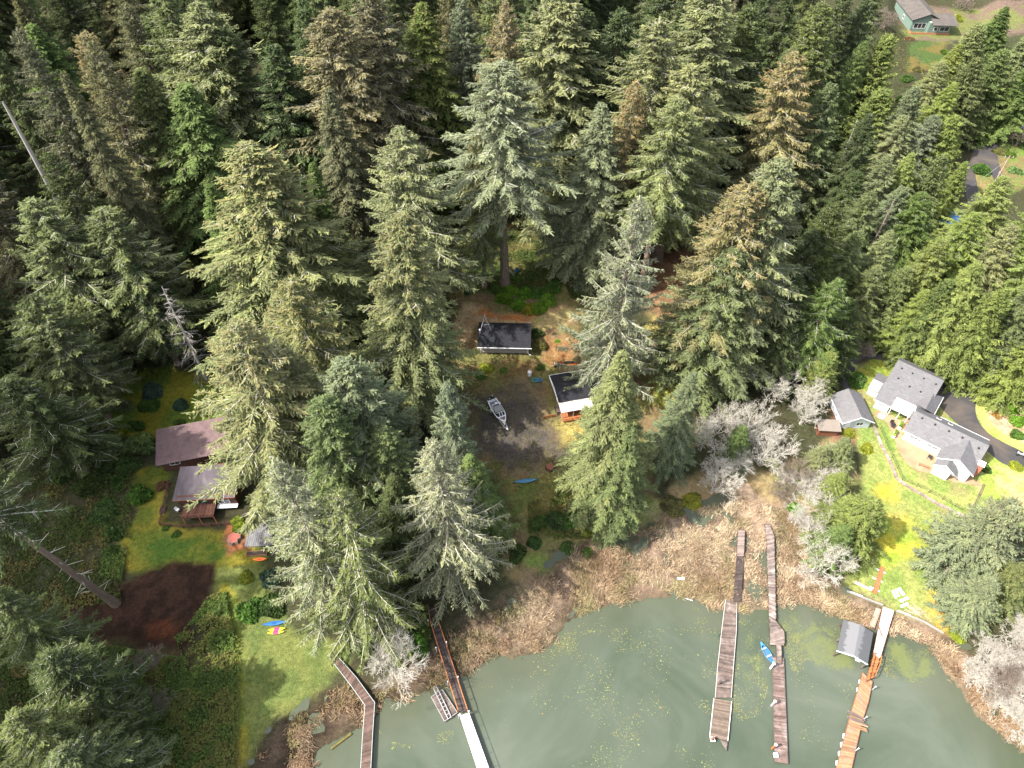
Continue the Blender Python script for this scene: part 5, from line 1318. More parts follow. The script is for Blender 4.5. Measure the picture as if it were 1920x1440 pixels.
for x in (6.6, 4.4):
    z = 5.2 - (6.3 - 4) * .585
    k = MB(); k.slab([(x - .45, 5.9, z + .33), (x + .45, 5.9, z + .33), (x + .45, 6.7, z - .14), (x - .45, 6.7, z - .14)], .2)
    sk = part(k, 'skylight', 'white', h)
    k = MB(); k.slab([(x - .35, 6.0, z + .29), (x + .35, 6.0, z + .29), (x + .35, 6.6, z - .06), (x - .35, 6.6, z - .06)], .01); part(k, 'pane', 'glass', sk)
k = MB(); k.box(13.7, 14.7, .1, 1.3, -.1, 3.4); ch = part(k, 'chimney', mat('red_brick', (.33, .1, .06), (.4, .15, .1), 4, .9), h)
k = MB(); k.box(13.6, 14.8, 0, 1.4, 3.4, 3.52); part(k, 'chimney_cap', 'white', ch)
k = MB(); k.slab([(-9.6, 7.55, 1.9), (-7.5, 7.55, 1.9), (-7.5, 10.2, 2.5), (-9.6, 10.2, 2.5)], .08); le = part(k, 'lean_to_roof', 'alu', h)
k = MB(); k.slab([(-9.6, 10.2, 2.5), (-7.5, 10.2, 2.5), (-7.5, 13.4, 1.8), (-9.6, 13.4, 1.8)], .08); part(k, 'rear_slope', SH_GREY, le)
k = MB(); k.box(-9.4, -7.42, 7.9, 13.1, -.1, 1.7); part(k, 'lean_to_wall', 'offwhite', h)
HW = h.matrix_basis.copy()
from mathutils import Euler
HW = Matrix.Translation(h.location) @ Euler(h.rotation_euler).to_matrix().to_4x4()
def loc_h(x, y, z=0): return HW @ Vector((x, y, z))
# --- small garage
h = thing('garage', 'small white garage with a grey gable roof left of the big white house', 'garage', (66.1, 88.1, 1.4), R(2))
b = MB(); b.box(.35, 6.0, .35, 7.2, -.1, 2.1)
for y in (.35, 7.05): b.hexa([(.35, y, 2.1), (6.0, y, 2.1), (3.2, y, 3.7)], [(.35, y + .15, 2.1), (6.0, y + .15, 2.1), (3.2, y + .15, 3.7)])
part(b, 'wall', mat('pale_blue_siding', (.42, .47, .49), (.5, .54, .55), 1, .75), h)
b = MB(); b.slab([(-.1, -.1, 2.15), (3.2, -.1, 3.95), (3.2, 7.6, 3.95), (-.1, 7.6, 2.15)], .13); b.slab([(3.2, -.1, 3.95), (6.45, -.1, 2.15), (6.45, 7.6, 2.15), (3.2, 7.6, 3.95)], .13); part(b, 'roof', SH_GREY, h)
b = MB(); b.beam((-.15, -.13, 2.17), (3.2, -.13, 4.0), .06, .2); b.beam((3.2, -.13, 4.0), (6.5, -.13, 2.17), .06, .2); b.box(-.2, -.1, -.1, 7.6, 1.98, 2.16); part(b, 'fascia', 'white', h)
window(h, 'window', (3.2, .35, .95), (1, 0, 0), 1.3, .9, 2)
door(h, (1.0, .35, .02), (1, 0, 0))
# --- brown shed roof below it
p = pg(1545, 812)
h = thing('shed', 'little shed with a weathered tan roof left of the small garage', 'shed', p, R(-4))
b = MB(); b.box(-1.5, 2.2, -.7, 1.3, -.2, 1.9); part(b, 'wall', 'rust', h)
b = MB(); b.slab([(-1.9, -1.0, 1.95), (2.6, -1.0, 1.95), (2.6, 1.6, 2.5), (-1.9, 1.6, 2.5)], .1); part(b, 'roof', mat('tan_roof', (.17, .14, .115), (.22, .19, .16), 1.5, .9), h)
# --- cabin
h = thing('cabin', 'beige cabin with a debris-strewn charcoal roof on the bank in the clearing', 'cabin', (-7.6, 108.3, 2.0), R(-1.6))
b = MB(); b.box(.6, 11.1, .7, 7.2, .35, 2.65)
for x in (.6, 10.95): b.hexa([(x, .7, 2.65), (x, 7.2, 2.65), (x, 3.95, 3.65)], [(x + .15, .7, 2.65), (x + .15, 7.2, 2.65), (x + .15, 3.95, 3.65)])
part(b, 'wall', 'beige', h)
b = MB()
for z in np.arange(.5, 2.6, .22): b.box(.66, 11.04, .675, .7, z, z + .03)
part(b, 'siding_lines', mat('siding_strip', (.34, .3, .26)), h)  # thin raised strips along the siding, close to the wall colour
b = MB(); b.slab([(0, 0, 2.62), (11.7, 0, 2.62), (11.7, 3.95, 3.9), (0, 3.95, 3.9)], .14); b.slab([(0, 3.95, 3.9), (11.7, 3.95, 3.9), (11.7, 7.9, 2.62), (0, 7.9, 2.62)], .14); part(b, 'roof', SH_DARK, h)
b = MB(); b.box(-.05, 11.9, -.1, 0, 2.45, 2.64); b.box(.6, .74, .66, .7, .3, 2.6); b.box(10.95, 11.1, .66, .7, .3, 2.6); part(b, 'fascia', 'white', h)
window(h, 'window', (.85, .7, 1.75), (1, 0, 0), 1.1, .65, 1); window(h, 'window', (4.6, .7, 1.55), (1, 0, 0), 1.15, .8, 2); window(h, 'window', (6.5, .7, 1.85), (1, 0, 0), 1.1, .5, 1)
b = MB(); b.tube((11.2, .5, 2.5), (11.2, .6, .3), .06, n=6); b.tube((11.2, .6, .3), (11.8, .3, .15), .06, n=6); part(b, 'downspout', 'white', h)
for x in (.9, 3.2, 5.5, 7.9, 9.3, 10.9):
    b = MB(); b.box(x - .12, x + .12, .8, 1.04, -.5, .36); part(b, 'pier', 'concrete', h)
b = MB(); b.box(.9, 10.9, 1.6, 1.68, -.5, .34); part(b, 'skirting', 'black', h)
b = MB(); b.tube((.5, 3.4, 3.4), (.5, 3.4, 4.7), .16); b.tube((.5, 3.4, 4.7), (.5, 3.4, 4.9), .26, .05); part(b, 'chimney_pipe', 'galv', h)
b = MB(); top = Vector((1.5, 5.4, 7.0))
for q in ((.5, 3.7, 3.75), (2.9, 4.1, 3.8), (1.7, 6.9, 2.9)): b.tube(q, top, .055, n=6)
b.tube(top, top + Vector((0, 0, .5)), .035, n=6); b.tube(top + Vector((-.25, 0, .1)), top + Vector((.25, 0, .1)), .05, n=6)
b.tube((.9, 4.4, 5.1), (2.35, 4.65, 5.1), .025, n=6)
part(b, 'antenna_tripod', 'galv', h)
# --- deck house
h = thing('deck_house', 'charcoal-roofed house with a white metal awning over an orange railed deck', 'house', (9.5, 93.0, 1.3), R(12.5))
b = MB(); b.box(.4, 12.4, .5, 7.0, -.1, 2.6); part(b, 'wall', mat('rust_brown_siding', (.2, .085, .045), (.27, .13, .075), 2, .8), h)
b = MB(); b.slab([(0, 0, 2.75), (13, 0, 2.75), (13, 3.9, 3.5), (0, 3.9, 3.5)], .14); b.slab([(0, 3.9, 3.5), (13, 3.9, 3.5), (13, 7.6, 2.9), (0, 7.6, 2.9)], .14); part(b, 'roof', SH_DARK, h)
b = MB(); b.box(-.09, 0, -.02, 7.62, 2.62, 2.8); b.slab([(-.1, -.02, 2.8), (0, -.02, 2.8), (0, 3.9, 3.56), (-.1, 3.9, 3.56)], .16); b.slab([(-.1, 3.9, 3.56), (0, 3.9, 3.56), (0, 7.65, 2.95), (-.1, 7.65, 2.95)], .16); b.box(-.1, 13, 7.6, 7.68, 2.75, 2.93); part(b, 'roof_edge', 'white', h)
b = MB(); b.slab([(-.05, -2.3, 2.3), (6.8, -2.3, 2.3), (6.8, .02, 2.72), (-.05, .02, 2.72)], .07); part(b, 'awning', mat('chalky_metal', (.38, .365, .345), (.47, .455, .44), 1, .6, c3=(.25, .22, .19), s3=2), h)
b = MB()
for k in range(30): 
    b.cur = random.random(); b.box(.2 + k * .25, .43 + k * .25, -3.2, .5, .28, .36)
part(b, 'deck_floor', 'cedar', h)
b = MB(); b.cur = .6
b.box(.2, 7.7, -3.25, -3.15, 1.15, 1.28); b.box(.2, 7.7, -3.23, -3.17, .42, .5)
for k in range(32): b.box(.22 + k * .24, .3 + k * .24, -3.22, -3.18, .5, 1.15)
part(b, 'railing', 'cedar', h)
for x in (.3, 2.6, 4.9, 6.7):
    b = MB(); b.box(x - .07, x + .07, -2.25, -2.11, .0, 2.28); part(b, 'post', 'galv', h)
b = MB(); b.box(-.5, .2, -.9, 1.0, -.1, 1.0); part(b, 'side_box', 'weather', h)
window(h, 'window', (1.2, .5, .95), (1, 0, 0), 1.6, 1.1, 2); door(h, (3.6, .5, .36), (1, 0, 0)); window(h, 'window', (5.4, .5, .95), (1, 0, 0), 1.6, 1.1, 2)
# --- brown house, two roofs
h = thing('brown_house', 'brown timber house with mauve and plum roofs under the tan leaning spruce', 'house', (-61.3, 69.2, 1.0), R(4))
b = MB(); b.box(.5, 10.6, .6, 6.6, -.1, 4.0); part(b, 'wall', 'brownwall', h)
b = MB(); b.slab([(-.1, 0, 3.9), (11.0, 0, 3.9), (11.0, 7.0, 4.6), (-.1, 7.0, 4.6)], .16); part(b, 'roof', 'purproof', h)
b = MB(); b.box(-.1, 11, -.09, 0, 3.7, 3.92); part(b, 'fascia', 'rust', h)
b = MB()
for k in range(24):
    b.cur = random.random(); b.box(1.2 + k * .24, 1.42 + k * .24, -2.3, .6, 1.6, 1.68)
b.cur = .5; b.box(1.15, 7.0, -2.4, -2.3, 1.5, 1.7); part(b, 'deck', mat('dark_red_deck', (.085, .036, .026), (.13, .06, .042), 2, .85, lv=.3), h)
b = MB(); b.box(1.2, 7.0, -2.36, -2.28, 2.5, 2.58); part(b, 'deck_edge_rail', 'rust', h)
b = MB()
for k in range(11): b.box(1.2 + k * .57, 1.26 + k * .57, -2.34, -2.3, 1.7, 2.5)
part(b, 'baluster_row', 'brownwall', h)
for x in (1.4, 4.3, 6.9):
    b = MB(); b.tube((x, -2.25, 1.5), (x + .4, -2.9, -.1), .08, n=6); part(b, 'brace', 'cedar', h)
for x, z, n in ((1.6, 2.9, 3), (7.2, 3.15, 2), (7.4, 1.3, 2)):
    window(h, 'window', (x, .6, z), (1, 0, 0), 1.9, .55 if z > 2 else 1.0, n)
b = MB(); b.box(7.0, 10.7, -.3, .6, .9, 1.05); part(b, 'ledge', 'white', h)
door(h, (4.3, .6, 1.7), (1, 0, 0), mat('green_door', (.02, .09, .075), (.03, .12, .1)))
b = MB(); b.slab([(-5.6, 8.6, 3.1), (7.5, 11.0, 3.1), (6.1, 19.6, 3.7), (-7.4, 17.0, 3.7)], .16); wr = part(b, 'wing_roof', 'brownroof', h)
b = MB(); b.hexa([(-5.0, 9.4, -.1), (7.0, 11.5, -.1), (5.8, 18.8, -.1), (-6.7, 16.4, -.1)], [(-5.0, 9.4, 2.95), (7.0, 11.5, 2.95), (5.8, 18.8, 3.4), (-6.7, 16.4, 3.4)]); part(b, 'wing_wall', 'brownwall', h)
window(h, 'window', (-3.5, 9.66, 1.7), (1, .175, 0), 1.7, .6, 2)
b = MB()
for k in range(20):
    b.cur = random.random(); b.box(2.8 + k * .32, 3.1 + k * .32, 6.65, 9.6, 1.3, 1.38)
part(b, 'upper_deck', 'rust', h)
b = MB()
for x in (3.6, 7.0):
    b.box(x, x + .9, 8.6, 9.3, 1.38, 2.0)
part(b, 'deck_furniture', mat('teal_metal', (.1, .25, .22), (.14, .3, .27)), h)
# --- green house
h = thing('green_house', 'sage green house with a taupe gable roof and red deck skirt', 'house', (147.4, 273.4, 3.9), R(-3))
b = MB(); b.box(.6, 9.6, .6, 20, -.4, 3.9); b.hexa([(.6, .6, 3.9), (9.6, .6, 3.9), (6.0, .6, 6.0)], [(.6, .8, 3.9), (9.6, .8, 3.9), (6.0, .8, 6.0)]); b.box(6.2, 14.2, -1.6, 6, -.4, 3.8); part(b, 'wall', 'sage', h)
b = MB(); b.slab([(0, 0, 4.1), (6.0, 0, 6.3), (6.0, 20.5, 6.3), (0, 20.5, 4.1)], .18); b.slab([(6.0, 0, 6.3), (10.0, 0, 4.6), (10.0, 20.5, 4.6), (6.0, 20.5, 6.3)], .18); part(b, 'roof', SH_TAUPE, h)
b = MB(); b.slab([(6.6, -3.6, 3.9), (15.6, -3.6, 3.9), (15.6, 2.6, 5.4), (6.6, 2.6, 5.4)], .16); b.slab([(6.6, 2.6, 5.4), (15.6, 2.6, 5.4), (15.6, 7.5, 3.9), (6.6, 7.5, 3.9)], .16); part(b, 'wing_roof', SH_TAUPE, h)
b = MB(); b.beam((-.05, -.06, 4.12), (6.0, -.06, 6.36), .1, .25); b.beam((6.0, -.06, 6.36), (10.0, -.06, 4.65), .1, .25); part(b, 'fascia', 'black', h)
b = MB(); b.box(.3, 14.4, -2.0, -1.85, -1.2, .6); b.box(.3, .45, -2, .6, -1.2, .6); part(b, 'deck_skirt', mat('red_cedar', (.3, .12, .06), (.38, .17, .09), 2, .8), h)
window(h, 'window', (1.6, .6, 1.2), (1, 0, 0), 4.2, 1.7, 3); window(h, 'window', (8.2, -1.6, 1.2), (1, 0, 0), 1.2, 1.2, 1); window(h, 'window', (10.4, -1.6, 1.2), (1, 0, 0), 3.2, 1.4, 2)
window(h, 'window', (.6, 10.0, 1.2), (0, -1, 0), 1.4, 1.2, 2)
b = MB(); b.tube((6.9, -.4, 3.5), (7.0, -.9, 3.7), .5, .45, 12); part(b, 'dish', 'white', h)
# --- pale outbuilding at the right edge
p = pg(1912, 232)
h = thing('outbuilding', 'pale outbuilding cut by the right edge beside the lane', 'outbuilding', p, R(8))
b = MB(); b.box(-1.2, 9, -2.5, 4.5, -.3, 2.6); part(b, 'wall', 'offwhite', h)
b = MB(); b.slab([(-1.8, -3.1, 2.65), (9.5, -3.1, 2.65), (9.5, 5, 3.3), (-1.8, 5, 3.3)], .14); part(b, 'roof', SH_TAUPE, h)
b = MB(); b.box(-1.32, -1.2, -1.5, 1.5, 0, 2.2); part(b, 'door', mat('dark_green_door', (.02, .06, .05)), h)
for i, (u, v) in enumerate(((1896, 226), (1895, 234))):
    q = pg(u, v)
    t = thing('kayak', ('yellow kayak end leaning by the pale outbuilding, upper of the two', 'yellow kayak end leaning by the pale outbuilding, lower of the two')[i], 'kayak', q, R(20), 'yellow kayaks by the outbuilding')
    b = MB(); b.hexa([(-1.1, -.4, 0), (1.1, -.4, 0), (1.5, 0, 0), (1.1, .4, 0), (-1.1, .4, 0), (-1.5, 0, 0)], [(-1.2, -.45, .4), (1.2, -.45, .4), (1.7, 0, .5), (1.2, .45, .4), (-1.2, .45, .4), (-1.7, 0, .5)]); part(b, 'hull', mat('yellow_plastic', (.7, .5, .02), (.8, .6, .05), 2, .4), t)
# --- blue tarp shelter
p = pg(1795, 425)
h = thing('tarp_shelter', 'blue tarp shelter with a white frame half hidden by the young conifers', 'shelter', p, R(30))
M['tarp'] = mat('blue_tarp', (.06, .21, .5), (.1, .3, .62), 1.2, .5)
b = MB(); b.slab([(-5, -2.4, 2.1), (0, -2.6, 3.0), (0, 2.8, 3.0), (-5, 2.6, 2.1)], .03); b.slab([(0, -2.6, 3.0), (4.6, -2.4, 2.1), (4.6, 2.6, 2.1), (0, 2.8, 3.0)], .03); part(b, 'tarp', 'tarp', h)
for x, y in ((-5, -2.4), (4.6, -2.4), (-5, 2.6), (4.6, 2.6), (0, -2.6), (0, 2.8)):
    b = MB(); b.tube((x, y, -.1), (x, y, 3.0 if x == 0 else 2.1), .05, n=6); part(b, 'post', 'white', h)
# --- red-brown shed end by the wide spruce
p = pg(688, 705)
h = thing('lean_shed', 'narrow red-brown plank shed peeking out between the spruces left of the yard', 'shed', p, R(-10))
b = MB()
for k in range(5): b.cur = random.random(); b.slab([(-.9 + k * .36, -2.6, 2.1), (-.56 + k * .36, -2.6, 2.1), (-.56 + k * .36, 2.6, 2.5), (-.9 + k * .36, 2.6, 2.5)], .06)
part(b, 'roof', mat('red_plank', (.3, .1, .05), (.4, .17, .09), 2, .8, lv=.3), h)
b = MB(); b.box(-.8, .8, -2.3, 2.3, -.1, 2.0); part(b, 'wall', 'brownwall', h)
# --- boathouse
A_, B_ = Vector((51.6, 43.0)), Vector((54.7, 47.7))
ang = math.atan2(40.9 - 43.0, 55.7 - 51.6)
h = thing('boathouse', 'grey-roofed open boathouse standing in the lake beside the white walkway', 'boathouse', (51.6, 43.0, 0), ang)
b = MB(); b.slab([(0, 0, 2.5), (2.4, 0, 3.15), (2.4, 5.7, 3.15), (0, 5.7, 2.5)], .1); b.slab([(2.4, 0, 3.15), (4.7, 0, 2.5), (4.7, 5.7, 2.5), (2.4, 5.7, 3.15)], .1)
m_, nt_, b_ = mat_new('weathered_metal_roof')
co_ = nd(nt_, 'ShaderNodeTexCoord').outputs['Object']
sx = nd(nt_, 'ShaderNodeSeparateXYZ'); nt_.links.new(co_, sx.inputs[0])
dd_ = math_n(nt_, 'ABSOLUTE', math_n(nt_, 'SUBTRACT', sx.outputs[0], 2.0))
mp_ = nd(nt_, 'ShaderNodeMapping'); mp_.inputs['Scale'].default_value = (.7, 1.6, 1); nt_.links.new(co_, mp_.inputs[0])
e_ = math_n(nt_, 'ADD', dd_, math_n(nt_, 'MULTIPLY', math_n(nt_, 'SUBTRACT', noise(nt_, 1.1, 5, .7, mp_.outputs[0]), .5), 2.4))
nt_.links.new(mixrgb(nt_, maprange(nt_, e_, 1.05, 1.2), (.14, .14, .146), (.075, .077, .081)), b_.inputs['Base Color'])
b_.inputs['Roughness'].default_value = .6
part(b, 'roof', m_, h)
b = MB(); b.beam((-.05, -.05, 2.52), (2.4, -.05, 3.2), .08, .2); b.beam((2.4, -.05, 3.2), (4.75, -.05, 2.52), .08, .2); part(b, 'fascia', 'white', h)
for x, y in ((.2, .2), (4.5, .2), (.2, 5.5), (4.5, 5.5), (.2, 2.8), (4.5, 2.8)):
    b = MB(); b.box(x - .09, x + .09, y - .09, y + .09, -1.5, 2.45); part(b, 'pile', 'weather', h)
b = MB(); b.box(.29, 4.4, 5.45, 5.5, .2, 2.5); part(b, 'back_wall', 'weather', h)
b = MB(); b.box(2.9, 3.6, -.1, .5, 2.2, 2.35); part(b, 'end_shelf', 'white', h)
# ------------------------------------------------------------------ docks
def planked(Lp, Rp, z, pw=.2, th=.06, jit=.03, zf=None):
    """planks laid across between two edge lines (photo pixels, same count)"""
    mb = MB()
    Lw = [Vector((*pz(u, v, z), z)) for u, v in Lp]
    Rw = [Vector((*pz(u, v, z), z)) for u, v in Rp]
    for a, b, c, d_ in zip(Lw[:-1], Lw[1:], Rw[:-1], Rw[1:]):
        n = max(1, int(((a - b).length + (c - d_).length) / 2 / pw))
        for k in range(n):
            s, e = k / n, (k + .93) / n
            j0, j1 = random.uniform(-jit, jit), random.uniform(-jit, jit)
            q = [a.lerp(b, s), c.lerp(d_, s), c.lerp(d_, e), a.lerp(b, e)]
            ex = (q[1] - q[0]).normalized()
            q = [q[0] + ex * j0, q[1] + ex * j1, q[2] + ex * j1, q[3] + ex * j0]
            dz = Vector((0, 0, random.uniform(-.008, .008)))
            mb.cur = min(1, max(0, random.gauss(.5, .28)))
            mb.hexa([p - Vector((0, 0, th)) + dz for p in q], [p + dz for p in q])
    return mb, Lw, Rw
def stringer(Lw, w_=.12, h_=.2, dz=-.07):
    mb = MB()
    for a, b in zip(Lw[:-1], Lw[1:]): mb.beam(a + Vector((0, 0, dz)), b + Vector((0, 0, dz)), w_, h_)
    return mb
def dock(name, label, cat, Lp, Rp, z, m='weather', pw=.2, piles=None, edge=None, edge_top=False, jit=.03):
    mb, Lw, Rw = planked(Lp, Rp, z, pw, jit=jit)
    t = thing(name, label, cat, tuple(Lw[0]), 0)
    off = Vector(Lw[0])
    def sub(b, nm, mm):
        b.v = [(p[0] - off.x, p[1] - off.y, p[2] - off.z) for p in b.v]
        return b.build(nm, M[mm] if isinstance(mm, str) else mm, t)
    sub(mb, 'decking', m)
    ins = lambda P, Q: [p + (q - p).normalized() * .07 for p, q in zip(P, Q)]
    sub(stringer(ins(Lw, Rw)), 'stringer', 'darkplank'); sub(stringer(ins(Rw, Lw)), 'stringer', 'darkplank')
    if edge:
        for P, Q in ((Lw, Rw), (Rw, Lw)):
            o = [p - (q - p).normalized() * .05 for p, q in zip(P, Q)]
            sub(stringer(o, .07, .12, .05 if edge_top else .0), 'edge_strip', edge)
    if piles:
        for P in (ins(Lw, Rw), ins(Rw, Lw)):
            for a, b in zip(P[:-1], P[1:]):
                n = max(1, int((b - a).length / piles))
                for k in range(n):
                    q = a.lerp(b, (k + .5) / n)
                    pb = MB(); pb.tube((q.x, q.y, min(q.z - .6, -1.2)), (q.x, q.y, q.z - .28), .09, n=6); sub(pb, 'pile', 'darkplank')
    return t, Lw, Rw, sub
dock('boardwalk', 'dark brown planked boardwalk with a bend at the left shore', 'boardwalk', [(614.4, 1227.9), (659.5, 1286.6), (684.8, 1322), (680.3, 1378.7), (675, 1470)], [(624.3, 1221.5), (667.7, 1270.3), (702, 1317.3), (698.4, 1369.6), (693, 1470)], .9, mat('brown_planks', (.07, .042, .034), (.125, .083, .067), 1.8, .85, lv=.4), .2, 3.2, mat('green_grey_strip', (.3, .36, .34), (.4, .46, .44)), False)
t, Lw, Rw, sub = dock('railed_walkway', 'dark walkway between long orange wooden rails leading to the metal gangway', 'walkway', [(803, 1137), (808.5, 1171), (859.6, 1334.8)], [(816, 1137), (822, 1167), (876.3, 1333.8)], 1.0, 'darkplank', .35, 3.0)
for P, Q in ((Lw, Rw), (Rw, Lw)):
    o = [p - (q - p).normalized() * .04 for p, q in zip(P, Q)]
    sub(stringer([p + Vector((0, 0, .95)) for p in o], .14, .07, 0), 'rail', 'cedar')
    b = MB()
    for a, c in zip(o[:-1], o[1:]):
        n = max(1, int((c - a).length / 1.7))
        for k in range(n + 1):
            q = a.lerp(c, k / n); b.box(q.x - .045, q.x + .045, q.y - .045, q.y + .045, .75, 1.88)
    sub(b, 'rail_posts', 'cedar')
def steel_post(u, v, h_, label, tilt=(0, 0), m='galv', r_=.085, z=0.0):
    x, y = pz(u, v, z)
    t = thing('mooring_post', label, 'post', (x, y, z))
    b = MB(); b.tube((0, 0, -1.6), (tilt[0], tilt[1], h_), r_, n=10); part(b, 'shaft', m, t)
    b = MB(); b.tube((tilt[0], tilt[1], h_), (tilt[0] * 1.02, tilt[1] * 1.02, h_ + .05), r_ * 1.25, n=10); part(b, 'cap', 'white' if m != 'weather' else 'weather', t)
    return t
for u, v, l in [(804.5, 1173, 'galvanised post, topmost on the left of the orange-railed walkway'), (819.5, 1224, 'galvanised post, middle one on the left of the orange-railed walkway'), (838.5, 1214, 'galvanised post, upper one on the right of the orange-railed walkway'), (841, 1287, 'galvanised post, lowest on the left of the orange-railed walkway'), (860, 1278, 'galvanised post, lower one on the right of the orange-railed walkway')]:
    steel_post(u, v, 2.2, l)
for u, v, l in [(861, 1347, 'left galvanised post where the gangway meets the orange-railed walkway'), (880, 1340, 'right galvanised post where the gangway meets the orange-railed walkway')]:
    steel_post(u, v, 1.7, l)
# aluminium gangway
Lg = [Vector((*pz(u, v, .9), .9)) for u, v in [(862.7, 1341), (904, 1466)]]
Rg = [Vector((*pz(u, v, .9), .9)) for u, v in [(878.3, 1337), (925, 1466)]]
t = thing('gangway', 'white aluminium gangway with a pale grating and tubular trusses', 'gangway', tuple(Lg[0]))
o0 = Lg[0]
b = MB(); q = [Lg[0] - o0, Lg[1] - o0, Rg[1] - o0, Rg[0] - o0]; b.hexa([p - Vector((0, 0, .06)) for p in q], q); part(b, 'deck_plate', mat('pale_grating', (.6, .6, .6), (.68, .68, .68), 9, .6), t)
for P in (Lg, Rg):
    b = MB(); b.beam(P[0] - o0 + Vector((0, 0, .06)), P[1] - o0 + Vector((0, 0, .06)), .14, .2); part(b, 'side_beam', 'white', t)
    b = MB()
    b.tube(P[0] - o0 + Vector((0, 0, 1.0)), P[1] - o0 + Vector((0, 0, 1.0)), .04, n=6)
    for k in range(6): c = P[0].lerp(P[1], k / 5) - o0; b.tube(c, c + Vector((0, 0, 1.0)), .03, n=6)
    part(b, 'handrail', 'white', t)
b = MB()
for k in range(12):
    a = (Lg if k % 2 else Rg)[0].lerp((Lg if k % 2 else Rg)[1], k / 12); c = (Rg if k % 2 else Lg)[0].lerp((Rg if k % 2 else Lg)[1], (k + 1) / 12)
    b.beam(a - o0 + Vector((0, 0, .012)), c - o0 + Vector((0, 0, .012)), .05, .01)
part(b, 'cross_bracing', mat('grey_brace', (.42, .42, .43)), t)
# swim float with ladder ramp
mb, Lw, Rw = planked([(808.5, 1306.7), (833.5, 1352.5)], [(829.4, 1293.1), (857.5, 1335.8)], .42, .22)
t = thing('float_raft', 'small wooden float carrying a folded metal ramp beside the orange-railed walkway', 'float', tuple(Lw[0])); o0 = Lw[0]
mb.v = [tuple(Vector(p) - o0) for p in mb.v]; part(mb, 'decking', 'weather', t)
b = MB()
for a, c in ((Lw[0], Lw[1]), (Rw[0], Rw[1]), (Lw[0], Rw[0]), (Lw[1], Rw[1])): b.beam(a - o0 + Vector((0, 0, .05)), c - o0 + Vector((0, 0, .05)), .1, .35)
part(b, 'rim', 'concrete', t)
r0, r1 = Vector((*pz(816, 1290, .95), .95)), Vector((*pz(843, 1346, .7), .7))
sd = (r1 - r0).cross(Vector((0, 0, 1))).normalized() * .28
t2 = thing('folding_ramp', 'folded aluminium ramp lying on the small float', 'ramp', tuple(r0))
b = MB()
for s in (-1, 1): b.beam(sd * s, r1 - r0 + sd * s, .09, .12)
for k in range(9): c = (r1 - r0) * (k / 8); b.beam(c - sd, c + sd, .06, .05)
part(b, 'frame', 'alu', t2)
b = MB(); b.tube(sd, sd + Vector((0, 0, .8)), .03, n=6); b.tube(-sd, -sd + Vector((0, 0, .8)), .03, n=6); b.tube(sd + Vector((0, 0, .8)), -sd + Vector((0, 0, .8)), .03, n=6); part(b, 'hoop', 'alu', t2)
# straight old dock
t, Lw, Rw, sub = dock('straight_dock', 'long straight weathered dock in three stepped sections, left of the crooked one', 'dock', [(1361, 1124), (1354, 1180), (1346, 1252), (1341.6, 1308)], [(1381, 1130), (1380.4, 1180), (1374, 1259.5), (1370.5, 1308)], .5, 'weather', .2, 3.0, mat('pale_strip', (.42, .4, .38), (.5, .48, .46)))
b, Lq, Rq = planked([(1384, 994), (1382, 1042.5)], [(1396.7, 994), (1394.7, 1042.5)], .8, .24); sub(b, 'pale_section', mat('pale_planks', (.17, .125, .105), (.25, .195, .17), 1.5, .9, lv=.35)); sub(stringer(Lq), 'stringer', 'darkplank'); sub(stringer(Rq), 'stringer', 'darkplank')
b, Lq, Rq = planked([(1382, 1042.7), (1379, 1085), (1375.5, 1128)], [(1394.7, 1042.7), (1392, 1085), (1389, 1128)], .62, .24); sub(b, 'dark_section', 'darkplank'); sub(stringer(Lq), 'stringer', 'darkplank'); sub(stringer(Rq), 'stringer', 'darkplank')
t, Lw, Rw, sub = dock('float_dock', 'wide end float of the straight dock with white edge strips', 'float dock', [(1339, 1309.5), (1331.3, 1380.5)], [(1371.4, 1315), (1364, 1389)], .45, mat('olive_grey_planks', (.1, .075, .056), (.16, .12, .095), 1.6, .9, lv=.35), .22, None, 'white', True)
b = MB(); P_ = [Vector((*pz(u, v, .4), 0)) for u, v in [(1350.5, 1387), (1364, 1391), (1362.5, 1407.5)]]; b.prism(P_, .2, .42); sub(b, 'triangle_fin', 'weather')
x = steel_post(1346.5, 1283, 2.0, 'grey wooden mooring post on the left edge of the straight dock', (.1, .05), 'weather', .17, .4)
b = MB()
x, y = pz(1336, 1386, .45)
t = thing('mooring_ring', 'white square pile guide at the end of the straight dock', 'pile guide', (x, y, .45))
for a in ((-.35, -.25, -.35, .35), (.25, .35, -.35, .35), (-.25, .25, -.35, -.25), (-.25, .25, .25, .35)): b.box(a[0], a[1], a[2], a[3], 0, .1)
part(b, 'collar', 'white', t)
b = MB(); b.tube((0, 0, -1.5), (0, 0, .8), .18, n=10); part(b, 'pile', 'rust', t)
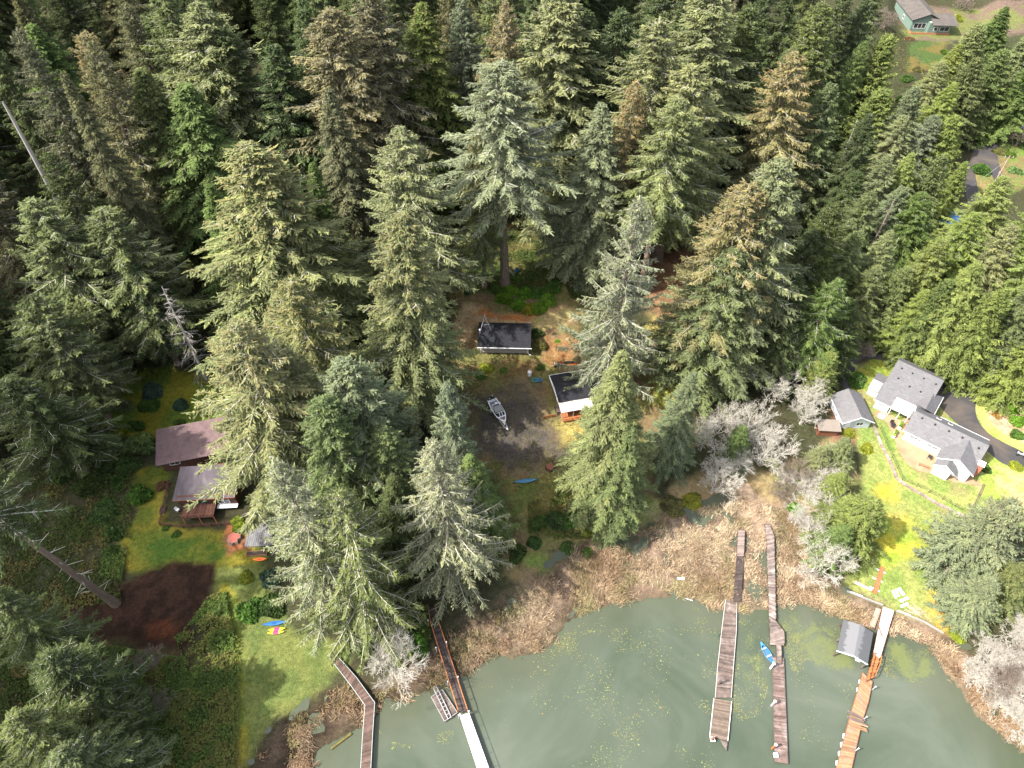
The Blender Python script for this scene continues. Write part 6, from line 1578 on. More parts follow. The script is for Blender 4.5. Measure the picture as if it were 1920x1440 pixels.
# crooked dock
t, Lw, Rw, sub = dock('crooked_dock', 'long narrow crooked dock of warped grey planks widening to a landing', 'dock', [(1433.3, 981.7), (1437.5, 1010), (1439, 1063), (1442.5, 1156.7), (1444, 1200), (1443, 1209)], [(1444, 982.5), (1451.7, 1006.7), (1453, 1060), (1455, 1165), (1470.5, 1184), (1471, 1210.5)], .8, mat('grey_warped_planks', (.12, .09, .078), (.2, .16, .14), 1.5, .9, lv=.5, c3=(.26, .22, .195), s3=.6), .26, 3.5, jit=.07)
t, Lw, Rw, sub = dock('plank_ramp', 'short brown plank ramp bridging the landing and the float', 'ramp', [(1456, 1207), (1456, 1245)], [(1465.3, 1207), (1465.3, 1245)], .86, 'weather', 1.0)
t, Lw, Rw, sub = dock('long_float', 'long mauve-brown float extending the crooked dock', 'float dock', [(1449, 1231.5), (1453.6, 1428.3)], [(1469, 1234), (1477, 1432)], .5, mat('mauve_planks', (.1, .063, .054), (.17, .12, .105), 1.4, .9, lv=.42, c3=(.24, .195, .175), s3=.5), .2, None, 'weather')
for u, v, l, m in [(1444.5, 1253, 'white-sleeved mooring post, topmost on the long mauve float', 'white'), (1446.5, 1323, 'white-sleeved mooring post with rusty foot midway on the long mauve float', 'galv'), (1447.5, 1403.5, 'orange mooring post near the end of the long mauve float', 'cedar')]:
    steel_post(u, v, 2.0, l, (0, 0), m, .17)
x, y = pz(1454, 1416.6, .5)
t = thing('dock_box', 'small white bucket-like box at the end of the long mauve float', 'box', (x, y, .5))
b = MB(); b.box(-.3, .3, -.3, .3, 0, .35); part(b, 'body', 'white', t); b = MB(); b.box(-.14, .14, -.14, .14, .35, .37); part(b, 'lid', 'galv', t)
# right dock
t, Lw, Rw, sub = dock('white_walkway', 'bright white walkway from the right lawn past the boathouse', 'walkway', [(1656, 1137.5), (1637.5, 1226)], [(1676, 1145), (1650, 1233.7)], 1.0, mat('bleached_deck', (.62, .56, .53), (.7, .65, .62), .8, .85, lv=.06), .15, 3, 'rust')
b = MB(); P_ = [Vector((*pz(u, v, 1.02), 0)) for u, v in [(1645.5, 1192), (1652.5, 1194), (1643.5, 1229), (1638, 1226)]]; b.prism(P_, 1.012, 1.03); sub(b, 'grey_strip', 'concrete')  # thin grey strip along the lower left edge of the walkway
b = MB(); q = Vector((*pz(1651, 1185, 1.05), 1.1)); b.box(q.x - .08, q.x + .08, q.y - .9, q.y + .9, 1.02, 1.12); sub(b, 'cleat_board', 'rust')
t, Lw, Rw, sub = dock('orange_ramp', 'short ramp with orange rails between the white walkway and the orange float', 'ramp', [(1637, 1228), (1631, 1250), (1624, 1277)], [(1649, 1233), (1645, 1250), (1636.5, 1271)], .85, 'cedar', .55)
for P, Q in ((Lw, Rw), (Rw, Lw)):
    o = [p - (q - p).normalized() * .05 for p, q in zip(P, Q)]
    sub(stringer([p + Vector((0, 0, .9)) for p in o], .12, .07, 0), 'rail', 'cedar')
    b = MB()
    for a, c in zip(o[:-1], o[1:]):
        for k in range(3): q = a.lerp(c, k / 2); b.box(q.x - .05, q.x + .05, q.y - .05, q.y + .05, .7, 1.7)
    sub(b, 'rail_posts', 'cedar')
t, Lw, Rw, sub = dock('orange_float', 'orange-honey planked float dock with a kink at the right', 'float dock', [(1617.7, 1261.3), (1608.6, 1295.6), (1594, 1342.5), (1565, 1455)], [(1635.7, 1277.5), (1627.6, 1317), (1616, 1353), (1593, 1455)], .5, 'newplank', .16, None, 'rust')
for u, v, l in [(1612, 1279, 'topmost'), (1608, 1294, 'second'), (1582, 1380.5, 'third'), (1577.5, 1396.5, 'fourth'), (1573.5, 1413.5, 'fifth'), (1569, 1431, 'lowest')]:
    x, y = pz(u, v, .25)
    t = thing('dock_fender', f'white fender on the left side of the orange float, {l} of six', 'fender', (x, y, .25), R(-15), 'white fenders on the orange float')
    b = MB(); b.tube((0, -.28, 0), (0, .28, 0), .15, n=10); b.tube((0, .28, 0), (0, .38, 0), .15, .05, 10); b.tube((0, -.28, 0), (0, -.38, 0), .15, .05, 10); part(b, 'body', 'white', t)
    b = MB(); b.tube((0, .36, 0), (.2, .4, .25), .02, n=5); part(b, 'rope', 'white', t)
for u, v, l in [(1634.5, 1294, 'uppermost'), (1617.8, 1350, 'middle'), (1602.4, 1409, 'lowest')]:
    steel_post(u, v, 1.6, f'slim pale pole on the right side of the orange float, {l} of three', (.0, .0), 'galv', .07)
p0 = Vector((*pz(1606, 1352, .52), .52))
for k in range(7):
    t = thing('lumber_board', 'loose weathered board in the messy pile across the orange float', 'board', (p0.x + random.uniform(-.2, .3), p0.y + .9 - k * .33, .53 + (k % 2) * .07), R(-22 + random.uniform(-7, 7)), 'boards piled on the orange float')
    b = MB(); b.cur = random.random(); b.box(-1.25, 1.25, -.11, .11, 0, .06); part(b, 'plank', 'weather' if k < 4 else 'newplank', t)
P_ = [Vector((*pz(u, v, .6), 0)) for u, v in [(1642.5, 1140), (1653, 1142.5), (1640, 1177.5), (1631, 1171)]]
c0 = sum(P_, Vector()) / 4
t = thing('plank_platform', 'tan plank platform on the shore left of the white walkway', 'platform', (c0.x, c0.y, .55))
b = MB()
for k in range(4):
    a = P_[0].lerp(P_[1], k / 4) - c0; c = P_[0].lerp(P_[1], (k + .92) / 4) - c0; d_ = P_[3].lerp(P_[2], (k + .92) / 4) - c0; e = P_[3].lerp(P_[2], k / 4) - c0
    b.cur = random.random(); b.prism([e, d_, c, a], 0, .08)
part(b, 'planks', mat('tan_boards', (.29, .21, .155), (.37, .28, .22), 2, .9, lv=.2), t)
b = MB()
for q in P_: b.box(q.x - c0.x - .07, q.x - c0.x + .07, q.y - c0.y - .07, q.y - c0.y + .07, -1.0, 0)
part(b, 'legs', 'weather', t)
# ------------------------------------------------------------------ boats
def hull(mb, L, Wd, Hh, sharp=.55, n=12, bow_rise=.25, z0=0, both=True, flat=.55):
    """boat hull along x, bow at +x: sections of five points, open top closed by the caller's deck"""
    secs = []
    for i in range(n + 1):
        t = i / n
        x = (t - .5) * L
        e = max(0, (t - (1 - sharp)) / sharp)
        a = max(0, (sharp - t) / sharp) if both else 0
        w_ = Wd / 2 * (1 - e ** 2.2) * (1 - a ** 2.2) * (1 if both else (.86 + .14 * min(1, t * 3)))
        w_ = max(w_, .015)
        r_ = bow_rise * (e ** 2 + (a ** 2 if both else 0))
        secs.append([(x, -w_, z0 + Hh + r_), (x, -w_ * .82, z0 + Hh * .35 + r_ * .8), (x, -w_ * flat * .6, z0 + r_ * .7), (x, w_ * flat * .6, z0 + r_ * .7), (x, w_ * .82, z0 + Hh * .35 + r_ * .8), (x, w_, z0 + Hh + r_)])
    b0 = len(mb.v)
    for s in secs: mb.v += s; mb.a += [mb.cur] * 6
    for i in range(n):
        for k in range(5):
            a = b0 + i * 6 + k
            mb.f.append((a, a + 1, a + 7, a + 6))
    mb.f.append(tuple(range(b0, b0 + 6)))
    mb.f.append(tuple(range(b0 + n * 6 + 5, b0 + n * 6 - 1, -1)))
    return secs
def deckskin(mb, secs, i0, i1, dz=.0, crown=.03):
    b0 = len(mb.v)
    for s in secs[i0:i1 + 1]:
        a, b = Vector(s[0]), Vector(s[5])
        mb.v += [tuple(a + Vector((0, 0, dz))), tuple((a + b) / 2 + Vector((0, 0, dz + crown * (b - a).length))), tuple(b + Vector((0, 0, dz)))]
        mb.a += [mb.cur] * 3
    for i in range(i1 - i0):
        for k in range(2):
            a = b0 + i * 3 + k
            mb.f.append((a, a + 1, a + 4, a + 3))
def plastic(name, c): return mat(name, c, tuple(min(1, q * 1.12) for q in c), 2, .35, spec=.4)
def kayak(label, u, v, ang_, L, Wd, m, m2=None, cockpits=1, z=None, group=None, upside=False, cat='kayak'):
    p = pg(u, v) if z is None else Vector((*pz(u, v, z), z))
    t = thing('kayak', label, cat, p, ang_, group)
    b = MB(); secs = hull(b, L, Wd, .3, .6, 16, .12); part(b, 'hull', m, t)
    b = MB(); deckskin(b, secs, 0, 16, .01, .09); part(b, 'deck', m, t)
    for k in range(cockpits):
        cx = (k - (cockpits - 1) / 2) * L * .3
        b = MB(); n = 14
        b.hexa([(cx + math.cos(6.283 * i / n) * .42, math.sin(6.283 * i / n) * Wd * .27, .31) for i in range(n)], [(cx + math.cos(6.283 * i / n) * .38, math.sin(6.283 * i / n) * Wd * .24, .4) for i in range(n)]); part(b, 'cockpit', m2 or 'black', t)
    return t
BLUE, YEL, ORA = plastic('blue_plastic', (.012, .1, .29)), plastic('yellow_kayak_plastic', (.78, .56, .02)), plastic('orange_plastic', (.8, .16, .02))
MAG = plastic('magenta_plastic', (.55, .03, .12))
kayak('blue kayak lying above the yellow one on the left lawn', 515.5, 1170, R(8), 3.9, .78, BLUE, plastic('blue_dark_plastic', (.008, .06, .2)))
t = thing('kayak', 'yellow kayak with a magenta middle on the left lawn, upper of the nested pair', 'kayak', pg(520, 1181), R(6), 'yellow and magenta kayaks'); 
for i, (u, v, l) in enumerate([(520, 1181, ''), (518, 1187, 'yellow kayak with a magenta middle on the left lawn, lower of the nested pair')]):
    if i: t = thing('kayak', l, 'kayak', pg(u, v), R(6), 'yellow and magenta kayaks')
    b = MB(); secs = hull(b, 2.7, .62, .28, .6, 12, .12); part(b, 'hull', YEL, t)
    b = MB(); deckskin(b, secs, 0, 4, .01, .09); part(b, 'deck', YEL, t); b = MB(); deckskin(b, secs, 8, 12, .01, .09); part(b, 'deck', YEL, t)
    b = MB(); deckskin(b, secs, 4, 8, .012, .09); part(b, 'seat_deck', MAG, t)
kayak('orange kayak below the grey garden platform', 488, 1050, R(4), 2.4, .7, ORA, plastic('orange_dark_plastic', (.6, .09, .01)))
t = kayak('long dusty blue canoe under its cover on the grass below the gravel yard', 985.5, 903, R(8), 4.6, .95, plastic('dusty_blue_cover', (.045, .15, .23)), plastic('blue_ridge', (.06, .2, .3)), 0, cat='canoe')
b = MB(); b.beam((-1.8, 0, .42), (1.8, 0, .42), .06, .05); part(b, 'ridge_cord', plastic('cord_blue', (.07, .19, .28)), t)
t = kayak('orange canoe on the grass behind the deck house', 1072, 686, R(4), 3.4, .7, ORA, None, 0, cat='canoe')
t = kayak('black canoe lying behind the orange one', 1066, 680.5, R(4), 2.2, .6, plastic('black_plastic', (.025, .025, .03)), None, 0, cat='canoe')
# blue rowing boat at the crooked dock
x, y = pz(1438.5, 1226, .2)
ang = math.atan2(-(1245 - 1206), 14)
t = thing('row_boat', 'blue open boat moored at the landing of the crooked dock', 'boat', (x, y, 0.02), R(-68))
b = MB(); secs = hull(b, 3.9, 1.05, .5, .6, 14, .2, -.12, True); part(b, 'hull', BLUE, t)
b = MB(); deckskin(b, secs, 0, 2, .01); deckskin(b, secs, 12, 14, .01); part(b, 'end_deck', plastic('light_blue_plastic', (.06, .24, .46)), t)
b = MB(); s_ = [(q[0][0], q[0][1] * .86) for q in secs[2:13]]; b.prism([(a, w_) for a, w_ in s_] + [(a, -w_) for a, w_ in s_[::-1]], .06, .1); part(b, 'floor', plastic('inner_blue', (.04, .16, .33)), t)
for xx in (-.9, .4): b = MB(); b.box(xx - .14, xx + .14, -.5, .5, .28, .33); part(b, 'seat', 'alu', t)
b = MB()
for i in range(14):
    for k in (0, 5): b.tube(secs[i][k], secs[i + 1][k], .035, n=5)
part(b, 'gunwale', plastic('pale_blue', (.1, .28, .48)), t)
b = MB(); b.tube((-.6, -.25, .34), (.9, .3, .4), .03, n=5); part(b, 'oar', 'newplank', t)
# motor boat on its trailer
bow, st = pg(948.5, 803), pg(921, 755)
mid = (bow + st) / 2
ang = math.atan2(bow.y - st.y, bow.x - st.x)
L = (bow - st).length * .92
tr_ = thing('boat_trailer', 'galvanised trailer under the white motor boat in the yard', 'trailer', (mid.x, mid.y, mid.z), ang)
b = MB()
for s in (-.55, .55): b.box(-2.6, 2.2, s - .06, s + .06, .42, .54)
b.beam((2.2, -.55, .54), (4.6, 0, .5), .1, .1); b.beam((2.2, .55, .54), (4.6, 0, .5), .1, .1); b.box(-1.9, -1.7, -.95, .95, .3, .42); part(b, 'frame', 'galv', tr_)
for s in (-1.02, 1.02):
    b = MB(); b.tube((-1.3, s - .1, .32), (-1.3, s + .1, .32), .32, n=14); wh = part(b, 'wheel', 'black', tr_)
    b = MB(); b.tube((-1.3, s - .11, .32), (-1.3, s + .11, .32), .16, n=10); part(b, 'rim', 'white', wh)
    b = MB(); b.box(-1.75, -.85, s - .14, s + .14, .66, .7); part(b, 'fender', 'white', tr_)
b = MB(); b.tube((4.3, .18, 0), (4.3, .18, .6), .04, n=6); b.tube((4.3, .1, .12), (4.3, .26, .12), .12, n=10); part(b, 'jack', 'alu', tr_)
t = thing('motor_boat', 'white and grey aluminium motor boat with a canvas top parked on its trailer', 'boat', (mid.x, mid.y, mid.z + .52), ang)
b = MB(); secs = hull(b, L, 2.3, .95, .5, 16, .3, 0, False, .9); part(b, 'hull', 'white', t)
b = MB(); s_ = [(q[0][0], q[0][1] * .9) for q in secs[1:11]]; b.prism([(a, w_) for a, w_ in s_] + [(a, -w_) for a, w_ in s_[::-1]], .5, .55); part(b, 'cockpit_floor', mat('grey_boat_floor', (.12, .125, .14), (.18, .185, .2), 3), t)
b = MB()
for i in range(16):
    for k in (0, 5):
        p, q = Vector(secs[i][k]), Vector(secs[i + 1][k])
        b.beam(p + Vector((0, -.09 if k == 5 else .09, .03)), q + Vector((0, (-.09 if k == 5 else .09) * (i < 14), .03)), .2, .06)
part(b, 'gunwale', 'white', t)
b = MB(); deckskin(b, secs, 12, 16, .03, .04); part(b, 'fore_deck', 'white', t)
b = MB(); x0 = secs[13][0][0]; b.prism([(x0 - .1, -.62), (x0 + .75, -.2), (x0 + .75, .2), (x0 - .1, .62)], 1.15, 1.24); part(b, 'bow_well', mat('brown_boat_carpet', (.13, .1, .1)), t)
x1 = secs[10][0][0]
b = MB(); b.hexa([(x1 - 1.75, -.95, 1.55), (x1 - .1, -.9, 1.6), (x1 - .1, .9, 1.6), (x1 - 1.75, .95, 1.55)], [(x1 - 1.7, -.85, 1.66), (x1 - .15, -.8, 1.72), (x1 - .15, .8, 1.72), (x1 - 1.7, .85, 1.66)]); part(b, 'canvas_top', mat('grey_canvas', (.22, .22, .2), (.28, .28, .26), 2, .9), t)
b = MB(); b.hexa([(x1 - .1, -.95, .98), (x1 + .75, -.8, 1.0), (x1 + .75, .8, 1.0), (x1 - .1, .95, .98)], [(x1 - .2, -.85, 1.58), (x1 + .1, -.78, 1.58), (x1 + .1, .78, 1.58), (x1 - .2, .85, 1.58)]); part(b, 'windshield', 'glass', t)
b = MB()
for s in (-.28, .28): b.beam((x1 + .78, s, 1.03), (x1 + .13, s, 1.61), .1, .04)
b.beam((x1 + .78, -.85, 1.03), (x1 + .78, .85, 1.03), .08, .05); b.beam((x1 + .12, -.8, 1.62), (x1 + .12, .8, 1.62), .08, .05); part(b, 'windshield_frame', 'white', t)
b = MB()
for s in (-.9, .9): b.tube((x1 - 1.9, s, .9), (x1 - 2.0, s, 2.0), .035, n=6); b.tube((x1 - 1.2, s, .9), (x1 - 1.9, s, 2.0), .03, n=6)
b.tube((x1 - 2.0, -.9, 2.0), (x1 - 2.0, .9, 2.0), .04, n=6); b.tube((x1 - 1.9, -.9, 2.0), (x1 - 1.9, .9, 2.0), .03, n=6); part(b, 'radar_arch', 'white', t)
b = MB(); b.box(x1 - 2.2, x1 - 1.8, -.2, .25, 2.02, 2.2); part(b, 'arch_box', 'white', t)
xs = secs[0][0][0]
for y_, s, nm in ((.35, 1.0, 'outboard_motor'), (-.35, .7, 'kicker_motor')):
    b = MB(); b.hexa([(xs - .75 * s, y_ - .22 * s, .75), (xs - .05, y_ - .22 * s, .75), (xs - .05, y_ + .22 * s, .75), (xs - .75 * s, y_ + .22 * s, .75)], [(xs - .68 * s, y_ - .15 * s, 1.35 * s + .1), (xs - .12, y_ - .15 * s, 1.4 * s + .1), (xs - .12, y_ + .15 * s, 1.4 * s + .1), (xs - .68 * s, y_ + .15 * s, 1.35 * s + .1)]); mo = part(b, nm, mat('motor_black', (.03, .032, .045), (.05, .052, .07), 3, .35), t)
    b = MB(); b.box(xs - .45 * s, xs - .2, y_ - .07, y_ + .07, -.3, .75); part(b, 'leg', 'black', mo)
    b = MB(); b.box(xs - .6 * s, xs - .2, y_ - .1 * s, y_ + .1 * s, 1.4 * s + .1, 1.42 * s + .12); part(b, 'cowl_badge', 'alu', mo)
b = MB(); b.box(xs + .25, xs + .5, -.9, .9, .55, 1.02); part(b, 'stern_bench', 'offwhite', t)
for y_ in (-.5, .5): b = MB(); b.box(xs + 1.3, xs + 1.75, y_ - .24, y_ + .24, .55, 1.1); part(b, 'seat', mat('boat_seat_grey', (.16, .17, .22)), t)
# dark boat and light trailer in the woods
p = pg(307, 504); t = thing('row_boat', 'dark upturned boat under the trees beside the blue tarp', 'boat', p, R(-38))
b = MB(); secs = hull(b, 4.6, 1.5, .55, .6, 12, .1); b.v = [(q[0], q[1], .62 - q[2]) for q in b.v]; part(b, 'hull', mat('dark_plum_hull', (.09, .07, .09), (.16, .13, .16), 2, .4), t)
b = MB(); b.beam((-2, 0, .64), (2, 0, .64), .06, .08); part(b, 'keel', 'alu', t)
p = pg(296, 514); t = thing('boat_trailer', 'bare little trailer with white wheels under the trees', 'trailer', p, R(-65))
b = MB(); b.box(-.6, 2.4, -.04, .04, .35, .43); b.box(-.1, .1, -.75, .75, .3, .38); part(b, 'frame', 'galv', t)
for s in (-.75, .75): b = MB(); b.tube((0, s - .07, .28), (0, s + .07, .28), .28, n=12); part(b, 'wheel', 'white', t)
p = pg(269, 510); t = thing('tarp_covered_boat', 'bundle covered by a bright blue tarp deep under the left trees', 'tarp', p, R(100))
b = MB(); n = 10
ring = lambda r_, z, k: [(math.cos(6.283 * i / n) * 2.4 * r_ * (1 + .08 * math.sin(i * 2.3 + k)), math.sin(6.283 * i / n) * .95 * r_ * (1 + .1 * math.cos(i * 1.7 + k)), z + .06 * math.sin(i * 3.1 + k)) for i in range(n)]
q0, q1, q2 = ring(1, 0, 0), ring(.85, .7, 1), ring(.4, 1.05, 2)
b.hexa(q0, q1); b.hexa(q1, q2); part(b, 'cover', mat('teal_blue_tarp', (.01, .2, .42), (.02, .28, .5), 1.5, .45), t)
# ------------------------------------------------------------------ yard things
p = pg(993, 704); t = thing('propane_tank', 'upright white propane tank below the cabin', 'tank', p)
b = MB(); b.tube((0, 0, .1), (0, 0, 1.2), .45, n=14); b.tube((0, 0, 1.2), (0, 0, 1.42), .45, .16, 14); part(b, 'body', 'white', t)
b = MB(); b.tube((0, 0, 1.42), (0, 0, 1.75), .14, n=8); part(b, 'valve_collar', 'galv', t); b = MB(); b.tube((0, 0, 0), (0, 0, .1), .3, n=10); part(b, 'foot_ring', 'galv', t)
p = pg(1003, 714); t = thing('garden_hose', 'heap of green and blue hose in the weeds by the white tank', 'hose', p)
for k, (m, ox) in enumerate((('green_hose', 0), ('blue_hose', .9))):
    b = MB()
    pts = [Vector((ox + math.cos(i * .7) * (.35 + .02 * i), math.sin(i * .7) * (.3 + .015 * i), .08 + .012 * i)) for i in range(26)]
    for a, c in zip(pts[:-1], pts[1:]): b.tube(a, c, .07, n=5)
    part(b, 'coil', mat(m, (.04, .2, .14) if k == 0 else (.04, .12, .25)), t)
p = pg(1046, 685); t = thing('garden_tractor', 'small red garden tractor parked behind the deck house', 'tractor', p, R(10))
b = MB(); b.hexa([(.1, -.3, .35), (1.0, -.26, .35), (1.0, .26, .35), (.1, .3, .35)], [(.1, -.26, .85), (.95, -.2, .75), (.95, .2, .75), (.1, .26, .85)]); part(b, 'hood', mat('tractor_red', (.3, .02, .015), (.38, .04, .03), 2, .4), t)
b = MB(); b.box(-.95, .1, -.42, .42, .3, .5); part(b, 'body', 'black', t); b = MB(); b.box(-.7, -.25, -.25, .25, .5, .62); b.box(-.8, -.68, -.25, .25, .5, .95); part(b, 'seat', mat('cream_seat', (.5, .42, .34)), t)
for x_, r_ in ((-.65, .32), (.75, .22)):
    for s in (-.48, .48): b = MB(); b.tube((x_, s - .1, r_), (x_, s + .1, r_), r_, n=12); part(b, 'wheel', 'black', t)
b = MB(); b.tube((.05, 0, .8), (-.15, 0, 1.05), .03, n=6); b.tube((-.15, 0, 1.04), (-.17, 0, 1.08), .2, n=12); part(b, 'steering_wheel', 'black', t)
p = pg(968.5, 510); t = thing('rain_barrel', 'bright blue barrel behind the tallest bare trunk', 'barrel', p)
b = MB(); b.tube((0, 0, 0), (0, 0, .5), .36, .42, 12); b.tube((0, 0, .5), (0, 0, 1.15), .42, .36, 12); part(b, 'body', BLUE, t); b = MB(); b.tube((0, 0, 1.15), (0, 0, 1.2), .3, n=12); part(b, 'lid', 'black', t)
for k in range(6):
    p = pg(1237 + [0, -2, 3, 0, -3, 2][k], 652 - [0, 4, 8, 13, 17, 6][k] * 1.0); L_ = [3.6, 3.9, 3.4, 3.3, 2.8, 3.0][k]
    t = thing('log', 'thick cut log in the dark stack on the grass right of the deck house', 'log', (p.x, p.y, p.z + .28 + (k == 5) * .45), R(random.uniform(4, 12)), 'logs stacked on the grass')
    b = MB(); b.tube((-L_ / 2, 0, 0), (L_ / 2, 0, 0), .33, .28, 10); part(b, 'stem', mat('dark_bark%d' % k, (.075, .045, .035), (.14, .085, .065), 3, .95, bump=.5) if k == 0 else bpy.data.materials['dark_bark0'], t)
    for s in (-1, 1): b = MB(); b.tube((s * L_ / 2, 0, 0), (s * (L_ / 2 + .012), 0, 0), .27, n=10); part(b, 'cut_end', 'rust', t)
def fence(label, pts, hgt_, m, cat='fence', rails=2, step=2.0, name='rail_fence', rt=.07, pm=None):
    W = [pg(u, v) for u, v in pts]
    t = thing(name, label, cat, W[0]); o0 = W[0]
    b, pb = MB(), None
    for a, c in zip(W[:-1], W[1:]):
        n = max(1, round((c - a).length / step))
        for k in range(n + (c is W[-1])):
            q = a.lerp(c, k / n) - o0
            pb = MB(); pb.box(q.x - rt, q.x + rt, q.y - rt, q.y + rt, q.z - .2, q.z + hgt_ + .05); part(pb, 'post', pm or m, t)
        for j in range(rails):
            zz = Vector((0, 0, hgt_ * (j + 1) / rails))
            b.beam(a - o0 + zz, c - o0 + zz, rt * 1.2, rt * 1.4)
    part(b, 'rails', m, t)
    return t
fence('dark log rail fence running down left of the cabin', [(842, 722), (865, 708), (884, 695)], .9, 'brownwall', rails=2, rt=.1)
fence('orange plank fence piece with a white cap left of the deck house', [(1018, 786), (1042, 781)], .9, 'cedar', rails=4, step=1.0, rt=.06)
fence('low brown fence around the shaded garden of the brown house', [(318, 905), (301, 985), (345, 990), (432, 984)], 1.0, 'brownwall', rails=3, step=1.8, rt=.06)
fence('dark wire fence with slim posts along the stone edging of the right lawn', [(1650, 805), (1660, 830), (1672, 858), (1691, 901), (1718, 912), (1741, 924), (1766, 937), (1790, 950), (1817, 966)], 1.1, 'black', rails=3, step=2.8, rt=.025)
fence('weathered grey rail at the end of the tan patio', [(1817, 965), (1841, 912)], .9, 'weather', rails=2, step=2.5, rt=.07)
fence('low weathered vegetable bed rails below the green house', [(1700, 108), (1722, 102), (1722, 120), (1700, 122)], .6, 'weather', 'garden frame', rails=1, step=3, name='vegetable_frame', rt=.05)
fence('pale guard rail on the right side of the lane', [(1872, 326), (1886, 350)], .8, 'galv', 'guard rail', rails=1, step=2.5, rt=.05, name='guard_rail')
# stone edging of the right lawn, one wall
W = [pg(u, v) for u, v in [(1637, 798), (1652, 835), (1668, 865), (1680, 896), (1691, 906), (1760, 947), (1824, 976)]]
t = thing('stone_edging', 'pinkish stone edging wall dividing the right lawn from the patio lawn', 'edging wall', W[0]); b = MB()
for a, c in zip(W[:-1], W[1:]):
    n = max(1, int((c - a).length / .7))
    for k in range(n):
        q, e = a.lerp(c, k / n) - W[0], a.lerp(c, (k + .93) / n) - W[0]
        b.cur = random.random(); b.beam(q + Vector((0, 0, .3 + random.uniform(-.04, .04))), e + Vector((0, 0, .3 + random.uniform(-.04, .04))), .5 + random.uniform(-.08, .08), .5)
part(b, 'stones', mat('pinkish_stone', (.22, .155, .135), (.31, .24, .21), 3, .95, lv=.4), t)
W = [pg(u, v) for u, v in [(1587, 1109), (1622, 1123), (1655, 1136)]]
for W, l in ((W, 'low grey timber seawall left of the white walkway'), ([pg(u, v) for u, v in [(1679, 1146), (1708, 1157), (1732, 1167), (1768, 1188)]], 'low grey timber seawall right of the white walkway')):
    t = thing('seawall', l, 'seawall', W[0]); b = MB()
    for a, c in zip(W[:-1], W[1:]):
        b.cur = random.random(); b.beam(a - W[0] + Vector((0, 0, .35)), c - W[0] + Vector((0, 0, .35)), .18, .7)
    part(b, 'timber', 'concrete', t)
    pb = MB()
    q = W[0].lerp(W[1], .5) - W[0]; pb.beam(q + Vector((-.9, .4, .5)), q + Vector((.9, -.4, .5)), .12, .1); part(pb, 'white_cap', 'white', t)
a, c = pg(1601, 1092), pg(1634, 1108)
t = thing('log_bench', 'pale driftwood log lying on the right lawn near the shore', 'log', a); b = MB(); b.tube((0, 0, .25), c - a + Vector((0, 0, .25)), .3, .24, 10); part(b, 'stem', mat('pink_driftwood', (.46, .3, .24), (.56, .4, .34), 3, .9), t)
for k in range(2): b = MB(); q = (c - a) * k + Vector((0, 0, .25)); b.tube(q - (c - a).normalized() * .01 * (1 - 2 * k), q + (c - a).normalized() * .012 * (2 * k - 1), .22, n=10); part(b, 'cut_end', 'newplank', t)
# orange lumber on white bearers
a, c = pg(1654, 1064), pg(1639, 1113)
d_ = (c - a).normalized(); sd = Vector((-d_.y, d_.x, 0))
for k in range(3):
    q = a.lerp(c, (.15, .5, .85)[k]) + Vector((0, 0, .12))
    t = thing('bearer_board', ('white bearer under the upper end of the orange lumber', 'white bearer under the middle of the orange lumber', 'white bearer under the shore end of the orange lumber')[k], 'board', q, 0, 'bearers under the orange lumber'); b = MB(); b.beam(-sd * 1.0, sd * .7, .22, .12); part(b, 'timber', 'white', t)
for k in range(4):
    q = a + sd * (k - 1.5) * .2 + Vector((0, 0, .26))
    t = thing('lumber_board', 'long orange-stained board in the stack on the right lawn', 'board', q, 0, 'orange lumber on the right lawn'); b = MB(); b.cur = [.3, .6, .45, .7][k]; b.beam((0, 0, 0), c - a, .17, .13); part(b, 'timber', mat('orange_lumber', (.33, .095, .038), (.42, .15, .065), 2, .75, lv=.3) if k == 0 else bpy.data.materials['orange_lumber'], t)
for k, (u0, v0, u1, v1, wd, l) in enumerate([(1673, 1107, 1679.5, 1122, .28, 'narrow white slab, leftmost of those on the right lawn'), (1679, 1105, 1685, 1119, .32, 'white slab second from the left on the right lawn'), (1685, 1103, 1695, 1116.5, .5, 'widest white slab on the right lawn'), (1687, 1127.5, 1703, 1121, .42, 'white slab lying crosswise on the right lawn'), (1688.5, 1138, 1702, 1131.5, .4, 'dull white slab nearest the brush pile')]):
    a, c = pg(u0, v0), pg(u1, v1)
    t = thing('white_slab', l, 'slab', a, 0, 'white slabs on the right lawn'); b = MB(); b.beam((0, 0, .14), c - a + Vector((0, 0, .14)), wd, .14); part(b, 'block', 'white', t)
p = pg(1712, 1144); t = thing('stick_pile', 'pile of bare sticks at the shore end of the right lawn', 'sticks', p); b = MB()
for k in range(14):
    a_ = random.gauss(-.5, .35); l_ = random.uniform(.8, 1.6); o_ = Vector((random.uniform(-.9, 1.2), random.uniform(-.6, .5), .08 + .02 * k)); v_ = Vector((math.cos(a_), math.sin(a_), random.uniform(-.02, .05))) * l_
    b.tube(o_ - v_, o_ + v_, .05, .03, 5)
part(b, 'sticks', mat('pale_sticks', (.36, .24, .18), (.48, .36, .29), 2, .9), t)
